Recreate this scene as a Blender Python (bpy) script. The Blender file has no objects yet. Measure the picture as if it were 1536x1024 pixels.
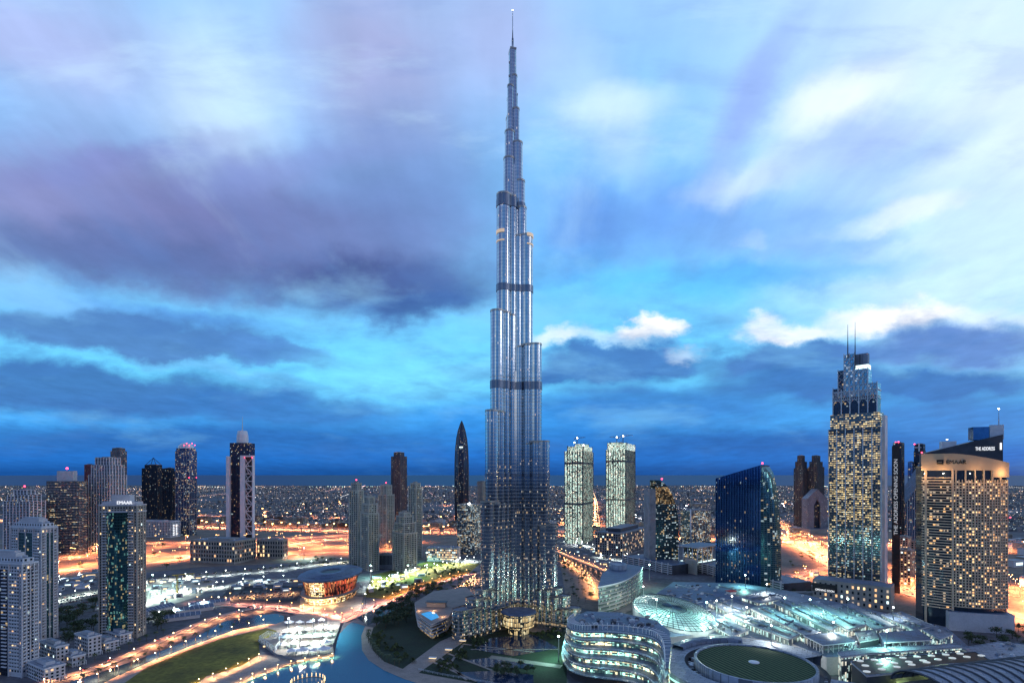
import bpy, bmesh, math, random
from mathutils import Vector, Matrix
from mathutils.geometry import tessellate_polygon
random.seed(7)
R = math.radians
SC = bpy.context.scene
COL = SC.collection
PI = math.pi

# ------------------------------------------------------------------ camera
CH, F, HZ, CX = 200.0, 800.0, 712.0, 768.0      # camera height, focal length / horizon row / centre column of the 1536 px photo
cam_d = bpy.data.cameras.new('camera')
cam = bpy.data.objects.new('camera', cam_d)
COL.objects.link(cam)
cam.location = (0, 0, CH)
cam.rotation_euler = (R(90), 0, 0)
cam_d.sensor_width = 36.0
cam_d.lens = 36.0 * F / 1536.0
cam_d.shift_y = (HZ - 512.0) / 1536.0
cam_d.clip_start = 1.0
cam_d.clip_end = 600000.0
SC.camera = cam
SC.view_settings.view_transform = 'Standard'
SC.view_settings.look = 'None'
SC.view_settings.exposure = 0.2
SC.view_settings.gamma = 1.0
cy = SC.cycles
cy.max_bounces = 5
cy.diffuse_bounces = 2
cy.glossy_bounces = 3
cy.transmission_bounces = 2
cy.caustics_reflective = False
cy.caustics_refractive = False
cy.sample_clamp_indirect = 4.0
cy.use_denoising = True

def lin(r, g, b):
    f = lambda c: (c / 255.0 / 12.92) if c / 255.0 <= 0.04045 else ((c / 255.0 + 0.055) / 1.055) ** 2.4
    return (f(r), f(g), f(b), 1.0)

# ------------------------------------------------------------------ node helper
class NT:
    def __init__(s, tree):
        s.t = tree; s.n = tree.nodes; s.l = tree.links
    def put(s, sock, v):
        if hasattr(v, 'is_output') or isinstance(v, bpy.types.NodeSocket):
            s.l.new(v, sock)
        else:
            sock.default_value = v
    def new(s, typ, ins=None, out=0, **props):
        n = s.n.new(typ)
        for k, v in props.items(): setattr(n, k, v)
        for k, v in (ins or {}).items(): s.put(n.inputs[k], v)
        return n.outputs[out] if out is not None else n
    def m(s, op, a, b=0.0, c=0.0, clamp=False):
        return s.new('ShaderNodeMath', {0: a, 1: b, 2: c}, operation=op, use_clamp=clamp)
    def v(s, op, a, b=(0, 0, 0), out=0):
        return s.new('ShaderNodeVectorMath', {0: a, 1: b}, out=out, operation=op)
    def xyz(s, x, y, z): return s.new('ShaderNodeCombineXYZ', {0: x, 1: y, 2: z})
    def sep(s, vec):
        n = s.new('ShaderNodeSeparateXYZ', {0: vec}, out=None)
        return n.outputs[0], n.outputs[1], n.outputs[2]
    def smooth(s, x, a, b, lo=0.0, hi=1.0):
        return s.new('ShaderNodeMapRange', {0: x, 1: a, 2: b, 3: lo, 4: hi}, interpolation_type='SMOOTHSTEP')
    def linr(s, x, a, b, lo=0.0, hi=1.0):
        return s.new('ShaderNodeMapRange', {0: x, 1: a, 2: b, 3: lo, 4: hi})
    def mix(s, f, a, b, blend='MIX'):
        n = s.n.new('ShaderNodeMix'); n.data_type = 'RGBA'; n.blend_type = blend
        s.put(n.inputs[0], f); s.put(n.inputs[6], a); s.put(n.inputs[7], b)
        return n.outputs[2]
    def noise(s, vec, scale, detail=3.0, rough=0.5, out=0, dist=0.0):
        return s.new('ShaderNodeTexNoise', {'Vector': vec, 'Scale': scale, 'Detail': detail, 'Roughness': rough, 'Distortion': dist}, out=out)
    def ramp(s, f, stops, interp='EASE'):
        n = s.n.new('ShaderNodeValToRGB'); s.put(n.inputs[0], f)
        cr = n.color_ramp; cr.interpolation = interp
        while len(cr.elements) < len(stops): cr.elements.new(0.5)
        for e, (p, c) in zip(cr.elements, stops): e.position = p; e.color = c
        return n.outputs[0]

# ------------------------------------------------------------------ world: dusk sky with drifting clouds
SUN_EL, SUN_AZ = R(3.0), R(70.0)
w = bpy.data.worlds.new('World'); SC.world = w; w.use_nodes = True
w.node_tree.nodes.clear()
t = NT(w.node_tree)
d = t.new('ShaderNodeTexCoord', out=0)
dx, dy, dz = t.sep(d)
ay = t.m('MAXIMUM', t.m('ABSOLUTE', dy), 0.15)
zc = t.m('MAXIMUM', dz, 0.0)
U = t.m('DIVIDE', dx, ay)                  # tangent of bearing from the tower
V = t.m('MINIMUM', t.m('DIVIDE', zc, ay), 1.6)   # tangent of elevation
X = t.m('MULTIPLY_ADD', U, 800.0, 768.0)   # hundredths of a degree-like sky units
Yd = t.m('MULTIPLY_ADD', V, -800.0, 712.0)
# cloud-deck coordinates (a flat layer overhead seen in perspective)
den = t.m('ADD', V, 0.16)
deck = t.xyz(t.m('DIVIDE', U, den), t.m('DIVIDE', 1.0, den), 0.0)
deckS = t.xyz(t.m('DIVIDE', U, t.m('ADD', V, 0.30)), t.m('MULTIPLY', V, 0.55), 0.3)      # drawn out along the wind
n1 = t.noise(t.xyz(t.m('MULTIPLY', U, 2.4), t.m('MULTIPLY', V, 4.2), 0.4), 1.0, 3.0, 0.5, out=1)
n2 = t.noise(t.xyz(t.m('MULTIPLY', U, 9.0), t.m('MULTIPLY', V, 14.0), 2.4), 1.0, 6.0, 0.58, out=1)
n3 = t.noise(deckS, 5.5, 4.0, 0.55, out=1)
hi = t.smooth(V, 0.22, 0.62)               # high part of the sky: wind-drawn streaks instead of puffs
wl = t.v('SUBTRACT', n1, (0.5, 0.5, 0.5)); wf = t.v('SUBTRACT', n2, (0.5, 0.5, 0.5)); ws = t.v('SUBTRACT', n3, (0.5, 0.5, 0.5))
def addw(base, k):
    a, b, c = (t.sep(q)[k] for q in (wl, wf, ws))
    amp = (130.0, 75.0)[k]; fine = (120.0, 78.0)[k]; st = (70.0, 90.0)[k]
    puff = t.m('ADD', t.m('MULTIPLY', a, amp), t.m('MULTIPLY', b, fine))
    puff = t.m('MULTIPLY', puff, t.smooth(V, 0.0, 0.25, 0.40, 1.0))
    puff = t.m('MULTIPLY', puff, t.linr(hi, 0, 1, 1.0, 0.45))
    return t.m('ADD', t.m('ADD', base, puff), t.m('MULTIPLY', t.m('MULTIPLY', c, st), hi))
PX, PY = addw(X, 0), addw(Yd, 1)
col = t.ramp(t.m('DIVIDE', V, 0.9), [
    (0.0, lin(17, 78, 150)), (0.04, lin(27, 108, 194)), (0.12, lin(66, 162, 238)), (0.20, lin(104, 206, 253)),
    (0.36, lin(112, 198, 252)), (0.55, lin(124, 192, 250)), (0.78, lin(140, 196, 248)), (1.0, lin(152, 198, 246))])
def blob(c, cx, cyy, rx, ry, ang, rgb, s=1.0, soft=0.55, warp=True):
    """one cloud bank: an ellipse on the sky, its rim frayed by the noise"""
    x = t.m('SUBTRACT', PX if warp else X, cx); y = t.m('SUBTRACT', PY if warp else Yd, cyy)
    ca, sa = math.cos(R(ang)), math.sin(R(ang))
    xr = t.m('ADD', t.m('MULTIPLY', x, ca / rx), t.m('MULTIPLY', y, sa / rx))
    yr = t.m('ADD', t.m('MULTIPLY', x, -sa / ry), t.m('MULTIPLY', y, ca / ry))
    r2 = t.m('ADD', t.m('MULTIPLY', xr, xr), t.m('MULTIPLY', yr, yr))
    a = t.smooth(t.m('SQRT', r2), 1.0 + soft * 0.5, 1.0 - soft, 0.0, s)
    return t.mix(a, c, lin(*rgb))
for b in [
    # wide washes
    (1560, 160, 420, 330, -8, (222, 240, 255), 0.85, 0.9), (1500, 420, 330, 130, 0, (200, 232, 255), 0.85, 0.9),
    (330, 150, 150, 110, 62, (196, 226, 255), 0.9, 0.85), (60, 60, 230, 110, 20, (168, 178, 226), 0.8, 0.8),
    (560, 90, 190, 150, 78, (164, 162, 206), 0.75, 0.9), (760, 60, 130, 110, 85, (168, 178, 226), 0.7, 0.9),
    # the purple bank
    (130, 300, 430, 125, 4, (134, 132, 184), 0.87, 0.8), (430, 360, 330, 105, 8, (108, 116, 170), 0.9, 0.7),
    (620, 300, 150, 170, 80, (106, 132, 190), 0.75, 0.8), (180, 385, 330, 52, 6, (86, 106, 162), 0.85, 0.8),
    (560, 430, 190, 50, 2, (66, 84, 142), 0.9, 0.7), (640, 462, 100, 24, -6, (56, 92, 158), 0.8, 0.7),
    (430, 250, 190, 34, -12, (126, 142, 204), 0.55, 0.9), (180, 235, 210, 24, -10, (124, 132, 196), 0.5, 0.9),
    # bright gap below it, then the low blue bands at the same side
    (70, 448, 150, 22, 9, (112, 178, 242), 0.9, 0.8), (300, 478, 160, 14, 8, (88, 150, 226), 0.7, 0.9),
    (190, 502, 320, 36, 6, (78, 126, 188), 0.95, 0.4), (420, 528, 100, 22, 2, (84, 140, 206), 0.9, 0.4),
    (330, 556, 120, 12, 10, (112, 190, 246), 0.8, 0.9), (120, 585, 330, 42, 3, (58, 110, 178), 0.92, 0.45),
    (430, 612, 190, 28, 2, (56, 120, 192), 0.9, 0.45), (300, 655, 420, 24, 0, (36, 100, 176), 0.85, 0.7),
    (610, 556, 170, 54, 0, (118, 214, 254), 0.9, 0.85), (700, 640, 90, 34, 0, (36, 130, 218), 0.6, 0.9),
    # beyond the tower
    (900, 165, 130, 60, 65, (176, 212, 254), 0.75, 0.9), (1000, 320, 150, 70, -14, (104, 156, 234), 0.8, 0.8),
    (860, 330, 60, 90, 0, (90, 150, 232), 0.6, 0.9), (1130, 262, 110, 34, -16, (204, 230, 255), 0.9, 0.85),
    (1268, 155, 120, 44, -24, (232, 246, 255), 0.9, 0.8), (1130, 150, 150, 36, -58, (146, 174, 240), 0.8, 0.85), (1296, 205, 150, 34, -18, (160, 188, 244), 0.75, 0.85), (872, 335, 60, 60, 0, (98, 146, 222), 0.7, 0.8), (1115, 410, 120, 24, 0, (90, 160, 238), 0.75, 0.8), (1254, 368, 110, 20, -6, (120, 176, 242), 0.7, 0.8), (921, 160, 90, 34, -10, (206, 236, 255), 0.8, 0.85), (851, 410, 36, 20, 0, (150, 210, 252), 0.7, 0.8), (1129, 358, 24, 14, 0, (200, 232, 255), 0.7, 0.8), (1366, 318, 70, 22, -6, (232, 244, 255), 0.8, 0.8),
    (1180, 335, 160, 44, -8, (120, 172, 240), 0.7, 0.85), (1340, 240, 160, 30, -20, (150, 190, 246), 0.6, 0.9),
    (1350, 325, 90, 18, -10, (214, 234, 255), 0.7, 0.9), (1010, 425, 190, 34, 0, (96, 196, 252), 0.8, 0.9),
    (1230, 400, 180, 24, 0, (92, 176, 246), 0.65, 0.9), (860, 410, 60, 30, 0, (76, 150, 228), 0.6, 0.9),
    # cumulus with white heads
    (985, 490, 44, 17, 0, (248, 252, 255), 1.0, 0.45), (850, 512, 58, 13, -4, (226, 242, 255), 0.9, 0.7), (940, 505, 60, 14, 0, (200, 228, 252), 0.7, 0.8),
    (940, 540, 150, 28, -4, (68, 122, 190), 0.95, 0.4), (1040, 524, 34, 10, 0, (196, 224, 250), 0.6, 0.8), (880, 562, 130, 18, 0, (54, 108, 180), 0.9, 0.5),
    (1180, 494, 66, 22, 2, (246, 250, 255), 1.0, 0.5), (1340, 470, 130, 26, -4, (248, 251, 255), 1.0, 0.55), (1500, 476, 70, 20, 0, (214, 232, 252), 0.8, 0.8),
    (1200, 540, 150, 30, -3, (70, 120, 188), 0.95, 0.45), (1440, 520, 190, 38, 0, (84, 124, 196), 0.9, 0.6), (1330, 580, 330, 34, 0, (56, 112, 184), 0.95, 0.5),
    (1000, 612, 210, 34, 0, (54, 122, 198), 0.85, 0.6), (1450, 630, 240, 34, 0, (58, 122, 198), 0.8, 0.8), (1150, 662, 330, 22, 0, (30, 96, 174), 0.85, 0.8),
    (860, 640, 90, 40, 0, (30, 116, 204), 0.5, 0.9),
]:
    col = blob(col, *b)
# fine streaks high up, soft mottling low down
st = t.m('SUBTRACT', t.noise(t.xyz(t.m('MULTIPLY', t.m('DIVIDE', U, t.m('ADD', V, 0.35)), 9.0), t.m('MULTIPLY', V, 1.4), 0.0), 1.0, 3.0, 0.5), 0.5)
mo = t.m('SUBTRACT', t.noise(deck, 6.0, 5.0, 0.6), 0.5)
gain = t.m('ADD', 1.0, t.m('ADD', t.m('MULTIPLY', t.m('MULTIPLY', st, 0.32), hi), t.m('MULTIPLY', t.m('MULTIPLY', mo, 0.6), t.smooth(V, 0.55, 0.05, 0.5, 1.0))))
col = t.v('SCALE', col); col.node.inputs['Scale'].default_value = 1.0
t.put(col.node.inputs['Scale'], gain)
# broken layers: pale crests and blue-grey undersides drifting through everything
cxn = t.m('MULTIPLY', t.m('DIVIDE', U, t.m('ADD', t.m('MULTIPLY', V, t.m('MULTIPLY', hi, 0.7)), 1.0)), 3.4)
cvec = t.xyz(cxn, t.m('MULTIPLY', V, t.linr(hi, 0, 1, 11.5, 7.0)), 1.7)
k1 = t.noise(cvec, 1.0, 7.0, 0.56, dist=0.15); k2 = t.noise(t.v('ADD', cvec, (11.0, 0.16, 4.0)), 1.7, 7.0, 0.56, dist=0.15)
far_ = t.smooth(V, 0.0, 0.10, 0.25, 1.0)
col = t.mix(t.m('MULTIPLY', t.smooth(k2, 0.48, 0.70), t.m('MULTIPLY', far_, t.linr(hi, 0, 1, 0.42, 0.24))), col, t.mix(hi, lin(64, 116, 184), lin(116, 142, 204)))
col = t.mix(t.m('MULTIPLY', t.smooth(k1, 0.50, 0.70), t.m('MULTIPLY', far_, t.linr(hi, 0, 1, 0.34, 0.40))), col, t.mix(hi, lin(132, 206, 250), lin(200, 234, 255)))
# the sky behind the photographer and straight overhead: dimmed to cut fill light, two bright patches added low down for tower reflections
bk_ = t.smooth(dy, 0.10, -0.25)
zen = t.smooth(dz, 0.74, 0.92)
dark = t.ramp(t.m('DIVIDE', V, 0.9), [(0.0, lin(30, 62, 112)), (0.12, lin(62, 122, 190)), (0.35, lin(96, 160, 222)), (0.7, lin(112, 144, 204)), (1.0, lin(108, 124, 178))])
AZB = t.m('ARCTAN2', dx, t.m('MULTIPLY', dy, -1.0))      # bearing measured from straight behind
for az, wd, v0, v1, rgb, s_ in ((-0.50, 0.24, 0.02, 0.36, (228, 244, 255), 1.0), (0.62, 0.15, 0.02, 0.30, (244, 244, 255), 1.0)):
    g_ = t.m('MULTIPLY', t.smooth(t.m('ABSOLUTE', t.m('SUBTRACT', AZB, az)), wd, wd * 0.35), t.m('MULTIPLY', t.smooth(V, v0, v0 + 0.14), t.smooth(V, v1 + 0.3, v1 - 0.1, 0.2, 1.0)))
    dark = t.mix(t.m('MULTIPLY', g_, s_), dark, lin(*rgb))
dark = t.mix(t.smooth(t.noise(deck, 2.2, 4.0, 0.55), 0.42, 0.62, 0.0, 0.35), dark, lin(60, 96, 156))
col = t.mix(bk_, col, dark)
col = t.mix(zen, col, lin(84, 98, 146))
# below the horizon: dim ground colour
col = t.mix(t.smooth(dz, -0.02, 0.0), lin(20, 22, 34), col)
bgc = t.new('ShaderNodeBackground', {0: col, 1: 1.0})
sky = t.new('ShaderNodeTexSky', sky_type='NISHITA', sun_disc=False, sun_elevation=SUN_EL, sun_rotation=SUN_AZ)
bgs = t.new('ShaderNodeBackground', {0: sky, 1: 0.004})
add = t.new('ShaderNodeAddShader', {0: bgc, 1: bgs})
wo = t.n.new('ShaderNodeOutputWorld'); t.l.new(add, wo.inputs[0])
w.cycles.sampling_method = 'MANUAL'; w.cycles.sample_map_resolution = 512

# last daylight from the brighter side of the sky
sd = bpy.data.lights.new('sun', 'SUN'); sd.energy = 0.25; sd.angle = R(14); sd.color = (1.0, 0.93, 0.88)
so = bpy.data.objects.new('sun', sd); COL.objects.link(so)
so.rotation_euler = (R(90) - R(18), 0, R(70))

# ------------------------------------------------------------------ ground-plane geometry of the photo
def G(px, py, z=0.0):
    y = (CH - z) * F / (py - HZ)
    return Vector(((px - CX) / F * y, y, z))
def Zat(py, y): return CH + (HZ - py) / F * y
def Xat(px, y): return (px - CX) / F * y

# ------------------------------------------------------------------ mesh builder
class MB:
    def __init__(s): s.v = []; s.f = []; s.uv = []; s.mi = []; s.sm = []
    def face(s, idx, uv=None, mi=0, sm=False):
        s.f.append(idx); s.uv.append(uv or [(0, 0)] * len(idx)); s.mi.append(mi); s.sm.append(sm)
    def prism(s, poly, z0, z1, mi=0, cap=1, sm=False, u0=0.0, edges=None, bottom=False):
        n = len(poly); b = len(s.v)
        s.v += [(p[0], p[1], z0) for p in poly] + [(p[0], p[1], z1) for p in poly]
        u = u0
        for i in range(n):
            j = (i + 1) % n
            L = math.hypot(poly[j][0] - poly[i][0], poly[j][1] - poly[i][1])
            if edges is None or i in edges:
                s.face([b + i, b + j, b + n + j, b + n + i], [(u, z0), (u + L, z0), (u + L, z1), (u, z1)], mi, sm)
            u += L
        if cap is not None and cap is not False:
            cm = mi if cap is True else cap
            if sm: k_ = len(s.v); s.v += [(p[0], p[1], z1) for p in poly]; s.face([k_ + i for i in range(n)], [(p[0], p[1]) for p in poly], cm)
            else: s.face([b + n + i for i in range(n)], [(p[0], p[1]) for p in poly], cm)
            if bottom: s.face([b + i for i in reversed(range(n))], None, cm)
    def slopeprism(s, poly, z0, zf, mi=0, cap=0):
        n = len(poly); b = len(s.v)
        s.v += [(p[0], p[1], z0) for p in poly] + [(p[0], p[1], zf(p)) for p in poly]
        u = 0
        for i in range(n):
            j = (i + 1) % n; L = math.hypot(poly[j][0] - poly[i][0], poly[j][1] - poly[i][1])
            s.face([b + i, b + j, b + n + j, b + n + i], [(u, z0), (u + L, z0), (u + L, zf(poly[j])), (u, zf(poly[i]))], mi); u += L
        s.face([b + n + i for i in range(n)], None, cap)
    def box(s, c, size, rz=0.0, mi=0):
        hx, hy, hz = size[0] / 2, size[1] / 2, size[2] / 2; b = len(s.v); ca, sa = math.cos(rz), math.sin(rz)
        for z in (-hz, hz):
            for x, y in ((-hx, -hy), (hx, -hy), (hx, hy), (-hx, hy)):
                s.v.append((c[0] + x * ca - y * sa, c[1] + x * sa + y * ca, c[2] + z))
        for q in ((0, 3, 2, 1), (4, 5, 6, 7), (0, 1, 5, 4), (1, 2, 6, 5), (2, 3, 7, 6), (3, 0, 4, 7)):
            s.face([b + k for k in q], None, mi)
    def bar(s, a, b_, r, n=6, mi=0, r2=None):
        a = Vector(a); c = Vector(b_); dd = (c - a)
        if dd.length < 1e-6: return
        q = dd.to_track_quat('Z', 'Y'); r2 = r if r2 is None else r2; b = len(s.v)
        for p, rr in ((a, r), (c, r2)):
            for k in range(n):
                s.v.append(tuple(p + q @ Vector((rr * math.cos(2 * PI * k / n), rr * math.sin(2 * PI * k / n), 0))))
        for k in range(n):
            j = (k + 1) % n; s.face([b + k, b + j, b + n + j, b + n + k], None, mi, n > 6)
        s.face([b + n + k for k in range(n)], None, mi); s.face([b + k for k in reversed(range(n))], None, mi)
    def lathe(s, c, prof, n=32, mi=0, a0=0.0, a1=2 * PI, sx=1.0, sy=1.0, rz=0.0, sm=True):
        full = abs(a1 - a0 - 2 * PI) < 1e-6; m = n if full else n + 1; b = len(s.v); ca, sa = math.cos(rz), math.sin(rz)
        for r, z in prof:
            for k in range(m):
                a = a0 + (a1 - a0) * k / n; x, y = r * math.cos(a) * sx, r * math.sin(a) * sy
                s.v.append((c[0] + x * ca - y * sa, c[1] + x * sa + y * ca, c[2] + z))
        for i in range(len(prof) - 1):
            for k in range(n):
                j = (k + 1) % m; ua, ub = prof[i][0] * (a1 - a0) * k / n, prof[i][0] * (a1 - a0) * (k + 1) / n
                s.face([b + i * m + k, b + i * m + j, b + (i + 1) * m + j, b + (i + 1) * m + k],
                       [(ua, prof[i][1]), (ub, prof[i][1]), (ub, prof[i + 1][1]), (ua, prof[i + 1][1])], mi, sm)
    def ball(s, c, r, mi=0, n=8):
        s.lathe(c, [(r * math.sin(PI * k / 5) + 1e-4, -r * math.cos(PI * k / 5)) for k in range(6)], n, mi)
    def poly(s, pts, mi=0):
        b = len(s.v); s.v += [tuple(p) for p in pts]
        for tr in tessellate_polygon([[Vector(p) for p in pts]]):
            p, q, r = (Vector(pts[k]) for k in tr)
            if (q - p).cross(r - p).z < 0: tr = tuple(reversed(tr))
            s.face([b + k for k in tr], [(pts[k][0], pts[k][1]) for k in tr], mi)
    def strip(s, A, B, mi=0):
        b = len(s.v); n = len(A); s.v += [tuple(p) for p in A] + [tuple(p) for p in B]
        for i in range(n - 1): s.face([b + i, b + i + 1, b + n + i + 1, b + n + i], [(s.v[b+k][0], s.v[b+k][1]) for k in (i, i+1, n+i+1, n+i)], mi)
    def mesh(s, name, mats, off=(0, 0, 0)):
        me = bpy.data.meshes.new(name)
        o = off
        me.from_pydata([(x - o[0], y - o[1], z - o[2]) for x, y, z in s.v], [], s.f)
        uv = me.uv_layers.new(name='UVMap')
        uv.data.foreach_set('uv', [c for fu in s.uv for p in fu for c in p])
        me.polygons.foreach_set('material_index', s.mi)
        me.polygons.foreach_set('use_smooth', s.sm)
        for m_ in (mats if isinstance(mats, (list, tuple)) else [mats]): me.materials.append(m_)
        me.update()
        return me
    def build(s, name, mats, parent=None):
        """vertices are in world coordinates; the part's origin sits at its parent's base"""
        off = parent['_o'] if parent is not None else (0, 0, 0)
        ob = bpy.data.objects.new(name, s.mesh(name, mats, off))
        COL.objects.link(ob)
        if parent is not None:
            ob.parent = parent
        ob['_o'] = tuple(off)
        return ob

def thing(name, label, cat, loc, group=None):
    o = bpy.data.objects.new(name, None); COL.objects.link(o)
    o.location = loc; o['_o'] = tuple(loc); o['label'] = label; o['category'] = cat
    o.empty_display_size = 5.0
    if group: o['group'] = group
    return o
def tag(o, label, cat, group=None, kind=None):
    o['label'] = label; o['category'] = cat
    if group: o['group'] = group
    if kind: o['kind'] = kind
    return o
def struct(name, mb, mat, kind='structure'):
    o = mb.build(name, mat); o['kind'] = kind; return o
def own(mb, name, mats, label, cat, loc, group=None):
    """a thing that is one mesh, origin at its base"""
    e = {'_o': tuple(loc)}
    o = bpy.data.objects.new(name, mb.mesh(name, mats, loc)); COL.objects.link(o); o.location = loc; o['_o'] = tuple(loc)
    return tag(o, label, cat, group)
def copy_tree(o, loc, rz=0.0, sc=1.0, label=None, group=None):
    c = o.copy(); COL.objects.link(c); c.location = loc; c.rotation_euler = (0, 0, rz); c.scale = (sc, sc, sc)
    if label: c['label'] = label
    if group: c['group'] = group
    for ch in o.children:
        k = ch.copy(); COL.objects.link(k); k.parent = c
        for g in ch.children:
            q = g.copy(); COL.objects.link(q); q.parent = k
    return c

# ------------------------------------------------------------------ materials
def mat(name, base, rough=0.7, metal=0.0, var=0.25, scale=0.15, emit=None, es=0.0, spec=0.4, sample=False, fine=0.0, panel=0.0):
    m_ = bpy.data.materials.new(name); m_.use_nodes = True; q = NT(m_.node_tree); q.n.clear()
    bs = q.n.new('ShaderNodeBsdfPrincipled'); out = q.n.new('ShaderNodeOutputMaterial'); q.l.new(bs.outputs[0], out.inputs[0])
    c = (base[0], base[1], base[2], 1)
    if var:
        g = q.new('ShaderNodeNewGeometry', out=0)
        n = q.noise(g, scale, 5.0, 0.6)
        f = q.linr(n, 0.3, 0.7, 1.0 - var, 1.0 + var)
        if fine:
            f = q.m('MULTIPLY', f, q.linr(q.noise(g, scale * 9.0, 3.0, 0.6), 0.3, 0.7, 1.0 - fine, 1.0 + fine))
        if panel:      # roof sheets: seams and slightly different panels
            gr = q.new('ShaderNodeVectorRotate', {'Vector': g, 'Angle': 0.55}, rotation_type='Z_AXIS')
            br = q.new('ShaderNodeTexBrick', {'Vector': gr, 'Color1': (0.8, 0.8, 0.8, 1), 'Color2': (1.15, 1.15, 1.15, 1), 'Mortar': (0.4, 0.4, 0.4, 1), 'Scale': 1.0, 'Mortar Size': 0.22, 'Brick Width': panel * 2.2, 'Row Height': panel}, out=0)
            f = q.m('MULTIPLY', f, q.sep(br)[0])
        sc = q.new('ShaderNodeVectorMath', {0: c[:3]}, operation='SCALE'); q.put(sc.node.inputs['Scale'], f)
        q.put(bs.inputs['Base Color'], sc)
        q.put(bs.inputs['Roughness'], q.linr(n, 0.3, 0.7, max(0.02, rough - 0.08), min(1.0, rough + 0.08)))
    else:
        bs.inputs['Base Color'].default_value = c; bs.inputs['Roughness'].default_value = rough
    bs.inputs['Metallic'].default_value = metal
    bs.inputs['Specular IOR Level'].default_value = spec
    if emit:
        bs.inputs['Emission Color'].default_value = (*emit, 1); bs.inputs['Emission Strength'].default_value = es
        m_.cycles.emission_sampling = 'AUTO' if sample else 'NONE'
    return m_

def glassmat(name, bay=3.0, fh=3.6, plit=0.15, pfloor=0.0, glass=(0.10, 0.16, 0.2), metal=0.75, rough=0.12, wall=(0.25, 0.24, 0.23), wmet=0.0,
             warm=(1.0, 0.72, 0.36), cool=(0.75, 0.95, 1.0), pcool=0.3, es=1.6, sill=0.3, jamb=0.1, zlo=None, zhi=None, phi=None, bump=0.04, tv=0.2, clus=0.65, wrough=0.5):
    """curtain wall: floors and bays in metres, some rooms lit behind the panes; zlo..zhi fades the lit share from plit to phi with height"""
    m_ = bpy.data.materials.new(name); m_.use_nodes = True; q = NT(m_.node_tree); q.n.clear()
    bs = q.n.new('ShaderNodeBsdfPrincipled'); out = q.n.new('ShaderNodeOutputMaterial'); q.l.new(bs.outputs[0], out.inputs[0])
    uv = q.new('ShaderNodeUVMap')
    u, v, _ = q.sep(uv)
    cu, cv = q.m('DIVIDE', u, bay), q.m('DIVIDE', v, fh)
    iu, iv = q.m('FLOOR', cu), q.m('FLOOR', cv)
    fu, fv = q.m('FRACT', cu), q.m('FRACT', cv)
    rnd = q.m('MULTIPLY', q.new('ShaderNodeObjectInfo', out='Random'), 97.0)
    wn = q.new('ShaderNodeTexWhiteNoise', {'Vector': q.xyz(iu, iv, 0.0), 'W': rnd}, out=None, noise_dimensions='4D')
    r, c3 = wn.outputs[0], wn.outputs[1]
    wf_ = q.new('ShaderNodeTexWhiteNoise', {'Vector': q.xyz(q.m('FLOOR', q.m('DIVIDE', cu, 5.0)), iv, 3.0), 'W': rnd}, noise_dimensions='4D')
    p = plit
    if zlo is not None: p = q.linr(v, zlo, zhi, plit, phi)
    cl = q.noise(q.xyz(q.m('MULTIPLY', u, 0.035), q.m('MULTIPLY', v, 0.05), rnd), 1.0, 2.0, 0.5)
    p = q.m('MULTIPLY', p, q.linr(cl, 0.34, 0.66, 1.0 - clus, 1.0 + clus))
    lit = q.m('LESS_THAN', r, p)
    if pfloor: lit = q.m('MAXIMUM', lit, q.m('MULTIPLY', q.m('LESS_THAN', wf_, pfloor), q.m('LESS_THAN', r, 0.8)))
    du = q.m('MULTIPLY', q.m('GREATER_THAN', fu, jamb), q.m('LESS_THAN', fu, 1.0 - jamb))
    mask = q.m('MULTIPLY', du, q.m('GREATER_THAN', fv, sill))
    cr, cg, cb = q.sep(c3)
    geo = q.new('ShaderNodeNewGeometry', out=0)
    tint = q.linr(cg, 0, 1, 1.0 - tv, 1.0 + tv)
    gc = q.new('ShaderNodeVectorMath', {0: glass}, operation='SCALE'); q.put(gc.node.inputs['Scale'], tint)
    wn2 = q.linr(q.noise(geo, 0.12, 4.0, 0.6), 0.3, 0.7, 0.8, 1.2)
    wc = q.new('ShaderNodeVectorMath', {0: wall}, operation='SCALE'); q.put(wc.node.inputs['Scale'], wn2)
    q.put(bs.inputs['Base Color'], q.mix(mask, wc, gc))
    q.put(bs.inputs['Metallic'], q.linr(mask, 0, 1, wmet, metal))
    q.put(bs.inputs['Roughness'], q.linr(mask, 0, 1, wrough, rough))
    # panes never sit perfectly flat
    nb = q.new('ShaderNodeBump', {'Strength': bump, 'Distance': 0.4, 'Height': q.m('ADD', cb, q.m('MULTIPLY', mask, 0.5))})
    q.put(bs.inputs['Normal'], nb)
    blind = q.m('MULTIPLY', q.m('LESS_THAN', fv, q.linr(cg, 0.3, 1.0, 1.0, 0.55)), q.linr(fv, sill, 1.0, 0.75, 1.2))
    lit = q.m('MULTIPLY', lit, blind)
    ecol = q.mix(q.m('LESS_THAN', cb, pcool), (*warm, 1), (*cool, 1))
    q.put(bs.inputs['Emission Color'], ecol)
    q.put(bs.inputs['Emission Strength'], q.m('MULTIPLY', q.m('MULTIPLY', lit, mask), q.linr(cr, 0, 1, es * 0.25, es * 1.3)))
    m_.cycles.emission_sampling = 'NONE'
    return m_

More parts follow.
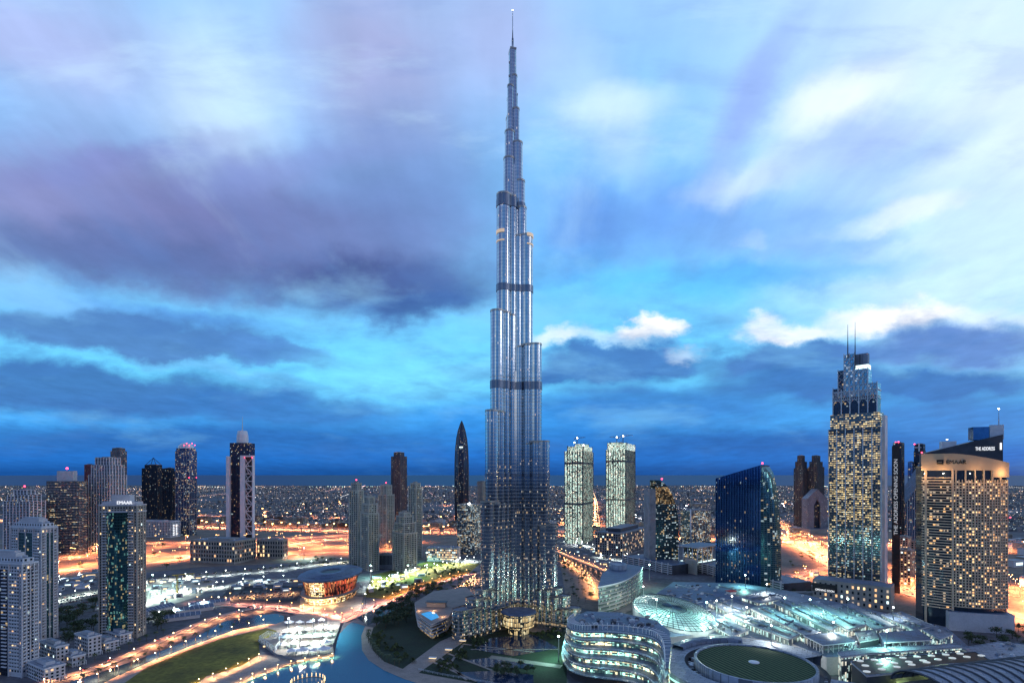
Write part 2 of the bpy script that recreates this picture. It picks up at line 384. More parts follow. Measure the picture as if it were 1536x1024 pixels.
M = {}
M['stone'] = mat('sand_stone', (0.37, 0.335, 0.295), 0.8, var=0.18, scale=0.05, fine=0.1)
M['pale'] = mat('pale_render', (0.58, 0.56, 0.57), 0.75, var=0.14, scale=0.06, fine=0.08)
M['white'] = mat('white_cladding', (0.7, 0.7, 0.72), 0.55, var=0.1, scale=0.08)
M['concrete'] = mat('concrete', (0.28, 0.28, 0.29), 0.85, var=0.25, scale=0.07, fine=0.15)
M['darkc'] = mat('dark_cladding', (0.06, 0.065, 0.08), 0.5, var=0.3, scale=0.08)
M['black'] = mat('black_steel', (0.03, 0.03, 0.035), 0.4, 0.3, var=0.2)
M['steel'] = mat('brushed_steel', (0.45, 0.47, 0.5), 0.32, 0.9, var=0.15)
M['alu'] = mat('pale_aluminium', (0.62, 0.64, 0.68), 0.4, 0.35, var=0.12)
M['roof'] = mat('roof_membrane', (0.17, 0.19, 0.23), 0.75, var=0.25, scale=0.04, fine=0.2, panel=6.0)
M['roofw'] = mat('pale_roof_sheet', (0.22, 0.26, 0.33), 0.5, var=0.22, scale=0.03, fine=0.15, panel=4.0)
M['roofb'] = mat('blue_grey_roof', (0.10, 0.14, 0.22), 0.5, var=0.22, scale=0.05, fine=0.15, panel=5.0)
M['red'] = mat('red_cladding', (0.22, 0.06, 0.07), 0.5, var=0.2)
M['brown'] = mat('brown_stone', (0.15, 0.09, 0.06), 0.7, var=0.2)
M['dglass'] = mat('dark_glass', (0.05, 0.08, 0.12), 0.08, 0.7, var=0.15)
M['bglass'] = mat('blue_glass', (0.12, 0.28, 0.5), 0.1, 0.85, var=0.2)
M['tglass'] = mat('teal_glass', (0.10, 0.25, 0.27), 0.1, 0.75, var=0.2)
M['pane'] = mat('unlit_pane', (0.03, 0.04, 0.05), 0.1, 0.3, var=0.3)
def lamp(name, c, s): return mat(name, (0.5, 0.5, 0.5), 0.5, var=0.0, emit=c, es=s)
M['litwarm'] = lamp('lit_warm_room', (1.0, 0.66, 0.28), 1.5)
M['litgold'] = lamp('lit_gold_room', (1.0, 0.52, 0.16), 1.1)
M['litcool'] = lamp('lit_cool_room', (0.72, 0.95, 0.92), 1.6)
M['litdim'] = lamp('lit_dim_room', (1.0, 0.7, 0.38), 0.45)
M['l_orange'] = lamp('sodium_lamp', (1.0, 0.5, 0.16), 14.0)
M['l_warm'] = lamp('warm_lamp', (1.0, 0.72, 0.36), 14.0)
M['l_white'] = lamp('white_lamp', (0.92, 1.0, 0.97), 22.0)
M['l_teal'] = lamp('teal_white_lamp', (0.55, 1.0, 0.9), 26.0)
M['l_red'] = lamp('red_beacon', (1.0, 0.04, 0.10), 5.0)
M['l_blue'] = lamp('blue_lamp', (0.2, 0.5, 1.0), 10.0)
M['signw'] = lamp('lit_white_letters', (0.95, 0.97, 1.0), 1.0); M['signdim'] = lamp('dim_white_letters', (0.9, 0.95, 1.0), 0.35)
M['tealglow'] = lamp('teal_lit_gallery', (0.40, 0.95, 0.80), 0.9)
M['goldglow'] = lamp('gold_lit_gallery', (1.0, 0.72, 0.34), 1.2)
# ------------------------------------------------------------------ footprints
def corner_fp(l, c, r, base, a, rlen=None, llen=None):
    """rectangle whose near corner stands at photo column c on the ground row base; a turns it (radians)"""
    Y = G(c, base)[1]; X = Xat(c, Y); ca, sa = math.cos(a), math.sin(a)
    ul, ur = (l - CX) / F, (r - CX) / F
    L = llen or (X - ul * Y) / (ca + ul * sa)
    Rr = rlen or (ur * Y - X) / (sa - ur * ca)
    C = Vector((X, Y)); dl = Vector((-ca, sa)); dr = Vector((sa, ca))
    return [tuple(C), tuple(C + dr * Rr), tuple(C + dr * Rr + dl * L), tuple(C + dl * L)], Y
def inset(poly, k):
    """k > 0 shrinks"""
    n = len(poly); out = []
    for i in range(n):
        p0, p1, p2 = Vector(poly[i - 1]), Vector(poly[i]), Vector(poly[(i + 1) % n])
        e1, e2 = (p1 - p0).normalized(), (p2 - p1).normalized()
        n1, n2 = Vector((-e1.y, e1.x)), Vector((-e2.y, e2.x))
        b = (n1 + n2); b = b / max(b.length_squared / 2, 0.35)
        out.append(tuple(p1 + b * k))
    return out
def centre(poly): return (sum(p[0] for p in poly) / len(poly), sum(p[1] for p in poly) / len(poly))
def scalep(poly, sx, sy=None, off=(0, 0)):
    """shrink about the centre along the first edge (sx) and across it (sy)"""
    sy = sx if sy is None else sy; c = Vector(centre(poly)); e = (Vector(poly[1]) - Vector(poly[0])).normalized(); f = Vector((-e.y, e.x)); out = []
    for p in poly:
        q = Vector(p) - c; out.append(tuple(c + e * (q.dot(e) * sx + off[0]) + f * (q.dot(f) * sy + off[1])))
    return out
def faces_cam(p, q):
    e = Vector((q[0] - p[0], q[1] - p[1])).normalized(); n = Vector((e.y, -e.x)); m = Vector(((p[0] + q[0]) / 2, (p[1] + q[1]) / 2))
    return n.dot((-m).normalized()) > -0.25
def along(p, q, t): return (p[0] + (q[0] - p[0]) * t, p[1] + (q[1] - p[1]) * t)

def facade(root, poly, z0, z1, fh, bay, glaz, frame=None, slab=(0.9, 0.35), pier=(0.7, 0.5), edges=None, roof='roof', skip=1, gname='glazing', fname='facade_frame'):
    """glazed body, slab edges every floor and piers every bay standing proud of it"""
    b = MB(); b.prism(poly, z0, z1, 0, 1); b.build(gname, [glaz, M[roof]], root)
    if frame is None: return
    f = MB(); n = len(poly)
    if slab:
        op = inset(poly, -slab[1]); nf = max(1, round((z1 - z0) / fh))
        for k in range(0, nf + 1, skip):
            z = z0 + (z1 - z0) * k / nf
            f.prism(op, z - slab[0] / 2, z + slab[0] / 2, 0, 0, bottom=True)
    if pier:
        for i in range(n):
            if edges is not None and i not in edges: continue
            p, q = poly[i], poly[(i + 1) % n]
            if edges is None and not faces_cam(p, q): continue
            L = math.hypot(q[0] - p[0], q[1] - p[1]); k = max(1, round(L / bay)); ang = math.atan2(q[1] - p[1], q[0] - p[0])
            for j in range(k + 1):
                c = along(p, q, j / k)
                f.box((c[0], c[1], (z0 + z1) / 2), (pier[0], pier[1] * 2, z1 - z0 + slab[0] if slab else z1 - z0 + 0.2), ang)
    f.build(fname, frame, root)

def panes(root, poly, z0, z1, fh, bay, ww=0.6, wh=0.62, plit=0.2, edges=None, sill=0.22, depth=0.12, maxp=100, mats=('litwarm', 'litgold', 'litdim', 'litcool'), weights=(4, 3, 3, 1)):
    """windows one by one: the hundred nearest are parts of their own, the others one part"""
    cells = []; n = len(poly); nf = max(1, round((z1 - z0) / fh)); h = (z1 - z0) / nf
    for i in range(n):
        if edges is not None and i not in edges: continue
        p, q = poly[i], poly[(i + 1) % n]
        if not faces_cam(p, q): continue
        L = math.hypot(q[0] - p[0], q[1] - p[1]); k = max(1, round(L / bay)); ang = math.atan2(q[1] - p[1], q[0] - p[0])
        for j in range(k):
            c = along(p, q, (j + 0.5) / k)
            for m_ in range(nf):
                cells.append((math.sqrt(c[0] ** 2 + c[1] ** 2 + (CH - z0 - h * m_) ** 2), c, z0 + h * (m_ + sill + wh / 2), ang, L / k * ww, h * wh))
    cells.sort(key=lambda e: e[0])
    lit = lambda: random.choices(mats, weights)[0] if random.random() < plit else 'pane'
    cache = {}; o = root['_o']
    for dd, c, z, ang, w_, h_ in cells[:maxp]:
        m_ = lit(); key = (m_, round(w_, 1), round(h_, 1))
        if key not in cache:
            b = MB(); b.box((0, 0, 0), (w_, depth * 2, h_)); cache[key] = b.mesh('window', M[m_])
        ob = bpy.data.objects.new('window', cache[key]); COL.objects.link(ob); ob.parent = root
        ob.location = (c[0] - o[0], c[1] - o[1], z - o[2]); ob.rotation_euler = (0, 0, ang)
    if len(cells) > maxp:
        b = MB(); names = ['pane'] + list(mats)
        for dd, c, z, ang, w_, h_ in cells[maxp:]:
            b.box((c[0], c[1], z), (w_, depth * 2, h_), ang, names.index(lit()))
        ob = b.build('window', [M[k] for k in names], root); ob['kind'] = 'stuff'

def beacon(root, p, r=2.0, m_='l_red'):
    b = MB(); b.ball((0, 0, 0), r * 0.55); b.v = [(x + p[0], y + p[1], z + p[2]) for x, y, z in b.v]
    b.build('beacon', M[m_], root)
def roofkit(root, poly, z, n=5, hmax=4.0, m_='concrete'):
    """parapet, plant room and machines"""
    f = MB(); inn = inset(poly, 0.9); k = len(poly)
    for i in range(k):
        p, q = along(poly[i], inn[i], 0.5), along(poly[(i + 1) % k], inn[(i + 1) % k], 0.5)
        L = math.hypot(q[0] - p[0], q[1] - p[1]); c = along(p, q, 0.5)
        f.box((c[0], c[1], z + 0.7), (L, 0.5, 1.4), math.atan2(q[1] - p[1], q[0] - p[0]))
    f.build('parapet', M[m_], root)
    pl = scalep(poly, 0.42, 0.5); b = MB(); b.prism(pl, z, z + hmax, 0, 1); b.build('plant_room', [M[m_], M['roof']], root)
    g = scalep(poly, 0.78)
    for i in range(n):
        a = random.randrange(len(g)); p = along(along(g[a], g[(a + 1) % len(g)], random.random()), centre(g), random.uniform(0, 0.25))
        b = MB(); s = random.uniform(1.5, 3.2); b.box((p[0], p[1], z + s * 0.4), (s * 1.3, s, s * 0.8), random.random()); b.bar((p[0], p[1], z + s * 0.8), (p[0], p[1], z + s * 1.0), s * 0.3, 8)
        b.build('roof_unit', M['alu'], root)
def antenna(root, p, z0, z1, r=0.6, m_='steel'):
    b = MB(); b.bar((p[0], p[1], z0), (p[0], p[1], z0 + (z1 - z0) * 0.5), r, 6, r2=r * 0.7); b.bar((p[0], p[1], z0 + (z1 - z0) * 0.5), (p[0], p[1], z1), r * 0.6, 6, r2=r * 0.25)
    b.build('antenna', M[m_], root)
def lettering(root, txt, p, size, rz, m_='signw', extrude=0.15, vert=0.0, name='sign_lettering', width=None, align='CENTER'):
    cu = bpy.data.curves.new('lettering', 'FONT'); cu.body = txt; cu.size = size; cu.extrude = extrude; cu.align_x = align; cu.align_y = 'CENTER'
    tmp = bpy.data.objects.new('lettering', cu); COL.objects.link(tmp); bpy.context.view_layer.update()
    me = bpy.data.meshes.new_from_object(tmp.evaluated_get(bpy.context.evaluated_depsgraph_get())); bpy.data.objects.remove(tmp); bpy.data.curves.remove(cu)
    me.materials.clear(); me.materials.append(M[m_]); ob = bpy.data.objects.new(name, me); COL.objects.link(ob)
    o = root['_o']; ob.parent = root; ob.location = (p[0] - o[0], p[1] - o[1], p[2] - o[2])
    ob.rotation_euler = (Matrix.Rotation(rz, 3, 'Z') @ Matrix.Rotation(R(90), 3, 'X') @ Matrix.Rotation(vert, 3, 'Z')).to_euler()
    if width:
        k = max(v.co.x for v in me.vertices) - min(v.co.x for v in me.vertices)
        if k > 0: ob.scale = (width / k, 1, 1)
    return ob

# ------------------------------------------------------------------ the great stepped tower
BKX, BKY = Xat(769, 723.0), 723.0
bk = thing('supertall_tower', 'immense stepped silver and dark glass tower tapering to a needle spire', 'skyscraper', (BKX, BKY, 0))
M['bkglass'] = glassmat('tower_glass', bay=1.9, fh=4.6, plit=0.2, glass=(0.34, 0.42, 0.49), metal=0.97, rough=0.1, wall=(0.50, 0.54, 0.58), wmet=0.9,
                        warm=(1.0, 0.70, 0.40), cool=(1.0, 0.9, 0.75), pcool=0.3, es=1.3, clus=0.4, wrough=0.16, bump=0.0, tv=0.08, sill=0.42, jamb=0.14, zlo=60, zhi=260, phi=0.02)
M['bkband'] = mat('louvred_plant_floor', (0.19, 0.22, 0.28), 0.35, 0.85, var=0.15)
M['bkslab'] = mat('polished_fin', (0.46, 0.41, 0.36), 0.3, 0.75, var=0.1)
WANG = {'l': R(228), 'r': R(-22), 'b': R(103)}          # bearings of the three wings (maths angle)
def nose(wing, lat, r):
    """distance of a wing's nose centre from the axis so that its outline stands lat metres to the side"""
    return max(0.0, (lat - r) / abs(math.cos(WANG[wing])))
def tube(c, r, a, n=20):
    return [(c[0] + r * math.cos(a + 2 * PI * k / n), c[1] + r * math.sin(a + 2 * PI * k / n)) for k in range(n)]
def stadium(d, r, a, n=14):
    pts = [(d + r * math.cos(PI * (k / n - 0.5)), r * math.sin(PI * (k / n - 0.5))) for k in range(n + 1)] + [(-4, r), (-4, -r)]
    ca, sa = math.cos(a), math.sin(a)
    return [(BKX + x * ca - y * sa, BKY + x * sa + y * ca) for x, y in pts]
S = 723.0 / F
tiers = {
    'l': [(8, 130, 4), (12, 199, 6.5), (14, 239, 7.5), (24.5, 293, 9.6), (34, 467, 9.4), (42, 616, 9.2), (49, 752, 9.6)],
    'r': [(3.4, 95, 3), (7, 115, 4), (10.5, 165, 5), (15.5, 216, 7.5), (19, 273, 7), (21.5, 313, 7.5), (31, 355, 9.6), (44.5, 517, 9.4), (56.5, 662, 9.2), (68.5, 787, 9.6)],
    'b': [(7, 81, 4), (9, 150, 6), (12, 180, 7), (16, 262, 8), (24, 330, 9), (36, 410, 9), (46, 560, 9.3), (58, 690, 9.3), (68, 800, 9.6)],
}
podium = {'l': [(60, 884, 10.4), (72, 897, 10.8), (92, 914, 11.4)], 'r': [(76, 882, 10.4), (88, 893, 10.8), (104, 911, 11.4)], 'b': [(80, 880, 10.5)]}
bands = [(318, 10), (448, 9), (560, 9), (200, 4)]
for wing, lst in tiers.items():
    a = WANG[wing]; ca, sa = math.cos(a), math.sin(a)
    gl, sl, bd = MB(), MB(), [MB() for _ in range(5)]
    allt = [(x, y, r, False) for x, y, r in lst] + [(x, y, r, True) for x, y, r in podium[wing]]
    dpos = []
    for k, (latpx, top, r, pod) in enumerate(allt):
        dd = latpx * S if wing == 'b' else nose(wing, latpx * S, r)
        yn = BKY + dd * sa
        for _ in range(2):
            dd = latpx * yn / F if wing == 'b' else nose(wing, latpx * yn / F, r); yn = BKY + dd * sa
        z1 = Zat(top, yn)
        rr = r - 0.12 * k
        shapes = [(stadium(dd, rr, a), z1)]
        if dd > 14:
            for side in (-1, 1):
                for back in (9.0, 19.5):
                    if dd - back < 6: continue
                    q = (BKX + (dd - back) * ca - side * (rr - 1.2) * sa, BKY + (dd - back) * sa + side * (rr - 1.2) * ca)
                    shapes.append((tube(q, 5.2 + (0.8 if pod else 0), a), z1 - 0.6 - back * 0.12))
        for poly, zt in shapes:
            gl.prism(poly, 0, zt, 0, 1, sm=True)
            op = inset(poly, -0.4)
            zz = 6.0
            while zz < min(zt - 1, 330):
                th = 0.5 if zz < 200 else 0.4
                sl.prism(op, zz - th / 2, zz + th / 2, 0, 0, bottom=True); zz += 4.6
            sl.prism(inset(poly, -0.35), zt - 1.0, zt + 1.3, 0, None)       # roof parapet
            if not pod:
                for ib, (bz, bh) in enumerate(bands):
                    if bz < zt - bh: bd[ib].prism(inset(poly, -0.7), bz - bh / 2, bz + bh / 2, 0, 0, bottom=True)
                if latpx == 24.5: bd[4].prism(inset(poly, -0.25), zt - 9.5, zt - 1.2, 0, None)
        dpos.append((dd, z1))
    wg = gl.build('wing', [M['bkglass'], M['roof']], bk)
    sl.build('fin_cladding', M['bkslab'], wg); [q_.build('plant_floor_band', M['bkband'], wg) for q_ in bd if q_.f]
core = MB()
for r, top in ((3.4, 81), (5, 132), (6.5, 205), (9.5, 252), (12.5, 320), (17, 560)):
    core.prism(tube((BKX, BKY), r, 0.3, 18), 0, Zat(top, BKY), 0, 1)
core.build('core', [M['bkglass'], M['roof']], bk)
sp = MB()
sp.bar((BKX, BKY, Zat(81, BKY)), (BKX, BKY, Zat(58, BKY)), 1.9, 10, r2=1.3); sp.bar((BKX, BKY, Zat(58, BKY)), (BKX, BKY, Zat(17, BKY)), 0.75, 8, r2=0.3)
sp.build('spire', M['steel'], bk)
beacon(bk, (BKX, BKY, Zat(15.5, BKY)), 1.0, 'l_white'); beacon(bk, (BKX - 5, BKY - 8, Zat(219, BKY - 8)), 1.4, 'l_warm')
# gold lit sky lobbies at the nose of the upper terraces
for wing, lat, z, r in (('l', 24.5, 519, 9.75), ('r', 31, 517, 9.75), ('r', 31, 506, 9.75), ('l', 24.5, 508, 9.75)):
    b = MB(); dd = nose(wing, lat * S, r); a = WANG[wing]
    sp_ = inset(stadium(dd, r - 0.3, a), -0.22)[2:12]; zt_ = z + (4.4 if z > 510 else 1.6); b.strip([(x, y, z) for x, y in sp_], [(x, y, zt_) for x, y in sp_])
    b.build('lit_lobby', M['litdim'], bk)
# entrance drum between the two near wings
ea = R(-81); ec = (BKX + 48 * math.cos(ea), BKY + 48 * math.sin(ea))
ep = MB(); ep.lathe((ec[0], ec[1], 0), [(13, 0), (13, 8), (19.5, 10), (20.5, 26)], 40)
M['drum'] = glassmat('drum_glass', bay=2.4, fh=6.0, plit=0.8, glass=(0.2, 0.18, 0.1), warm=(1.0, 0.72, 0.34), cool=(1.0, 0.85, 0.5), es=0.9, sill=0.12, jamb=0.12)
dr = ep.build('entrance_drum', M['drum'], bk)
b = MB(); b.lathe((ec[0], ec[1], 26), [(20.5, 0), (22.5, 0.4), (22.5, 1.6), (20, 2.2), (0.01, 3.4)], 40); b.build('drum_roof', M['roofb'], dr)

# ------------------------------------------------------------------ generic city tower
def city_tower(name, label, poly, z1, glaz, frame, fh=3.6, bay=4.0, slab=(0.9, 0.35), pier=(0.7, 0.5), cat='tower', group=None, kit=True, skip=1, edges=None, roof='roof'):
    c = centre(poly); root = thing(name, label, cat, (c[0], c[1], 0), group)
    facade(root, poly, 0, z1, fh, bay, glaz, M[frame] if frame else None, slab, pier, skip=skip, edges=edges, roof=roof)
    if kit: roofkit(root, poly, z1)
    return root

g_res = glassmat('flat_glass', 3.4, 3.4, 0.10, glass=(0.05, 0.07, 0.09), metal=0.5, wall=(0.30, 0.27, 0.25), es=1.1, sill=0.3, jamb=0.18)
g_dark = glassmat('dark_curtain_glass', 3.0, 3.8, 0.05, glass=(0.04, 0.055, 0.09), metal=0.75, wall=(0.05, 0.055, 0.07), wmet=0.3, es=1.4, sill=0.15, jamb=0.08)
g_teal = glassmat('teal_curtain_glass', 3.0, 3.6, 0.12, glass=(0.07, 0.20, 0.22), metal=0.8, wall=(0.12, 0.16, 0.17), es=1.2, sill=0.15, jamb=0.06, pcool=0.5)
g_busy = glassmat('busy_office_glass', 3.0, 3.8, 0.34, pfloor=0.12, glass=(0.06, 0.12, 0.14), metal=0.7, wall=(0.10, 0.12, 0.13), es=1.3, sill=0.25, jamb=0.1, pcool=0.5)
g_work = glassmat('site_lit_floors', 2.0, 3.6, 0.82, glass=(0.10, 0.12, 0.11), metal=0.3, wall=(0.15, 0.17, 0.16), warm=(1.0, 0.92, 0.72), cool=(0.72, 1.0, 0.86), pcool=0.7, es=1.9, clus=0.15, sill=0.2, jamb=0.12)

# ---- bottom corner: pale residential tower beside the canal houses (cut by the frame)
def white_flats(l, c, r, base, top, a, label, teal=False, llen=None, crown=True):
    poly, Y = corner_fp(l, c, r, base, a, llen=llen); zt = Zat(top, Y); ct = centre(poly)
    root = thing('apartment_tower', label, 'tower', (ct[0], ct[1], 0))
    body = inset(poly, 0.5)
    b = MB(); b.prism(body, 0, zt - 8, 0, 1); b.build('wall', [M['pale'], M['roof']], root)
    L0 = Vector(poly[3]); C0 = Vector(poly[0]); R0 = Vector(poly[1])
    # two stone end bays, a glass strip between them, balconies in front of it
    for (p, q) in ((L0, C0), (C0, R0)):
        L = (q - p).length; e = (q - p) / L; nrm = Vector((e.y, -e.x)); ang = math.atan2(e.y, e.x)
        gp = [tuple(p + e * L * 0.26 + nrm * 0.2), tuple(p + e * L * 0.74 + nrm * 0.2), tuple(p + e * L * 0.74 - nrm * 0.45), tuple(p + e * L * 0.26 - nrm * 0.45)]
        gp = [gp[3], gp[2], gp[1], gp[0]]; gp = list(reversed(gp)) if (Vector(gp[1]) - Vector(gp[0])).cross(Vector(gp[2]) - Vector(gp[1])) < 0 else gp
        b = MB(); b.prism(gp, 0, zt - 14, 0, 1); b.build('glass_strip', [g_teal if teal else g_dark, M['roof']], root)
        nf = int((zt - 20) / 3.5)
        for k in range(1, nf + 1):
            z = 8 + k * 3.5 - 3
            for t0, t1 in ((0.06, 0.24), (0.76, 0.94)) + (((0.30, 0.40), (0.60, 0.70)) if not teal else ()):
                m_ = p + e * L * (t0 + t1) / 2 + nrm * 0.55
                f = MB(); f.box((m_.x, m_.y, z + 0.45), (L * (t1 - t0), 1.3, 1.1), ang); f.build('balcony', M['white'], root)
        f = MB()
        for t_ in (0.0, 0.26, 0.5, 0.74, 1.0):
            m_ = p + e * L * t_ + nrm * 0.15
            f.box((m_.x, m_.y, (zt - 8) / 2), (1.2, 1.3, zt - 8), ang)
        f.build('pilaster_rib', M['pale'], root)
    i0 = {0, 3}
    panes(root, body, 4, zt - 10, 3.5, 3.6, 0.5, 0.55, 0.10, depth=0.15)
    # set-back crown with a drum-like plant house
    b = MB(); b.prism(inset(poly, -0.5), zt - 8.5, zt - 6.5, 0, 1); b.prism(inset(poly, 2.2), zt - 6.5, zt - 2.5, 0, 1); b.build('cornice', [M['white'], M['roofw']], root)
    panes(root, inset(poly, 2.2), zt - 6.4, zt - 2.6, 3.8, 4.2, 0.4, 0.6, 0.05, maxp=40)
    b = MB(); b.prism(scalep(poly, 0.55, 0.6), zt - 2.5, zt + 2.5, 0, 1); b.prism(scalep(poly, 0.4, 0.5), zt + 2.5, zt + 4.2, 0, 1); b.build('plant_room', [M['pale'], M['roofw']], root)
    for k in range(4):
        p = along(inset(poly, 4)[k], centre(poly), 0.2); b = MB(); b.box((p[0], p[1], zt - 1.6), (3, 2.2, 1.8), a); b.build('roof_unit', M['alu'], root)
    return root, poly, zt
white_flats(-40, 33, 57, 1016, 834, R(14), 'pale balcony tower with white grid, standing beside the canal houses')
white_flats(16, 62, 86, 962, 782, R(16), 'beige tower with a teal glass corner behind the pale balcony tower', teal=True)

# ---- tower with a curved teal glass front and lit letters
def curved_flats():
    Y = G(182, 957)[1]; zt = Zat(752, Y); k = Y / F
    xl, xr = Xat(148, Y), Xat(204, Y); wdt = xr - xl; xc = (xl + xr) / 2
    c = (xc, Y + 9); root = thing('curved_glass_tower', 'beige tower with a bowed teal glass front and lit letters along its top', 'tower', (c[0], c[1], 0))
    rz = R(3)
    def T(x, y): return (c[0] + x * math.cos(rz) - y * math.sin(rz), c[1] + x * math.sin(rz) + y * math.cos(rz))
    h = wdt / 2 * 0.97
    back = [T(-h, -8), T(h, -8), T(h, 9), T(-h, 9)]
    b = MB(); b.prism(back, 0, zt - 5, 0, 1); b.build('wall', [M['stone'], M['roof']], root)
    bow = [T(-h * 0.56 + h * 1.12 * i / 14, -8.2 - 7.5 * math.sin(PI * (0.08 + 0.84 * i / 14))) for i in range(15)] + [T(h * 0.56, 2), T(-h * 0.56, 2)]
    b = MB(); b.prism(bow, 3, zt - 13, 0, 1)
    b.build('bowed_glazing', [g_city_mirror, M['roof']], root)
    f = MB()
    for z in range(6, int(zt - 13), 14): f.prism(inset(bow, -0.12), z, z + 0.35, 0, 0)
    f.build('transom_frame', M['dglass'], root)
    for side in (-1, 1):
        for kf in range(int((zt - 16) / 3.5)):
            f = MB(); z = 5 + kf * 3.5
            p = T(side * h * 0.68, -9.0); f.box((p[0], p[1], z), (h * 0.30, 2.4, 1.0), rz)
            f.build('balcony', M['pale'], root)
    f = MB()
    for x in (-1.0, -0.84, -0.55, 0.55, 0.84, 1.0):
        p = T(h * x, -8.3); f.box((p[0], p[1], (zt - 5) / 2), (1.6, 1.6, zt - 5), rz)
    for y in (-2, 3, 8):
        for x in (-h, h):
            p = T(x, y); f.box((p[0], p[1], (zt - 5) / 2), (1.3, 1.6, zt - 5), rz)
    f.build('pilaster_rib', M['stone'], root)
    panes(root, back, 4, zt - 6, 3.5, 3.5, 0.5, 0.58, 0.12, depth=0.2)
    b = MB(); b.prism(inset(back, -0.8), zt - 13, zt - 11.5, 0, 1); b.prism(inset(back, -0.8), zt - 5, zt - 3.6, 0, 1); b.prism(inset(back, 2.0), zt - 3.6, zt - 0.5, 0, 1); b.build('cornice', [M['pale'], M['roofw']], root)
    b = MB(); b.prism(scalep(back, 0.5, 0.5), zt - 0.5, zt + 8, 0, 1); b.build('plant_room', [M['pale'], M['roofw']], root)
    p = T(h * 0.35, -8.8); lettering(root, 'EMAAR', (p[0], p[1], zt - 1.4), 5.6, rz, width=18)
    return root
g_city_mirror = glassmat('bowed_teal_glass', 1.5, 3.5, 0.20, glass=(0.05, 0.17, 0.19), metal=0.85, rough=0.05, wall=(0.04, 0.08, 0.09), wmet=0.5, warm=(1.0, 0.8, 0.36), cool=(0.35, 0.9, 0.8), pcool=0.5, es=0.7, sill=0.08, jamb=0.05)  # gold and teal lit cells imitate light reflected in the bowed glass
curved_flats()

# ---- towers of the far left group
def stepped(name, label, l, c, r, base, a, tops, glaz, frame, fh=3.6, bay=4.0, slab=(0.9, 0.35), pier=(0.7, 0.5), kitm='concrete', skip=1, rlen=None, llen=None):
    """tops: (share of plan, photo row of its top) from the lowest and widest to the highest"""
    poly, Y = corner_fp(l, c, r, base, a, rlen, llen); ct = centre(poly); root = thing(name, label, 'tower', (ct[0], ct[1], 0)); z0 = 0
    for i, (sh, top) in enumerate(tops):
        p = scalep(poly, sh) if not isinstance(sh, tuple) else scalep(poly, sh[0], sh[1], sh[2] if len(sh) > 2 else (0, 0))
        z1 = Zat(top, Y); facade(root, p, z0, z1, fh, bay, glaz, M[frame] if frame else None, slab, pier, skip=skip, gname='glazing' if i == 0 else 'setback_storey'); z0 = z1
    roofkit(root, p, z1, 3, 3.0, kitm)
    return root, poly, Y, z1
r_, p_, Y_, z_ = stepped('banded_office_tower', 'dark office tower of close horizontal bands under a red roof beacon', 70, 118, 131, 832, R(6), [(1.0, 722)],
        glassmat('banded_glass', 3.2, 4.0, 0.10, 0.10, glass=(0.04, 0.05, 0.06), metal=0.6, wall=(0.3, 0.3, 0.3), es=1.2, sill=0.4, jamb=0.02), 'darkc', 4.0, 9.0, (1.3, 0.5), (0.6, 0.3))
b = MB(); b.prism(scalep(p_, 0.5), z_, Zat(706, Y_), 0, 1); b.build('roof_house', [M['pale'], M['roof']], r_); beacon(r_, (centre(p_)[0], centre(p_)[1], Zat(702, Y_)), 5.0)
r_, p_, Y_, z_ = stepped('white_grid_tower', 'tall white framed tower with a stepped crown beside the dark banded tower', 133, 165, 190, 828, R(10), [(1.0, 712), (0.86, 697), (0.66, 686)], g_dark, 'white', 3.8, 8.5, (0.7, 0.3), (1.8, 0.4))
r_, p_, Y_, z_ = stepped('dark_crown_tower', 'dark ribbed tower top rising behind the white stepped crown', 166, 180, 190, 812, R(12), [(1.0, 676), (0.8, 672)], g_dark, 'concrete', 4.0, 4.0, (0.6, 0.3), (0.9, 0.6))
r_, p_, Y_, z_ = stepped('red_slab_tower', 'narrow dark red slab tower wedged beside the white stepped crown', 127, 136, 142, 826, R(10), [(1.0, 697)], g_dark, 'red', 3.8, 4.0, (1.6, 0.4), (1.4, 0.5))
r_, p_, Y_, z_ = stepped('white_gridded_block', 'white gridded tower with a pinkish beacon, between the edge and banded tower', 5, 44, 68, 838, R(8), [(1.0, 752), (0.8, 742), (0.5, 735)], g_dark, 'white', 3.8, 9.0, (0.9, 0.3), (2.0, 0.4))
beacon(r_, (centre(p_)[0], centre(p_)[1], z_ + 9), 4.0)
r_, p_, Y_, z_ = stepped('unlit_twin_tower', 'unlit black tower with an open pyramid frame on its roof', 213, 236, 247, 798, R(10), [(1.0, 702), (0.75, 697)], g_dark, 'black', 4, 5, (0.8, 0.4), (1.0, 0.8))
c_ = centre(p_); b = MB(); q_ = scalep(p_, 0.7)
for k in range(4): b.bar((*q_[k], z_), (*c_, Zat(686, Y_)), 0.9, 5); b.bar((*q_[k], z_), (*q_[(k + 1) % 4], z_), 0.7, 5)
b.build('pyramid_frame', M['black'], r_)
stepped('unlit_twin_tower', 'unlit black tower with a flat crown and no pyramid', 243, 258, 266, 800, R(10), [(1.0, 706), (0.6, 702)], g_dark, 'black', 4, 5, (0.8, 0.4), (1.0, 0.8))
r_, p_, Y_, z_ = stepped('domed_office_tower', 'slim blue tower ringed with pink beacons under a domed crown', 263, 284, 295, 803, R(12), [(1.0, 676), (0.9, 672)],
        glassmat('blue_office_glass', 3.5, 4.0, 0.13, glass=(0.03, 0.06, 0.15), metal=0.8, wall=(0.25, 0.28, 0.36), es=1.4, sill=0.12, jamb=0.06), 'concrete', 4.0, 12.0, (1.6, 0.5), (1.2, 0.4), skip=6)
c_ = centre(p_); b = MB(); b.lathe((c_[0], c_[1], z_), [(24, 0), (23, 8), (16, 15), (6, 19), (0.1, 20)], 16); b.build('dome', M['alu'], r_)
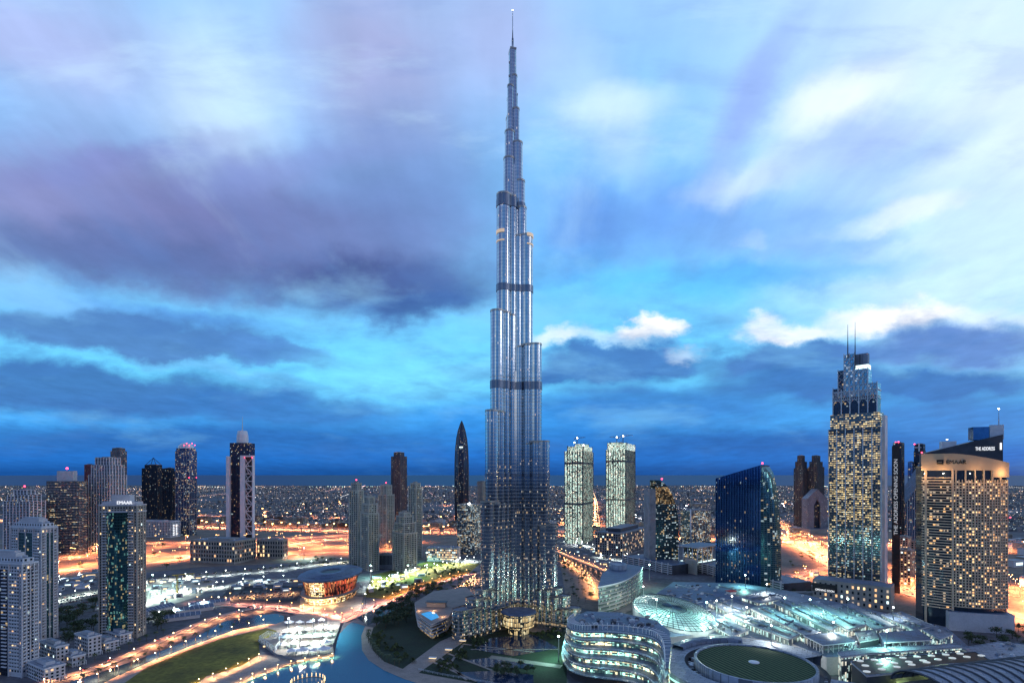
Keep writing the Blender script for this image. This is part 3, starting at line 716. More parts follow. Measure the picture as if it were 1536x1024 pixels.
for k in range(5): beacon(r_, (p_[0][0] + (k - 2) * 9, p_[0][1], z_ + 10 + 6 * (k % 2)), 3.0)
for k in (0, 1): beacon(r_, (p_[k][0], p_[k][1] - 2, Zat(716, Y_)), 3.0)
# truss slab tower
poly, Y = corner_fp(341, 352, 377, 806, R(14), rlen=None) if False else ([(Xat(345, 1720), 1720), (Xat(373, 1720), 1720), (Xat(373, 1720), 1760), (Xat(345, 1720), 1760)], 1720)
r_ = thing('slab_sided_tower', 'dark glass tower clasped by two pale slabs, its near slab cross braced', 'tower', (*centre(poly), 0))
facade(r_, poly, 0, Zat(664, Y), 4.0, 10, glassmat('ink_glass', 3.2, 4.0, 0.06, glass=(0.03, 0.04, 0.09), metal=0.8, wall=(0.04, 0.05, 0.09), es=1.6, sill=0.1, jamb=0.08), M['black'], (0.5, 0.3), (1.0, 0.5), skip=2)
c_ = centre(poly); b = MB(); b.lathe((c_[0], c_[1], Zat(664, Y)), [(18, 0), (17, 25), (14, 40), (0.1, 42)], 20); b.build('crown_drum', M['white'], r_); antenna(r_, c_, Zat(645, Y), Zat(624, Y), 1.8)
b = MB(); x0, x1 = Xat(339, 1712), Xat(344.5, 1712); b.prism([(x0, 1712), (x1, 1712), (x1, 1765), (x0, 1765)], 0, Zat(684, 1712), 0, 1); b.build('side_slab', [M['white'], M['white']], r_)
x0, x1 = Xat(360, 1700), Xat(379.5, 1700); zt = Zat(685, 1700); b = MB()
xa = x0 + (x1 - x0) * 0.36; xb = x1 - 3.4
for (u, v_) in ((x0, xa), (xb, x1)): b.prism([(u, 1700), (v_, 1700), (v_, 1712), (u, 1712)], 0, zt, 0, 0)
b.prism([(x0, 1700.2), (x1, 1700.2), (x1, 1711.8), (x0, 1711.8)], zt, zt + 5, 0, 0); b.build('braced_slab', M['white'], r_)
b = MB(); b.prism([(xa, 1706), (xb, 1706), (xb, 1711), (xa, 1711)], 0, zt, 0, 0); b.build('void_lining', M['black'], r_)
b = MB(); zz = 12
while zz < zt - 12:
    b.box(((xa + xb) / 2, 1703, zz), (xb - xa, 2, 2.4))
    if int(zz / 24) % 2: b.bar((xa, 1703, zz), (xb, 1703, zz + 24), 1.3, 4)
    else: b.bar((xb, 1703, zz), (xa, 1703, zz + 24), 1.3, 4)
    b.bar((xa, 1704, zz + 24), ((xa + xb) / 2, 1704, zz), 0.9, 4); zz += 24
b.build('brace_frame', M['white'], r_); beacon(r_, (x1 - 2, 1699, zt - 2), 3.2); beacon(r_, (xa, 1699, zt - 2), 2.4)
# low blocks of that side
def block(name, label, l, c, r, base, top, a, wall='stone', plit=0.12, bay=5.0, fh=4.5, rlen=None, llen=None, cat='building', ww=0.5, wh=0.62, maxp=100, pil=True, roof='roofb', kit=True, group=None):
    poly, Y = corner_fp(l, c, r, base, a, rlen, llen); zt = Zat(top, Y); root = thing(name, label, cat, (*centre(poly), 0), group)
    b = MB(); b.prism(poly, 0, zt, 0, 1); b.build('wall', [M[wall], M[roof]], root)
    panes(root, poly, 3, zt - 2, fh, bay, ww, wh, plit, depth=0.25, maxp=maxp)
    f = MB(); f.prism(inset(poly, -0.7), zt - 1.2, zt - 0.2, 0, None); f.prism(inset(poly, -0.7), 3.0, 3.8, 0, 0)
    if pil:
        for i in range(4):
            p, q = poly[i], poly[(i + 1) % 4]
            if not faces_cam(p, q): continue
            L = math.hypot(q[0] - p[0], q[1] - p[1]); k = max(1, round(L / bay)); ang = math.atan2(q[1] - p[1], q[0] - p[0])
            for j in range(k + 1):
                cc = along(p, q, j / k); f.box((cc[0], cc[1], zt / 2), (bay * 0.28, 1.6, zt), ang)
    f.build('facade_frame', M[wall], root)
    if kit: roofkit(root, poly, zt, 6, 3.5, wall)
    return root, poly, zt
block('office_block', 'long sandstone block with rows of tall windows, between two orange roads', 286, 352, 383, 846, 812, R(14), bay=7, fh=9, plit=0.1)
block('office_block', 'smaller sandstone block behind the long sandstone one', 386, 424, 431, 838, 810, R(10), bay=7, fh=9, plit=0.1)
r_, p_, z_ = block('white_car_park', 'low white block with glowing vertical lettering on one end', 200, 256, 270, 806, 782, R(-20) + R(32), wall='white', bay=6, fh=5, plit=0.05)
b = MB()
for sx in (0.3, 0.6):
    for k in range(7):
        p = along(p_[0], p_[1], sx); e = Vector((p_[1][0] - p_[0][0], p_[1][1] - p_[0][1])).normalized(); n_ = (e.y, -e.x)
        b.box((p[0] + n_[0] * 1.2, p[1] + n_[1] * 1.2, 8 + k * 5.2), (5.5 - (k % 3), 0.8, 3.2), math.atan2(e.y, e.x))
b.build('vertical_sign_lettering', M['signw'], r_)

M['greenstone'] = mat('pale_sandstone', (0.50, 0.49, 0.42), 0.8, var=0.15, scale=0.05, fine=0.1)
# ---- cluster of sandstone flats
def sandflats(label, l, c, r, base, a, tops, lit=0.1, beac=False):
    poly, Y = corner_fp(l, c, r, base, a); root = thing('sandstone_tower', label, 'tower', (*centre(poly), 0)); z0 = 0
    for i, (sh, top) in enumerate(tops):
        p = scalep(poly, sh); z1 = Zat(top, Y); q = inset(p, 0.6)
        b = MB(); b.prism(q, z0, z1, 0, 1); b.build('wall' if i == 0 else 'setback_storey', [g_sand, M['roof']], root)
        f = MB()
        for e in range(4):
            u, v_ = p[e], p[(e + 1) % 4]
            if not faces_cam(u, v_): continue
            L = math.hypot(v_[0] - u[0], v_[1] - u[1]); n = max(2, round(L / 6.0)); ang = math.atan2(v_[1] - u[1], v_[0] - u[0])
            for j in range(n + 1):
                cc = along(u, v_, j / n); f.box((cc[0], cc[1], (z0 + z1) / 2 + 1), (1.0 if j % n else 2.6, 1.0, z1 - z0 + 2), ang)
        z = z0 + 4
        while z < z1: f.prism(inset(p, 0.15), z, z + 0.9, 0, None); z += 4.0
        f.prism(inset(p, -0.5), z1 - 1.5, z1 + 0.5, 0, 0)
        f.build('facade_frame', M['greenstone'], root); z0 = z1
    roofkit(root, p, z1, 2, 5.0, 'stone')
    if beac: beacon(root, (*centre(p), z1 + 8), 3.0)
    return root
g_sand = glassmat('sand_flat_glass', 3.2, 4.0, 0.13, glass=(0.03, 0.045, 0.045), metal=0.5, wall=(0.46, 0.46, 0.39), es=0.9, sill=0.25, jamb=0.15, pcool=0.4)
sandflats('slim sandstone tower with a beacon at the end of its cluster', 524, 537, 545, 850, R(30), [(1.0, 735), (0.7, 725)], beac=True)
sandflats('sandstone tower with stepped top at the front of its cluster', 541, 553, 568, 857, R(48), [(1.0, 770), (0.8, 756), (0.55, 745)])
sandflats('sandstone tower with a beacon, half hidden inside its cluster', 567, 580, 591, 822, R(35), [(1.0, 742), (0.7, 728)], beac=True)
sandflats('broad sandstone tower stepping back like a ziggurat at its top', 589, 606, 625, 859, R(45), [(1.0, 800), (0.86, 785), (0.68, 775), (0.45, 770)])
sandflats('slim sandstone tower with plain top behind the ziggurat one', 613, 624, 633, 838, R(38), [(1.0, 732), (0.7, 725)])
r_, p_, Y_, z_ = stepped('dark_notched_tower', 'dark narrow tower with a pale roof box rising out of the sandstone cluster', 587, 600, 610, 796, R(34), [(1.0, 684), (0.65, 678)],
        glassmat('plum_glass', 3.2, 4.0, 0.07, glass=(0.04, 0.045, 0.07), metal=0.7, wall=(0.16, 0.14, 0.16), es=1.2, sill=0.2, jamb=0.1), 'darkc', 4.0, 9.0, (0.7, 0.3), (1.8, 0.8), kitm='pale')
block('glazed_annex', 'low blue glazed building between the sandstone tower bases', 566, 588, 592, 853, 832, R(8), wall='concrete', bay=3, fh=18, ww=0.75, wh=0.85, plit=0.0, maxp=20)

# ---- needle tower
Y = 2190.0; c_ = (Xat(691.5, Y), Y + 30); zt = Zat(630, Y)
r_ = thing('needle_tower', 'dark bullet shaped glass tower ending in a sharp point', 'tower', (*c_, 0))
b = MB(); W_ = 10.8 * Y / F
prof = [(W_ * 0.93, 0), (W_, zt * 0.25), (W_, zt * 0.55), (W_ * 0.92, zt * 0.72), (W_ * 0.74, zt * 0.83), (W_ * 0.5, zt * 0.91), (W_ * 0.2, zt * 0.97), (0.2, zt)]
b.lathe((c_[0], c_[1], 0), prof, 8, sm=False, rz=PI / 8); b.build('glazing', g_dark, r_)
f = MB()
for k in range(8):
    a = 2 * PI * k / 8 + PI / 8
    for (r0, z0), (r1, z1) in zip(prof, prof[1:]):
        f.bar((c_[0] + r0 * math.cos(a), c_[1] + r0 * math.sin(a), z0), (c_[0] + r1 * math.cos(a), c_[1] + r1 * math.sin(a), z1), 1.6, 4)
f.build('edge_rib', M['darkc'], r_)
f = MB()
for z in (0.74, 0.79, 0.84): f.box((c_[0], c_[1] - W_ * 0.86 + (z - 0.74) * 150, zt * z), (14, 1.5, 5))
f.build('lit_sky_lobby_frame', M['litcool'], r_)
# ---- lit glass office + low shops by the great tower
r_, p_, Y_, z_ = stepped('green_glass_office', 'blocky green glass office with many lit rooms beside the stepped supertall', 686, 712, 724, 832, R(25), [(1.0, 757)], g_busy, 'concrete', 3.8, 6.0, (0.7, 0.3), (0.6, 0.3))
b = MB(); b.ball((centre(p_)[0], p_[0][1] - 1, z_ + 3), 2.5); b.build('roof_lamp', M['l_white'], r_)
block('lit_low_office', 'long low office with brightly lit floors at the foot of green office', 640, 686, 690, 842, 822, R(6), wall='pale', bay=4, fh=5, plit=0.75, ww=0.8, wh=0.5, maxp=60)
stepped('beige_slab', 'plain beige tower peeping out from behind the supertall', 716, 724, 730, 812, R(30), [(1.0, 722)], g_res, 'stone', 3.6, 4.0, (0.9, 0.3), (0.9, 0.4))

# ---- two towers under construction
def site_tower(label, l, c, r, base, a, top, steps):
    poly, Y = corner_fp(l, c, r, base, a); root = thing('unfinished_tower', label, 'tower', (*centre(poly), 0)); zt = Zat(top, Y)
    q = inset(poly, 1.0)
    b = MB(); b.prism(q, 0, zt, 0, 1); b.build('glazing', [g_work, M['concrete']], root)
    f = MB()
    for z in [k * 3.6 for k in range(int(zt / 3.6))]: f.prism(inset(poly, 0.4), z, z + 0.7, 0, None)
    for e in range(4):
        u, v_ = poly[e], poly[(e + 1) % 4]
        if not faces_cam(u, v_): continue
        L = math.hypot(v_[0] - u[0], v_[1] - u[1]); n = max(2, round(L / 7.5)); ang = math.atan2(v_[1] - u[1], v_[0] - u[0])
        for j in range(n + 1):
            cc = along(u, v_, j / n); f.box((cc[0], cc[1], zt / 2), (2.8 if j % 2 else 1.8, 0.9, zt), ang)
    f.build('facade_frame', M['darkc'], root)
    b = MB()
    for z in (zt * 0.86, zt * 0.42): b.prism(inset(poly, -0.3), z, z + 5, 0, 0, bottom=True)
    b.build('refuge_floor_cladding', M['darkc'], root)
    z0 = zt
    for sx, sy, ox, oy, h in steps:
        p = scalep(poly, sx, sy, (ox, oy)); b = MB(); b.prism(p, z0, z0 + h, 0, 1); b.build('unfinished_storey', [g_work, M['concrete']], root)
        f = MB()
        for k in range(int(h / 3.6) + 1): f.prism(inset(p, -0.5), z0 + k * 3.6, z0 + k * 3.6 + 0.6, 0, 0)
        for v_ in p: f.bar((*v_, z0), (*v_, z0 + h + 3), 0.9, 4)
        f.build('scaffold_frame', M['brown'], root)
    return root, poly, zt
def crane(p, z0, h, jib, rz, label):
    c = thing('tower_crane', label, 'crane', (p[0], p[1], z0)); b = MB(); s = 1.1
    for sx in (-s, s):
        for sy in (-s, s): b.bar((p[0] + sx, p[1] + sy, z0), (p[0] + sx, p[1] + sy, z0 + h), 0.3, 4)
    for k in range(int(h / 3)): b.bar((p[0] - s, p[1] - s, z0 + 3 * k), (p[0] + s, p[1] - s, z0 + 3 * k + 3), 0.22, 4)
    b.build('mast', M['brown'], c)
    e = Vector((math.cos(rz), math.sin(rz), 0.12)); b = MB(); t0 = Vector((p[0], p[1], z0 + h))
    b.bar(t0 - e * jib * 0.3, t0 + e * jib, 0.55, 4); b.bar(t0 - e * jib * 0.3 + Vector((0, 0, 2)), t0 + e * jib * 0.9 + Vector((0, 0, 1.5)), 0.3, 4)
    b.bar(t0, t0 + Vector((0, 0, 8)), 0.6, 4, r2=0.2); b.bar(t0 + Vector((0, 0, 8)), t0 + e * jib * 0.8, 0.15, 4); b.bar(t0 + Vector((0, 0, 8)), t0 - e * jib * 0.28, 0.15, 4)
    b.build('jib', M['brown'], c); b = MB(); q = t0 - e * jib * 0.27; b.box((q.x, q.y, q.z - 1.5), (3, 2, 3), rz); b.build('counterweight', M['concrete'], c)
    b = MB(); b.ball(tuple(t0 + Vector((0, -1.5, 1))), 1.8); b.build('floodlight', M['l_white'], c)
    return c
r_, p_, z_ = site_tower('unfinished floodlit tower with two crown boxes, close beside the supertall', 847, 874, 890, 816, R(24), 676, [(0.8, 0.9, 0, -2, 14), (0.45, 0.5, 0, -8, 22)])
c_ = centre(p_); crane((c_[0] - 8, c_[1] - 10), z_ + 22, 18, 28, R(20), 'tower crane on the floodlit tower close beside the supertall')
beacon(r_, (p_[0][0] - 24, p_[0][1] - 3, z_ + 24), 2.6, 'l_white'); beacon(r_, (p_[0][0] + 2, p_[0][1] - 3, z_ + 16), 3.0, 'l_white')
r_, p_, z_ = site_tower('unfinished floodlit tower with ragged brown crown, next to the curved glass tower', 909, 938, 953, 806, R(24), 674, [(0.9, 0.96, 0, -2, 22), (0.6, 0.6, 0, 8, 26)])
c_ = centre(p_); crane((c_[0] + 4, c_[1] - 10), z_ + 26, 22, 34, R(10), 'tower crane above the ragged brown crown')
crane((c_[0] - 16, c_[1] - 6), z_ + 22, 22, 24, R(160), 'second tower crane above the ragged brown crown, arm turned away')
beacon(r_, (p_[3][0] + 12, p_[3][1] - 5, z_ - 14), 4.0, 'l_white')

# ---- curved sail tower with a gold lit crown
Y = G(1000, 852)[1]; k = Y / F
xl, xm, xr = Xat(974, Y), Xat(983, Y), Xat(1018, Y); zt = Zat(720, Y); dep = 46
r_ = thing('curved_sail_tower', 'teal tower curving up like a sail to a gold lit crown', 'tower', ((xl + xr) / 2, Y + dep / 2, 0))
N = 26; b = MB(); W_ = xr - xm
def sail(z):                           # right edge as a function of height
    t_ = z / zt; return xm + W_ * (1.0 if t_ < 0.45 else math.sqrt(max(0.0, 1 - ((t_ - 0.45) / 0.56) ** 2.0)))
for i in range(N):
    z0, z1 = zt * i / N, zt * (i + 1) / N; a0, a1 = sail(z0), sail(z1); m_ = 1 if i > N * 0.72 and i < N - 2 else 0
    v0 = len(b.v); xm0 = xm
    b.v += [(xm, Y, z0), (a0, Y, z0), (a1, Y, z1), (xm, Y, z1), (a0, Y + dep, z0), (a1, Y + dep, z1), (xm, Y + dep, z0), (xm, Y + dep, z1)]
    b.face([v0, v0 + 1, v0 + 2, v0 + 3], [(0, z0), (a0 - xm, z0), (a1 - xm, z1), (0, z1)], m_)
    b.face([v0 + 1, v0 + 4, v0 + 5, v0 + 2], [(60, z0), (60 + dep, z0), (60 + dep, z1), (60, z1)], m_)
    b.face([v0 + 4, v0 + 6, v0 + 7, v0 + 5], [(0, z0), (W_, z0), (W_, z1), (0, z1)], 0)
b.build('curved_glazing', [glassmat('sail_glass', 3.2, 4.0, 0.24, glass=(0.04, 0.13, 0.14), metal=0.7, wall=(0.06, 0.08, 0.08), es=1.2, sill=0.25, jamb=0.1, pcool=0.6),
      glassmat('gold_crown_glass', 2.6, 3.2, 0.75, glass=(0.2, 0.12, 0.04), metal=0.4, wall=(0.12, 0.07, 0.03), warm=(1.0, 0.6, 0.25), cool=(1.0, 0.8, 0.5), es=0.9, sill=0.2, jamb=0.15)], r_)
f = MB(); zz = 4
while zz < zt - 6: f.box(((xm + sail(zz)) / 2, Y + dep / 2, zz), (sail(zz) - xm + 0.6, dep + 0.6, 0.45)); zz += 4.0
f.build('floor_frame', M['darkc'], r_)
b = MB(); b.prism([(xl, Y - 2), (xm + 0.5, Y - 2), (xm + 0.5, Y + dep + 2), (xl, Y + dep + 2)], 0, Zat(733, Y), 0, 1); b.build('stone_spine', [M['concrete'], M['roof']], r_)
beacon(r_, (xm + 14, Y, zt + 3), 3.6)

# ---- glass block and canopied pavilion behind the parking deck
r_, p_, Y_, z_ = stepped('glass_office_block', 'squat green glass block with a bright corner mast behind the sail tower', 1021, 1036, 1066, 818, R(62), [(1.0, 766)], g_busy, 'concrete', 3.8, 7.0, (0.6, 0.3), (0.5, 0.3))
b = MB(); b.bar((*p_[0], 0), (*p_[0], z_ + 3), 1.8, 8); b.build('corner_mast', M['white'], r_)
poly, Y = corner_fp(1018, 1046, 1076, 858, R(50)); r_ = thing('canopied_pavilion', 'dark pavilion under a flat blue roof on slim columns', 'building', (*centre(poly), 0)); zt = Zat(822, Y)
b = MB(); b.prism(inset(poly, 6), 0, zt - 3, 0, 1); b.build('glazing', [g_busy, M['roof']], r_)
b = MB(); b.prism(inset(poly, -3), zt, zt + 2.4, 0, 1, bottom=True); b.build('canopy_roof', [M['pale'], M['roofb']], r_)
for i in range(4):
    for j in range(4):
        cc = along(poly[i], poly[(i + 1) % 4], j / 4); b = MB(); b.bar((*cc, 0), (*cc, zt), 0.9, 8); b.build('column', M['white'], r_)
b = MB(); b.prism(inset(poly, 2), zt * 0.36, zt * 0.36 + 1.2, 0, 0); b.build('gallery_rim', M['litcool'], r_)

# ---- long grey hotel behind the louvred deck
r_, p_, z_ = block('grey_hotel', 'dark grey ribbed hotel below the floodlit unfinished towers', 893, 934, 971, 836, 800, R(32), wall='concrete', bay=6, fh=6, plit=0.28, ww=0.55, wh=0.7)
b = MB(); b.prism(scalep(p_, 0.7, 0.55), z_, z_ + 9, 0, 1); b.build('roof_pavilion', [M['darkc'], M['roofb']], r_)

# ---- blue glass prism with a slanting roof
poly, Y = corner_fp(1074, 1141, 1160, 886, R(50), rlen=34); ct = centre(poly)
r_ = thing('slanted_glass_tower', 'deep blue ribbed glass tower with a slanting roof and a bowed end wall', 'tower', (*ct, 0))
A, B_ = Vector(poly[3]), Vector(poly[0])
zA, zB = Zat(717, A.y), Zat(697, B_.y)
e_ = (B_ - A).normalized(); zf = lambda p: zA + (zB - zA) * (Vector(p) - A).dot(e_) / (B_ - A).length
b = MB(); b.slopeprism(poly, 0, zf, 0, 1); b.build('glazing', [glassmat('deep_blue_glass', 2.0, 4.0, 0.05, glass=(0.05, 0.13, 0.32), metal=0.9, rough=0.06, wall=(0.04, 0.09, 0.2), wmet=0.8, es=1.0, bump=0.015, sill=0.06, jamb=0.05, zlo=20, zhi=150, phi=0.012), M['roofb']], r_)
f = MB(); n_ = 17; ang = math.atan2(e_.y, e_.x)
for j in range(n_ + 1):
    cc = A + (B_ - A) * (j / n_); h = zf(cc); f.box((cc.x - e_.y * -0.5, cc.y - 0.5, h / 2), (0.9, 1.4, h), ang)
f.build('mullion_rib', M['bglass'], r_)
b = MB(); C_ = Vector(poly[0]); D_ = Vector(poly[1]); pts = []
nn = (C_ - D_).normalized(); side = Vector((nn.y, -nn.x)) * -1
for j in range(11): pts.append(tuple(C_ + (D_ - C_) * (j / 10) + e_ * 15 * math.sin(PI * j / 10 * 0.5)))
for i in range(24):                     # bowed end: bulges towards mid height and leans in at the top
    z0, z1 = zB * i / 24 * 0.985, zB * (i + 1) / 24 * 0.985
    k0, k1 = (1 - (i / 24) ** 3.2) ** 0.6, (1 - ((i + 1) / 24) ** 3.2) ** 0.6 if i < 23 else 0.0
    P0 = [C_ + (D_ - C_) * (j / 10) + e_ * (20 * k0 * math.sin(PI / 2 * min(1, j / 6))) for j in range(11)]
    P1 = [C_ + (D_ - C_) * (j / 10) + e_ * (20 * k1 * math.sin(PI / 2 * min(1, j / 6))) for j in range(11)]
    v0 = len(b.v); b.v += [(p.x, p.y, z0) for p in P0] + [(p.x, p.y, z1) for p in P1]
    for j in range(10): b.face([v0 + j, v0 + j + 1, v0 + 12 + j, v0 + 11 + j], [(j * 3.4, z0), (j * 3.4 + 3.4, z0), (j * 3.4 + 3.4, z1), (j * 3.4, z1)], 0)
b.build('bowed_end_wall', g_teal, r_)
beacon(r_, (B_.x + 3, B_.y, zB + 3), 3.0)

# ---- twin towers and the notched arch tower far along the highway
g_twin = glassmat('twin_glass', 3.4, 4.0, 0.12, glass=(0.05, 0.06, 0.09), metal=0.5, wall=(0.16, 0.14, 0.15), es=1.2, sill=0.3, jamb=0.15)
stepped('finned_twin_tower', 'dusky finned tower with crown blades, the one nearer the blue glass tower', 1191, 1204, 1212, 794, R(50), [(1.0, 702), (0.8, 692), (0.5, 683)], g_twin, 'darkc', 4.0, 5.0, (0.7, 0.4), (1.4, 1.0))
stepped('finned_twin_tower', 'dusky finned tower with crown blades, the one behind the notched arch tower', 1212, 1226, 1236, 794, R(50), [(1.0, 700), (0.8, 692), (0.5, 683)], g_twin, 'darkc', 4.0, 5.0, (0.7, 0.4), (1.4, 1.0))
Y = 1860.0; x0, x1 = Xat(1211, Y), Xat(1241, Y); zt, zs = Zat(733, Y), Zat(748, Y); xm = (x0 + x1) / 2; W_ = x1 - x0
r_ = thing('notched_arch_tower', 'grey gridded tower split by a tall pointed dark slot', 'tower', (xm, Y + 18, 0))
def outline(y, y2, pts, b, mi=0):
    n = len(pts); v0 = len(b.v); b.v += [(x, y, z) for x, z in pts] + [(x, y2, z) for x, z in pts]
    for tr in tessellate_polygon([[Vector((x, z, 0)) for x, z in pts]]):
        b.face([v0 + k for k in tr], [(pts[k][0], pts[k][1]) for k in tr], mi); b.face([v0 + n + k for k in reversed(tr)], [(pts[k][0], pts[k][1]) for k in reversed(tr)], mi)
    for i in range(n):
        j = (i + 1) % n; b.face([v0 + i, v0 + n + i, v0 + n + j, v0 + j], [(0, pts[i][1]), (y2 - y, pts[i][1]), (y2 - y, pts[j][1]), (0, pts[j][1])], mi)
b = MB(); outline(Y, Y + 36, [(x0, 0), (x0 + W_ * .34, 0), (x0 + W_ * .34, zs - 22), (xm, zs), (xm, zt), (x0, zs)], b); outline(Y, Y + 36, [(xm, zs), (x1 - W_ * .34, zs - 22), (x1 - W_ * .34, 0), (x1, 0), (x1, zs), (xm, zt)], b)
b.build('gridded_wall', glassmat('arch_grid', 4.0, 4.0, 0.06, glass=(0.05, 0.05, 0.07), metal=0.3, wall=(0.3, 0.3, 0.33), es=1.0, sill=0.3, jamb=0.25), r_)
b = MB(); outline(Y + 6, Y + 30, [(x0 + W_ * .33, 0), (x1 - W_ * .33, 0), (x1 - W_ * .33, zs - 22), (xm, zs - 1), (x0 + W_ * .33, zs - 22)], b); b.build('slot_glazing', g_dark, r_)
b = MB(); b.prism([(x0 - 6, Y - 30), (x1 + 40, Y - 30), (x1 + 40, Y + 40), (x0 - 6, Y + 40)], 0, 14, 0, 1); b.build('podium', [M['stone'], M['roof']], r_)
Y = 2000.0
block('gable_tower', 'mauve gable roofed tower between the twin finned towers and arch tower', 1196, 1217, 1225, 792, 714, R(60), wall='brown', bay=5, fh=5, plit=0.05, maxp=40, pil=True, rlen=30)
# ------------------------------------------------------------------ crowned hotel tower with two masts
poly, Y = corner_fp(1243, 1322, 1338, 890, R(46), rlen=30)
ct = centre(poly); r_ = thing('crowned_hotel_tower', 'tall gold lit tower with stepped glass crown and two masts', 'tower', (*ct, 0))
zs1 = Zat(640, Y); zs2 = Zat(617, Y)
g_hotel = glassmat('gold_lit_glass', 3.0, 3.9, 0.58, pfloor=0.1, glass=(0.08, 0.16, 0.2), metal=0.75, wall=(0.18, 0.17, 0.15), warm=(1.0, 0.74, 0.32), cool=(1.0, 0.9, 0.6), pcool=0.25, es=1.1, sill=0.4, jamb=0.08)
g_hotel2 = glassmat('half_lit_glass', 3.0, 3.9, 0.30, glass=(0.08, 0.18, 0.22), metal=0.8, wall=(0.14, 0.15, 0.15), warm=(1.0, 0.8, 0.45), cool=(0.6, 0.95, 1.0), pcool=0.25, es=1.0, sill=0.35, jamb=0.08, zlo=40, zhi=110, phi=0.5)
def ribs(root, p, z0, z1, n, wdt=1.3, dep=1.3, m_='alu', name='mullion_rib', es=(3, 0)):
    f = MB()
    for e in es:
        u, v_ = p[e], p[(e + 1) % len(p)]; L = math.hypot(v_[0] - u[0], v_[1] - u[1]); k = n if e == 3 else max(1, round(n * L / math.hypot(p[0][0] - p[3][0], p[0][1] - p[3][1]))); ang = math.atan2(v_[1] - u[1], v_[0] - u[0])
        for j in range(k + 1):
            cc = along(u, v_, j / k); f.box((*cc, (z0 + z1) / 2), (wdt, dep * 2, z1 - z0), ang)
    f.build(name, M[m_], root)
def floors(root, p, z0, z1, fh, th=0.5, out=0.3, m_='concrete'):
    f = MB(); z = z0
    while z < z1: f.prism(inset(p, -out), z, z + th, 0, 0, bottom=True); z += fh
    f.build('floor_frame', M[m_], root)
zm = Zat(790, Y)
b = MB(); b.prism(poly, 0, zm, 0, 1); b.build('lower_glazing', [g_hotel2, M['roof']], r_)
b = MB(); b.prism(poly, zm, zs1, 0, 1); b.build('upper_glazing', [g_hotel, M['roof']], r_)
p2 = scalep(poly, 0.97, 0.94); b = MB(); b.prism(p2, zs1, zs2, 0, 1); b.build('shoulder_storey', [g_hotel, M['roof']], r_)
floors(r_, poly, 4, zs1, 3.9); ribs(r_, poly, 0, zs1, 6, 1.5, 1.4)
f = MB()
for z in (zs1 - 9, zs1 - 4.5, Zat(885, Y) + 22): f.prism(inset(poly, -0.6), z, z + 3.4, 0, 0, bottom=True)
f.build('plant_floor_cladding', M['darkc'], r_)
# dark glass corner and white fin wall at the side
fn = [Vector(poly[0]), Vector(poly[1])]; e_ = (fn[1] - fn[0]).normalized(); fl = (Vector(poly[0]) - Vector(poly[3])).normalized()
q0 = fn[0] + e_ * 2 + fl * 0.2; q1 = q0 + e_ * 22
b = MB(); b.prism([tuple(q0 + e_ * 3), tuple(q0 + e_ * 3 + fl * 4), tuple(q1 + fl * 4), tuple(q1)], 0, Zat(622, Y), 0, 0); b.build('fin_wall', [M['white'], M['white']], r_)
# banner slab with upright lettering
bp = Xat(1342.5, Y + 8); b = MB(); bang = R(-32); zb0, zb1 = Zat(892, Y), Zat(668, Y)
bc = (bp, Y + 6); b.box((bc[0], bc[1], (zb0 + zb1) / 2), (11, 3, zb1 - zb0), bang); bs_ = b.build('banner_slab', M['black'], r_)
lettering(r_, 'THE ADDRESS OPENING SOON', (bc[0] - 1.7 * math.sin(-bang) - 0.0, bc[1] - 1.75 * math.cos(bang), Zat(745, Y)), 7.5, bang, 'signdim', vert=R(90), width=(705 - 660 + 0) and 128)
# crown: four stepped blocks
zc = [Zat(570, Y), Zat(548, Y), Zat(524, Y)]
g_crown = glassmat('crown_glass', 3.2, 5.0, 0.16, glass=(0.22, 0.42, 0.55), metal=0.85, wall=(0.2, 0.25, 0.3), warm=(0.9, 1.0, 1.0), cool=(0.7, 0.95, 1.0), es=0.9, sill=0.12, jamb=0.06)
c1 = scalep(poly, 0.85, 0.84); b = MB(); b.prism(c1, zs2, Zat(590, Y), 0, 1); cb = b.build('crown_storey', [g_dark, M['roof']], r_)
# arches with lattice above
f = MB(); u, v_ = Vector(c1[3]), Vector(c1[0]); L = (v_ - u).length; ee = (v_ - u) / L; nn = Vector((ee.y, -ee.x)); ang = math.atan2(ee.y, ee.x); za, zl, zh = zs2, Zat(597, Y), Zat(588, Y)
n_ = 5
for j in range(n_ + 1):
    cc = u + ee * L * j / n_ + nn * 0.8; f.box((cc.x, cc.y, (zs2 + Zat(578, Y)) / 2), (1.6, 1.8, Zat(578, Y) - zs2), ang)
for j in range(n_):
    for k in range(10):
        a0, a1 = PI * k / 10, PI * (k + 1) / 10; hw = L / n_ / 2; m_ = u + ee * L * (j + 0.5) / n_ + nn * 1.0
        P = [(m_ - ee * hw * math.cos(a)) for a in (a0, a1)]; Z = [zl - 10 + 12 * math.sin(a) for a in (a0, a1)]
        f.bar((P[0].x, P[0].y, Z[0]), (P[1].x, P[1].y, Z[1]), 0.7, 4)
    for k in range(4):
        x0, x1 = u + ee * L * (j + k / 4) / n_ + nn, u + ee * L * (j + (k + 1) / 4) / n_ + nn
        f.bar((x0.x, x0.y, zl + 3), (x1.x, x1.y, zh + 6), 0.45, 4); f.bar((x1.x, x1.y, zl + 3), (x0.x, x0.y, zh + 6), 0.45, 4)
f.prism(inset(c1, -1.2), zh + 6, zh + 8, 0, 0, bottom=True); f.prism(inset(c1, -1.2), zl + 2, zl + 3, 0, None)
f.build('arcade_lattice', M['alu'], r_)
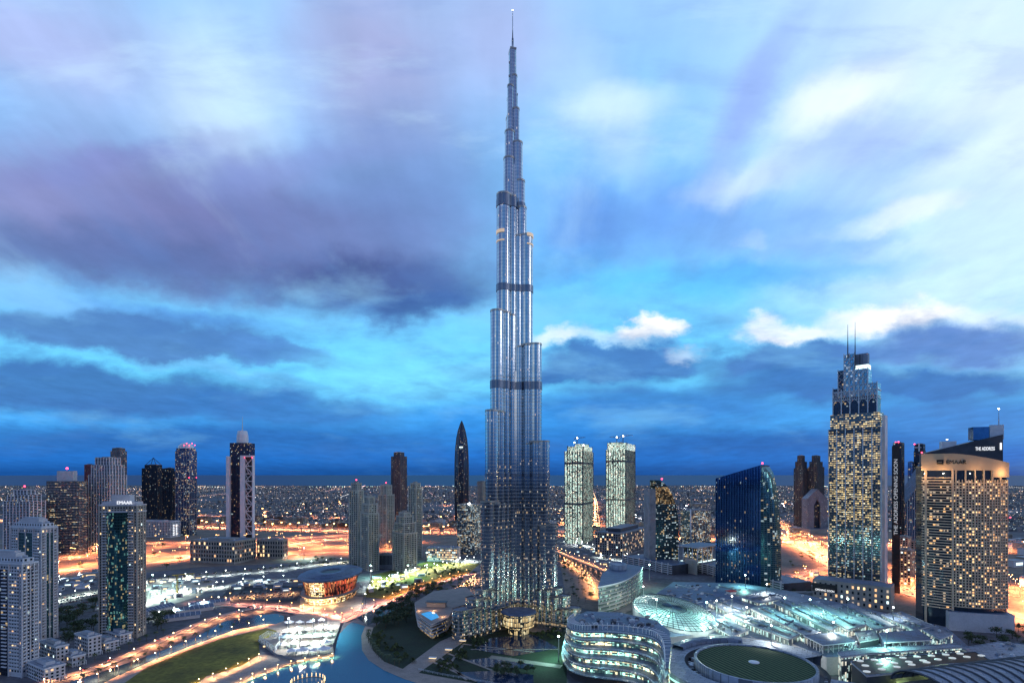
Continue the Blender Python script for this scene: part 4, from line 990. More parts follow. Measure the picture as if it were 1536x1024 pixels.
def cblock(t0, t1, depth, z0, z1, m=g_crown, n=3, nm='crown_block'):
    P = [u + ee * L * t0, u + ee * L * t1]; q = [tuple(P[0] + nn * 0.4), tuple(P[1] + nn * 0.4), tuple(P[1] - nn * depth), tuple(P[0] - nn * depth)]
    b = MB(); b.prism(q, z0, z1, 0, 1); k = b.build(nm, [m, M['roofw']], r_)
    f = MB()
    for j in range(n + 1):
        cc = along(q[0], q[1], j / n); f.box((cc[0], cc[1], (z0 + z1) / 2 + 1), (1.2, 1.6, z1 - z0 + 2), ang)
    z = z0
    while z < z1 - 4:
        for j in range(n):
            a_, c_ = along(q[0], q[1], j / n), along(q[0], q[1], (j + 1) / n); hh = min(12, z1 - z)
            f.bar((a_[0] + nn.x, a_[1] + nn.y, z), (c_[0] + nn.x, c_[1] + nn.y, z + hh), 0.35, 4); f.bar((c_[0] + nn.x, c_[1] + nn.y, z), (a_[0] + nn.x, a_[1] + nn.y, z + hh), 0.35, 4)
        z += 12
    f.build('lattice_frame', M['alu'], k); return q
z0 = Zat(590, Y)
cblock(0.0, 0.13, 22, z0, Zat(576, Y), g_dark, 1); cblock(0.12, 0.30, 24, z0, Zat(548, Y), g_dark, 1)
qA = cblock(0.26, 0.50, 22, z0, Zat(524, Y), g_crown, 2); qB = cblock(0.48, 0.80, 26, z0, Zat(549, Y), g_crown, 3); cblock(0.79, 1.0, 26, z0, Zat(572, Y), g_crown, 2)
b = MB(); m_ = u + ee * L * 0.70; b.prism([tuple(m_ - ee * 12), tuple(m_ + ee * 7), tuple(m_ + ee * 7 - nn * 18), tuple(m_ - ee * 12 - nn * 18)], Zat(549, Y), Zat(543, Y), 0, 1); b.build('crown_block', [M['litcool'], M['roofw']], r_)
m_ = u + ee * L * 0.58 - nn * 10; b = MB(); b.prism([tuple(m_ - ee * 7), tuple(m_ + ee * 12), tuple(m_ + ee * 12 - nn * 12), tuple(m_ - ee * 7 - nn * 12)], Zat(549, Y), Zat(524, Y), 0, 1); b.build('plant_house', [M['roofw'], M['roofw']], r_)
for t_, dpt, zt_, zb_ in ((0.36, -4, 478, 530), (0.52, -2, 476, 548)):
    m_ = u + ee * L * t_ - nn * dpt; antenna(r_, (m_.x, m_.y), Zat(zb_, Y), Zat(zt_, Y), 1.1, 'darkc')
# podium with dark screen
pp, Yp = corner_fp(1219, 1336, 1352, 918, R(42), rlen=40); b = MB(); b.prism(pp, 0, 36, 0, 1); pd = b.build('podium', [M['stone'], M['roofb']], r_)
b = MB(); u2, v2 = Vector(pp[3]), Vector(pp[0]); ang2 = math.atan2((v2 - u2).y, (v2 - u2).x)
m_ = u2 + (v2 - u2) * 0.16; b.box((m_.x, m_.y - 1, 24), (34, 1.5, 12), ang2); b.build('dark_screen', M['black'], r_)
lettering(r_, 'OPENING SOON', (m_.x + 0.9 * math.sin(ang2) , m_.y - 1 - 0.95, 20), 4.5, ang2, width=26)
panes(r_, pp, 2, 34, 8, 7, 0.35, 0.5, 0.5, edges={3}, depth=0.3, maxp=40)

# ------------------------------------------------------------------ bowed sandstone hotel
HY = 690.0; hl, hr = Xat(1387, HY), Xat(1514, HY); hc = ((hl + hr) / 2, HY); hw = (hr - hl) / 2; hz = R(-22)
def HT(x, y): return (hc[0] + x * math.cos(hz) - y * math.sin(hz), hc[1] + x * math.sin(hz) + y * math.cos(hz))
NA = 28; Wd = hw * 0.82; sag = 15
arc = [HT(-Wd + 2 * Wd * i / NA, 10 - sag * (1 - (2 * i / NA - 1) ** 2)) for i in range(NA + 1)]
hpoly = arc + [HT(Wd, 40), HT(-Wd, 40)]
hroot = thing('bowed_hotel', 'broad sandstone hotel with a bowed front, warm rooms and dark letters', 'hotel', (hc[0], hc[1] + 15, 0))
hz1 = Zat(705, HY - 8)
b = MB(); b.prism(inset(hpoly, 0.7), 0, hz1 + 6, 0, 1); b.build('wall', [M['dglass'], M['roof']], hroot)
ge = set(range(0, 9)); pe = set(range(9, NA))
panes(hroot, inset(hpoly, 0.7), 30, hz1 - 13, 3.55, 3.2, 0.62, 0.58, 0.27, edges=pe, depth=0.35, weights=(4, 4, 3, 0))
f = MB()
nfl = int((hz1 - 44) / 3.55)
for i in sorted(pe):
    p, q = arc[i], arc[i + 1]; L = math.hypot(q[0] - p[0], q[1] - p[1]); ang = math.atan2(q[1] - p[1], q[0] - p[0]); k = max(1, round(L / 3.2))
    for j in range(k + 1 if i == NA - 1 else k):
        cc = along(p, q, j / k); wide = (i % 3 == 1 and j == 0); f.box((*cc, (30 + hz1 - (0 if wide else 12)) / 2), (1.3 if wide else 0.95, 2.2 if wide else 1.2, hz1 - 30 - (0 if wide else 12)), ang)
    for kf in range(nfl + 1):
        cc = along(p, q, 0.5); f.box((*cc, 30 + kf * 3.55), (L, 1.0, 1.35), ang)
M['hstone'] = mat('hotel_stone', (0.74, 0.54, 0.36), 0.8, var=0.15, scale=0.05, fine=0.1)
f.build('stone_frame', M['hstone'], hroot)
for kf in range(nfl + 4):
    f = MB()
    for i in sorted(ge):
        p, q = arc[i], arc[i + 1]; L = math.hypot(q[0] - p[0], q[1] - p[1]); ang = math.atan2(q[1] - p[1], q[0] - p[0])
        cc = along(p, q, 0.5); f.box((*cc, 26 + kf * 3.55), (L + 0.5, 3.0, 1.25), ang)
    f.build('balcony', M['hstone'], hroot)
for i in (1, 9): f = MB(); f.box((*arc[i], hz1 / 2), (1.8, 3.6, hz1 + 4), hz); f.build('pilaster', M['hstone'], hroot)
panes(hroot, inset(hpoly, 0.7), 28, hz1 - 8, 3.55, 4.0, 0.8, 0.5, 0.25, edges=ge, depth=0.35, maxp=0, weights=(4, 4, 3, 0)) if False else None
b = MB()
for i in sorted(ge):
    p, q = inset(hpoly, 0.7)[i], inset(hpoly, 0.7)[i + 1]; ang = math.atan2(q[1] - p[1], q[0] - p[0]); L = math.hypot(q[0] - p[0], q[1] - p[1])
    for kf in range(nfl + 2):
        if random.random() < 0.22: cc = along(p, q, 0.5); b.box((*cc, 27.9 + kf * 3.55), (L * random.uniform(.4, .9), 0.5, 1.9), ang, random.choice((0, 0, 1)))
ob = b.build('balcony_room_glow', [M['litdim'], M['litgold']], hroot); ob['kind'] = 'stuff'
# sand fascia with letters: sloping top
def fz(p):                       # top edge falls from the balcony end to the other
    t_ = ((p[0] - hc[0]) * math.cos(hz) + (p[1] - hc[1]) * math.sin(hz) + Wd) / (2 * Wd); return hz1 + 22 - 12 * max(0, t_ - 0.3) ** 1.3 * 1.6
M['fascia'] = mat('sand_fascia', (0.62, 0.42, 0.26), 0.7, var=0.08, scale=0.05)
b = MB(); fp = inset(hpoly, -1.4); nA = NA + 1
fpl = fp[:nA] + list(reversed(inset(hpoly, 0.2)[:nA])); v0 = len(b.v); n2 = nA
for i in range(NA):
    zb = hz1 if i < 22 else hz1 - 9
    P = [fp[i], fp[i + 1]]; Q = [inset(hpoly, 0.2)[i], inset(hpoly, 0.2)[i + 1]]; v0 = len(b.v)
    for (a_, c_) in ((P[0], Q[0]), (P[1], Q[1])): b.v += [(a_[0], a_[1], zb), (a_[0], a_[1], fz(a_)), (c_[0], c_[1], fz(a_)), (c_[0], c_[1], zb)]
    b.face([v0, v0 + 4, v0 + 5, v0 + 1]); b.face([v0 + 1, v0 + 5, v0 + 6, v0 + 2]); b.face([v0 + 3, v0 + 7, v0 + 4, v0]); b.face([v0 + 2, v0 + 6, v0 + 7, v0 + 3])
b.build('sloping_fascia', M['fascia'], hroot)
i_ = 6; mA, mB = Vector(fp[7]), Vector(fp[12]); m_ = (mA + mB) / 2; an = math.atan2((mB - mA).y, (mB - mA).x); off = Vector((math.sin(an), -math.cos(an))) * 1.6
M['letterd'] = mat('dark_letter', (0.02, 0.015, 0.012), 0.5, var=0)
lettering(hroot, 'EMAAR', (m_.x + off.x + 2.2, m_.y + off.y, hz1 + 10.5), 7.5, an, 'letterd', extrude=0.5, width=20)
sq = m_ - (mB - mA).normalized() * 14.5 + off; b = MB(); b.box((sq.x, sq.y, hz1 + 11), (7, 1.0, 6), an); b.build('sign_emblem', M['letterd'], hroot)
b = MB()
for k in range(3): b.box((sq.x + off.x * .4 + (k - 1) * 1.2, sq.y + off.y * .4, hz1 + 10.2 + k * 0.8), (5 - k, 0.3, 0.5), an)
b.build('sign_emblem_wave', M['fascia'], hroot)
# warm uplights that wash the fascia
def uplight(root, p, col, watt, rad=1.0, name='uplight'):
    ld = bpy.data.lights.new(name, 'POINT'); ld.energy = watt; ld.color = col; ld.shadow_soft_size = rad
    o = bpy.data.objects.new(name, ld); COL.objects.link(o); o.parent = root; o.location = Vector(p) - Vector(root['_o']); return o
for i in (3, 9, 15, 22):
    p = Vector(fp[i]); c_ = p - Vector(centre(hpoly)); q = p + c_.normalized() * 14
    uplight(hroot, (q.x, q.y, hz1 - 4), (1.0, 0.62, 0.3), 7000, 0.3)
# dark rising roof wedge with white letters
wpts = [HT(-Wd + 4, 14), HT(Wd - 3, 14), HT(Wd - 3, 36), HT(-Wd + 4, 36)]
tz = lambda p: hz1 + 22 + 25 * max(0, ((p[0] - hc[0]) * math.cos(hz) + (p[1] - hc[1]) * math.sin(hz) + Wd) / (2 * Wd)) ** 0.9
b = MB(); b.slopeprism(wpts, hz1 + 5, tz, 0, 0); b.build('roof_wedge', M['darkc'], hroot)
p = HT(Wd * 0.52, 13.4); lettering(hroot, 'THE ADDRESS', (p[0], p[1], hz1 + 28), 6.5, hz, width=20)
lettering(hroot, '\uFEE5\uFE8D\uFEEE\uFEE8\uFECC\uFEDF\uFE8D', (p[0] + 4, p[1] + 1, hz1 + 35), 4.5, hz, width=13)
p = HT(Wd - 5.5, 13.2); b = MB(); b.box((p[0], p[1], hz1 + 31), (1.8, 0.6, 9), hz); b.build('sign_panel', M['signw'], hroot)
b = MB(); b.prism([HT(Wd * .28, 18), HT(Wd * .95, 18), HT(Wd * .95, 34), HT(Wd * .28, 34)], hz1 + 40, hz1 + 57, 0, 1); b.build('roof_box', [M['bglass'], M['roofw']], hroot)
b = MB(); b.prism([HT(Wd * .66, 16), HT(Wd * .97, 16), HT(Wd * .97, 20), HT(Wd * .66, 20)], hz1 + 40, hz1 + 59, 0, 1); b.build('roof_box', [M['alu'], M['roofw']], hroot)
b = MB(); b.prism([HT(-Wd * .45, 20), HT(-Wd * .1, 20), HT(-Wd * .1, 30), HT(-Wd * .45, 30)], hz1 + 26, hz1 + 39, 0, 1); b.build('roof_box', [M['white'], M['roofw']], hroot)
p = HT(Wd * .92, 24); antenna(hroot, p, hz1 + 56, Zat(614, HY + 15), 0.8); beacon(hroot, (*p, Zat(614, HY + 15)), 1.6, 'l_white')
p = HT(-Wd * .3, 24); antenna(hroot, p, hz1 + 38, Zat(658, HY + 15), 0.6); beacon(hroot, (*p, Zat(658, HY + 15)), 1.4, 'l_white')
beacon(hroot, (*HT(-Wd - 1, 8), hz1 + 24), 1.8); beacon(hroot, (*HT(Wd + 2, 8), hz1 - 60), 1.4)
b = MB(); b.prism([HT(-Wd * .5, -12), HT(Wd * 1.04, -4), HT(Wd * 1.04, 40), HT(-Wd * .5, 40)], 0, 24, 0, 1); b.build('podium', [M['pale'], M['roofb']], hroot)

# ------------------------------------------------------------------ towers and blocks behind the two hotels
r_, p_, Y_, z_ = stepped('black_tower', 'black tower with a glowing red roof edge beside the gold lit one', 1340, 1352, 1359, 842, R(50), [(1.0, 664)], g_dark, 'black', 4, 6, (0.6, 0.3), (0.8, 0.5), rlen=22)
beacon(r_, (p_[0][0] - 8, p_[0][1] - 2, z_ + 2), 3.2); beacon(r_, (p_[3][0] + 4, p_[3][1] - 2, z_ + 2), 2.6)
r_, p_, Y_, z_ = stepped('black_tower', 'black tower with pale crosses near its top, behind the bowed hotel', 1371, 1385, 1393, 830, R(50), [(1.0, 676), (0.9, 666)], g_dark, 'black', 4, 6, (0.6, 0.3), (0.8, 0.5), rlen=22)
b = MB(); m_ = along(p_[3], p_[0], 0.5); b.box((m_[0] - 1, m_[1] - 3, z_ - 8), (26, 1.5, 2)); b.box((m_[0] - 1, m_[1] - 3, z_ - 8), (3, 1.6, 20)); b.build('crown_frame', M['alu'], r_); beacon(r_, (p_[3][0], p_[3][1] - 2, z_ + 1), 3)
Y = 1250.0; x0, x1 = Xat(1361, Y), Xat(1402, Y); r_ = thing('sloping_glass_tower', 'dark blue gridded glass tower with a diagonal roof edge behind the bowed hotel', 'tower', ((x0 + x1) / 2, Y + 20, 0))
pl = [(x0, Y), (x1, Y), (x1, Y + 40), (x0, Y + 40)]; za_, zb_ = Zat(752, Y), Zat(688, Y)
b = MB(); b.slopeprism(pl, 0, lambda p: za_ + (zb_ - za_) * (p[0] - x0) / (x1 - x0), 0, 1); b.build('glazing', [glassmat('night_blue_glass', 3.4, 4, 0.12, glass=(0.05, 0.1, 0.22), metal=0.85, wall=(0.2, 0.24, 0.32), es=1.2, sill=0.1, jamb=0.08), M['roofb']], r_)
f = MB()
for j in range(13):
    x = x0 + (x1 - x0) * j / 12; h = za_ + (zb_ - za_) * j / 12; f.box((x, Y - 0.3, h / 2), (0.7, 0.8, h))
f.build('mullion_rib', M['alu'], r_)
Y = 1300.0; x0, x1 = Xat(1362, Y), Xat(1372, Y); stepped('blue_strip_tower', 'slim bright blue glass strip beside the diagonal roofed tower', 1362, 1369, 1374, 830, R(48), [(1.0, 693)], glassmat('bright_blue', 3.4, 4, 0.05, glass=(0.15, 0.35, 0.7), metal=0.85, wall=(0.1, 0.2, 0.45), es=1.2, sill=0.1, jamb=0.08), 'darkc', 4, 6, (0.5, 0.3), (0.6, 0.3), rlen=20)
for (l, c, r, base, top, lab) in ((1345, 1366, 1376, 880, 826, 'rusty orange apartment block by the highway, closest to the gold lit tower'), (1366, 1382, 1392, 872, 812, 'rusty orange apartment block tucked beside the bowed hotel'), (1346, 1362, 1370, 858, 806, 'brown apartment block above the highway bend behind the gold lit tower')):
    block('apartment_block', lab, l, c, r, base, top, R(50), wall='stone', plit=0.35, bay=5, fh=4.2, rlen=26, maxp=60, roof='roof')
# ------------------------------------------------------------------ ground, roads, water
M['land'] = mat('city_ground', (0.10, 0.10, 0.115), 0.9, var=0.45, scale=0.012, fine=0.35)
M['sand'] = mat('sandy_lot', (0.19, 0.15, 0.12), 0.9, var=0.35, scale=0.02, fine=0.25)
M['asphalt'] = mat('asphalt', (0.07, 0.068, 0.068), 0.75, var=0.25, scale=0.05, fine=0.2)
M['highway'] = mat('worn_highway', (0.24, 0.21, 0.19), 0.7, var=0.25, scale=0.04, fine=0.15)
M['paving'] = mat('stone_paving', (0.30, 0.25, 0.22), 0.7, var=0.22, scale=0.08, fine=0.2)
M['tan'] = mat('tan_paving', (0.26, 0.22, 0.20), 0.75, var=0.2, scale=0.1, fine=0.2)
M['lawn'] = mat('olive_lawn', (0.15, 0.13, 0.022), 0.95, var=0.6, scale=0.022, fine=0.35)
M['dlawn'] = mat('park_lawn', (0.02, 0.035, 0.02), 0.95, var=0.4, scale=0.05, fine=0.3)
M['darkplot'] = mat('dark_plot', (0.03, 0.035, 0.045), 0.9, var=0.4, scale=0.03, fine=0.3)
M['paint'] = mat('road_paint', (0.6, 0.58, 0.55), 0.6, var=0.1)
def water(name, base, rough, bump, scale):
    m_ = bpy.data.materials.new(name); m_.use_nodes = True; q = NT(m_.node_tree); bs = q.n['Principled BSDF']
    g = q.new('ShaderNodeNewGeometry', out=0)
    n = q.noise(q.v('MULTIPLY', g, (1, 0.6, 1)), scale, 4.0, 0.6)
    bs.inputs['Base Color'].default_value = (*base, 1); bs.inputs['Roughness'].default_value = rough; bs.inputs['IOR'].default_value = 1.33
    q.put(bs.inputs['Normal'], q.new('ShaderNodeBump', {'Strength': bump, 'Distance': 0.3, 'Height': n})); return m_
M['lake'] = water('lake_water', (0.03, 0.16, 0.26), 0.06, 0.9, 0.3)
M['canal'] = water('canal_water', (0.02, 0.05, 0.09), 0.1, 0.3, 0.3)
M['sea'] = water('sea_water', (0.006, 0.05, 0.15), 0.45, 0.2, 0.002); M['sea'].node_tree.nodes['Principled BSDF'].inputs['Specular IOR Level'].default_value = 0.12
def P(pts, z=0.0): return [G(x, y, z) for x, y in pts]
def sheet(name, pts, z, m_, kind='structure', world=False):
    b = MB(); b.poly(pts if world else [(q.x, q.y, z) for q in P(pts)], 0); o = b.build(name, M[m_]); o['kind'] = kind; return o
b = MB(); b.poly([(-60000, -800, 0), (60000, -800, 0), (60000, 10900, 0), (-60000, 10900, 0)]); struct('ground', b, M['land'])
b = MB(); coast = [(-60000, 9900), (-9000, 10200), (-5200, 10600), (-2500, 9700), (800, 9900), (3500, 10500), (6000, 9800), (60000, 10000)]
b.poly([(x, y, 0.6) for x, y in coast] + [(400000, 500000, 0.6), (-400000, 500000, 0.6)]); struct('sea', b, M['sea'])

def smooth(pts, n=8):
    out = []
    for i in range(len(pts) - 1):
        p0, p1, p2, p3 = (Vector(pts[max(0, min(len(pts) - 1, k))]) for k in (i - 1, i, i + 1, i + 2))
        for k in range(n):
            t_ = k / n; out.append(0.5 * ((2 * p1) + (p2 - p0) * t_ + (2 * p0 - 5 * p1 + 4 * p2 - p3) * t_ ** 2 + (3 * p1 - p0 - 3 * p2 + p3) * t_ ** 3))
    out.append(Vector(pts[-1])); return out
def normals(c):
    out = []
    for i in range(len(c)):
        e = (c[min(i + 1, len(c) - 1)] - c[max(i - 1, 0)]); e = Vector((e.x, e.y)).normalized(); out.append(Vector((-e.y, e.x)))
    return out
def resample(c, step):
    out = []; acc = 0.0
    for a, b_ in zip(c, c[1:]):
        L = (b_ - a).length; d_ = acc
        while d_ < L:
            out.append((a + (b_ - a) * (d_ / L), math.atan2((b_ - a).y, (b_ - a).x))); d_ += step
        acc = d_ - L
    return out
ROADS = {}
def road(name, pts, wdt, z, m_='asphalt', lanes=4, kerb=True, n=8, median=False):
    c = smooth(pts, n); nr = normals(c); h = wdt / 2; ROADS[name] = (c, wdt, z)
    L = [Vector((p.x + q.x * h, p.y + q.y * h, z)) for p, q in zip(c, nr)]; Rr = [Vector((p.x - q.x * h, p.y - q.y * h, z)) for p, q in zip(c, nr)]
    b = MB(); b.strip(Rr, L); struct(name, b, M[m_])
    b = MB()
    for k in range(1, lanes):
        o_ = -h + wdt * k / lanes
        for i in range(len(c) - 1):
            L_ = (c[i + 1] - c[i]).length; nd = max(1, int(L_ / 14))
            for j in range(nd):
                a, e = c[i] + (c[i + 1] - c[i]) * (j / nd), c[i] + (c[i + 1] - c[i]) * ((j + 0.45) / nd); q = nr[i]
                b.strip([Vector((a.x + q.x * (o_ - .2), a.y + q.y * (o_ - .2), z + .03)), Vector((e.x + q.x * (o_ - .2), e.y + q.y * (o_ - .2), z + .03))], [Vector((a.x + q.x * (o_ + .2), a.y + q.y * (o_ + .2), z + .03)), Vector((e.x + q.x * (o_ + .2), e.y + q.y * (o_ + .2), z + .03))])
    if lanes > 1: struct('road_markings', b, M['paint'])
    if kerb:
        b = MB()
        for s_ in (-1, 1) + ((0,) if median else ()):
            for i in range(len(c) - 1):
                a, e = c[i] + Vector((*(nr[i] * h * s_), 0)), c[i + 1] + Vector((*(nr[i + 1] * h * s_), 0)); m_2 = (a + e) / 2
                b.box((m_2.x, m_2.y, z + 0.2), ((e - a).length + 0.2, 1.2 if s_ else 2.4, 0.5), math.atan2((e - a).y, (e - a).x))
        struct('kerb', b, M['concrete'])
# lit sand round the interchanges
sheet('sandy_ground', [(40, 872), (150, 866), (300, 850), (420, 845), (540, 850), (720, 830), (730, 792), (400, 778), (60, 800), (-150, 830)], 0.10, 'sand')
sheet('sandy_ground', [(840, 800), (960, 812), (1080, 812), (1160, 880), (1245, 900), (1400, 930), (1650, 960), (1650, 850), (1380, 800), (1160, 780), (860, 782)], 0.11, 'sand')
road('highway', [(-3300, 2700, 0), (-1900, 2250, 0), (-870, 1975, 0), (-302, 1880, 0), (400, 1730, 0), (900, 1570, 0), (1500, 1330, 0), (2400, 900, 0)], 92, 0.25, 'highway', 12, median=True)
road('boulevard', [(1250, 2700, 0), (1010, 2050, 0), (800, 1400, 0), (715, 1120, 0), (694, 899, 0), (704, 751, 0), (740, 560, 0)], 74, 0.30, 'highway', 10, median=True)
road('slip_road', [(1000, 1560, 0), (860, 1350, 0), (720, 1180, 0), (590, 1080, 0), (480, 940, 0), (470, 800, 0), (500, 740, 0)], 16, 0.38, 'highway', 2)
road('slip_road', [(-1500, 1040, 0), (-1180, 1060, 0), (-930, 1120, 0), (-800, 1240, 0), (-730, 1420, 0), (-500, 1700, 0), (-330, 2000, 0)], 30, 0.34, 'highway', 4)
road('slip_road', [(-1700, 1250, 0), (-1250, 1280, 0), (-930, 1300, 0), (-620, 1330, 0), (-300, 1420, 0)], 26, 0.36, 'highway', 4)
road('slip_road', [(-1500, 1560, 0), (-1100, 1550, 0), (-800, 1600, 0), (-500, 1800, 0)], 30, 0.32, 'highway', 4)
road('distant_avenue', [(-150, 2020, 0), (-230, 2500, 0), (-190, 3300, 0), (-60, 4600, 0), (60, 6500, 0)], 40, 0.3, 'highway', 1, kerb=False)
road('distant_avenue', [(330, 2100, 0), (420, 2700, 0), (560, 3600, 0), (900, 6000, 0)], 34, 0.3, 'highway', 1, kerb=False)
# canal-side street and roads of the near quarter
road('street', [tuple(G(x, y)) for x, y in ((40, 1034), (100, 1014), (150, 1000), (215, 972), (270, 948), (330, 924), (400, 910), (452, 914))], 11, 0.42, 'paving', 2)
road('street', [tuple(G(x, y)) for x, y in ((290, 907), (370, 910), (440, 918), (500, 932), (522, 929), (550, 916), (590, 901), (628, 884), (665, 872), (720, 858))], 13, 0.46, 'paving', 2)
road('street', [tuple(G(x, y)) for x, y in ((160, 880), (221, 869), (300, 862), (400, 853), (470, 845), (540, 838))], 16, 0.40, 'asphalt', 2)
road('street', [tuple(G(x, y)) for x, y in ((838, 822), (880, 850), (915, 890), (900, 930))], 12, 0.40, 'asphalt', 2)
# water, lawns, squares
sheet('canal', [(60, 1045), (101, 1024), (172, 1001), (234, 979), (294, 955), (336, 932), (385, 923), (415, 920), (426, 924), (426, 931), (413, 936), (400, 936), (351, 945), (294, 966), (226, 992), (167, 1018), (120, 1045)], 0.30, 'canal')
sheet('promenade', [(120, 1045), (167, 1018), (226, 992), (294, 966), (351, 945), (400, 936), (413, 936), (426, 931), (432, 942), (415, 950), (400, 942), (331, 958), (276, 977.5), (221, 1000), (187, 1024), (150, 1045)], 0.34, 'paving')
sheet('lawn', [(150, 1045), (187, 1024), (221, 1000), (276, 977.5), (331, 958), (400, 942), (416, 946), (388, 966), (390, 981), (365, 997), (340, 1006), (310, 1014), (270, 1045)], 0.38, 'lawn')
sheet('promenade', [(270, 1045), (310, 1014), (340, 1006), (365, 997), (390, 981), (420, 984), (445, 993), (413, 1005), (370, 1022), (345, 1045)], 0.36, 'paving')
sheet('lake', [(345, 1045), (370, 1022), (413, 1005), (456, 992), (501, 984), (507, 953), (527, 932), (548, 939), (542, 953), (543, 975), (553, 990), (576, 1005), (606, 1018), (650, 1032), (690, 1045)], 0.32, 'lake')
sheet('canal_arm', [(537, 927), (556, 916), (575, 909), (602, 903), (600, 909), (575, 925), (562, 931), (552, 938)], 0.31, 'canal')
sheet('lakeside_path', [(690, 1045), (650, 1032), (606, 1018), (576, 1005), (553, 990), (543, 975), (542, 953), (548, 939), (560, 941), (555, 957), (559, 975), (576, 992), (604, 1003), (628, 1009), (700, 1022), (800, 1045)], 0.40, 'tan')
sheet('square', [(450, 897), (470, 890), (545, 895), (540, 915), (512, 926), (450, 923)], 0.44, 'paving')
sheet('park_lawn', [(800, 1045), (700, 1022), (628, 1009), (604, 1003), (576, 992), (559, 975), (555, 957), (560, 941), (600, 908), (660, 905), (700, 930), (850, 930), (850, 1045)], 0.18, 'dlawn')
sheet('park_path', [(604, 1003), (628, 1009), (663, 985), (702, 958), (725, 948), (760, 944), (760, 938), (700, 944), (660, 962)], 0.43, 'tan')
sheet('park_path', [(760, 938), (700, 940), (706, 934), (850, 938), (850, 946), (800, 948)], 0.45, 'tan')
sheet('dark_plot', [(325, 903), (400, 905), (445, 901), (455, 880), (400, 876), (345, 880)], 0.16, 'darkplot')
sheet('floodlit_yard', [(212, 915), (218, 870), (300, 862), (330, 872), (300, 893), (262, 905)], 0.22, 'paving')
sheet('gardens', [(545, 895), (600, 900), (700, 862), (720, 845), (640, 842), (560, 862)], 0.20, 'lawn')
sheet('gardens', [(838, 830), (900, 880), (905, 920), (850, 905)], 0.21, 'sand')
b = MB(); c_ = G(452, 1031); b.lathe((c_.x, c_.y, 0.35), [(21, 0), (20, 0.7), (0.1, 0.8)], 40); struct('plaza_disc', b, M['tan']) if False else None
# park terraces: dark wedges of planted ground and pools between pale paths
def wedge(pts, m_, z): sheet('park_terrace', pts, z, m_)
wedge([(705, 960), (722, 956), (742, 964), (706, 974)], 'dlawn', 0.47); wedge([(678, 983), (696, 972), (704, 986), (690, 992)], 'dlawn', 0.48); wedge([(650, 1000), (672, 985), (688, 1004), (660, 1012)], 'dlawn', 0.49)
M['pool'] = water('park_pool_water', (0.015, 0.03, 0.07), 0.1, 0.2, 0.4)
for pts in ([(735, 957), (800, 951), (838, 972), (770, 984), (712, 974)], [(700, 990), (745, 985), (800, 995), (800, 1003), (720, 1000)], [(690, 1008), (740, 1006), (800, 1012), (800, 1030), (720, 1026)]): sheet('pool', [(x, y) for x, y in pts], 0.5, 'pool')
for A, B_, wd in (((694, 966), (800, 978), 1.6), ((672, 980), (745, 1008), 1.6), ((650, 993), (715, 1022), 1.6), ((694, 968), (672, 1000), 1.4), ((706, 974), (838, 974), 1.3), ((660, 985), (700, 1020), 1.3), ((735, 985), (842, 1000), 5.0)):
    a, c = G(*A), G(*B_); e = (c - a).normalized(); n_ = Vector((-e.y, e.x, 0)) * wd; z = Vector((0, 0, 0.56)); b = MB(); b.strip([a - n_ + z, c - n_ + z], [a + n_ + z, c + n_ + z]); struct('park_path', b, M['tan'])

# ------------------------------------------------------------------ lamps
LD = {}
def light_data(key, col, watt, rad):
    if key not in LD:
        l = bpy.data.lights.new('lamp_light', 'SPOT'); l.energy = watt; l.color = col; l.shadow_soft_size = rad; l.spot_size = R(158); l.spot_blend = 0.35; LD[key] = l
    return LD[key]
PROTO = {}; NAME = {'sodiumfar': 'highway_light', 'townwhite': 'highway_light', 'warm': 'globe_lamp', 'warmsmall': 'globe_lamp', 'garden': 'globe_lamp', 'pink': 'globe_lamp'}
def lamp_proto(key, h, head_r, m_, col, watt, arms=1, mast=False):
    r_ = thing(NAME.get(key, 'floodlight_mast' if mast else 'street_lamp'), 'lamp', 'lamp', (0, 0, 0))
    b = MB(); b.bar((0, 0, 0), (0, 0, h), 0.28 if not mast else 0.6, 6, r2=0.16 if not mast else 0.4)
    if arms == 2: b.bar((-2.2, 0, h), (2.2, 0, h), 0.14, 4)
    elif arms == 1: b.bar((0, 0, h), (1.6, 0, h + 0.3), 0.14, 4)
    else: b.bar((-1.5, 0, h), (1.5, 0, h), 0.3, 4)
    b.build('pole', M['concrete'], r_)
    for sx in ((-2.2, 2.2) if arms == 2 else (1.6,) if arms == 1 else (0,)):
        b = MB(); b.ball((sx, 0, h + 0.2), head_r, 0, 8); b.build('lamp_head', M[m_], r_)
    if watt:
        o = bpy.data.objects.new('lamp_light', light_data(key, col, watt, head_r * 0.8)); COL.objects.link(o); o.parent = r_; o.location = ((2.2 if arms == 2 else 1.6 if arms == 1 else 0.0), 0 if arms else 2.0, h + 0.2 - head_r * 2.2)
    return r_
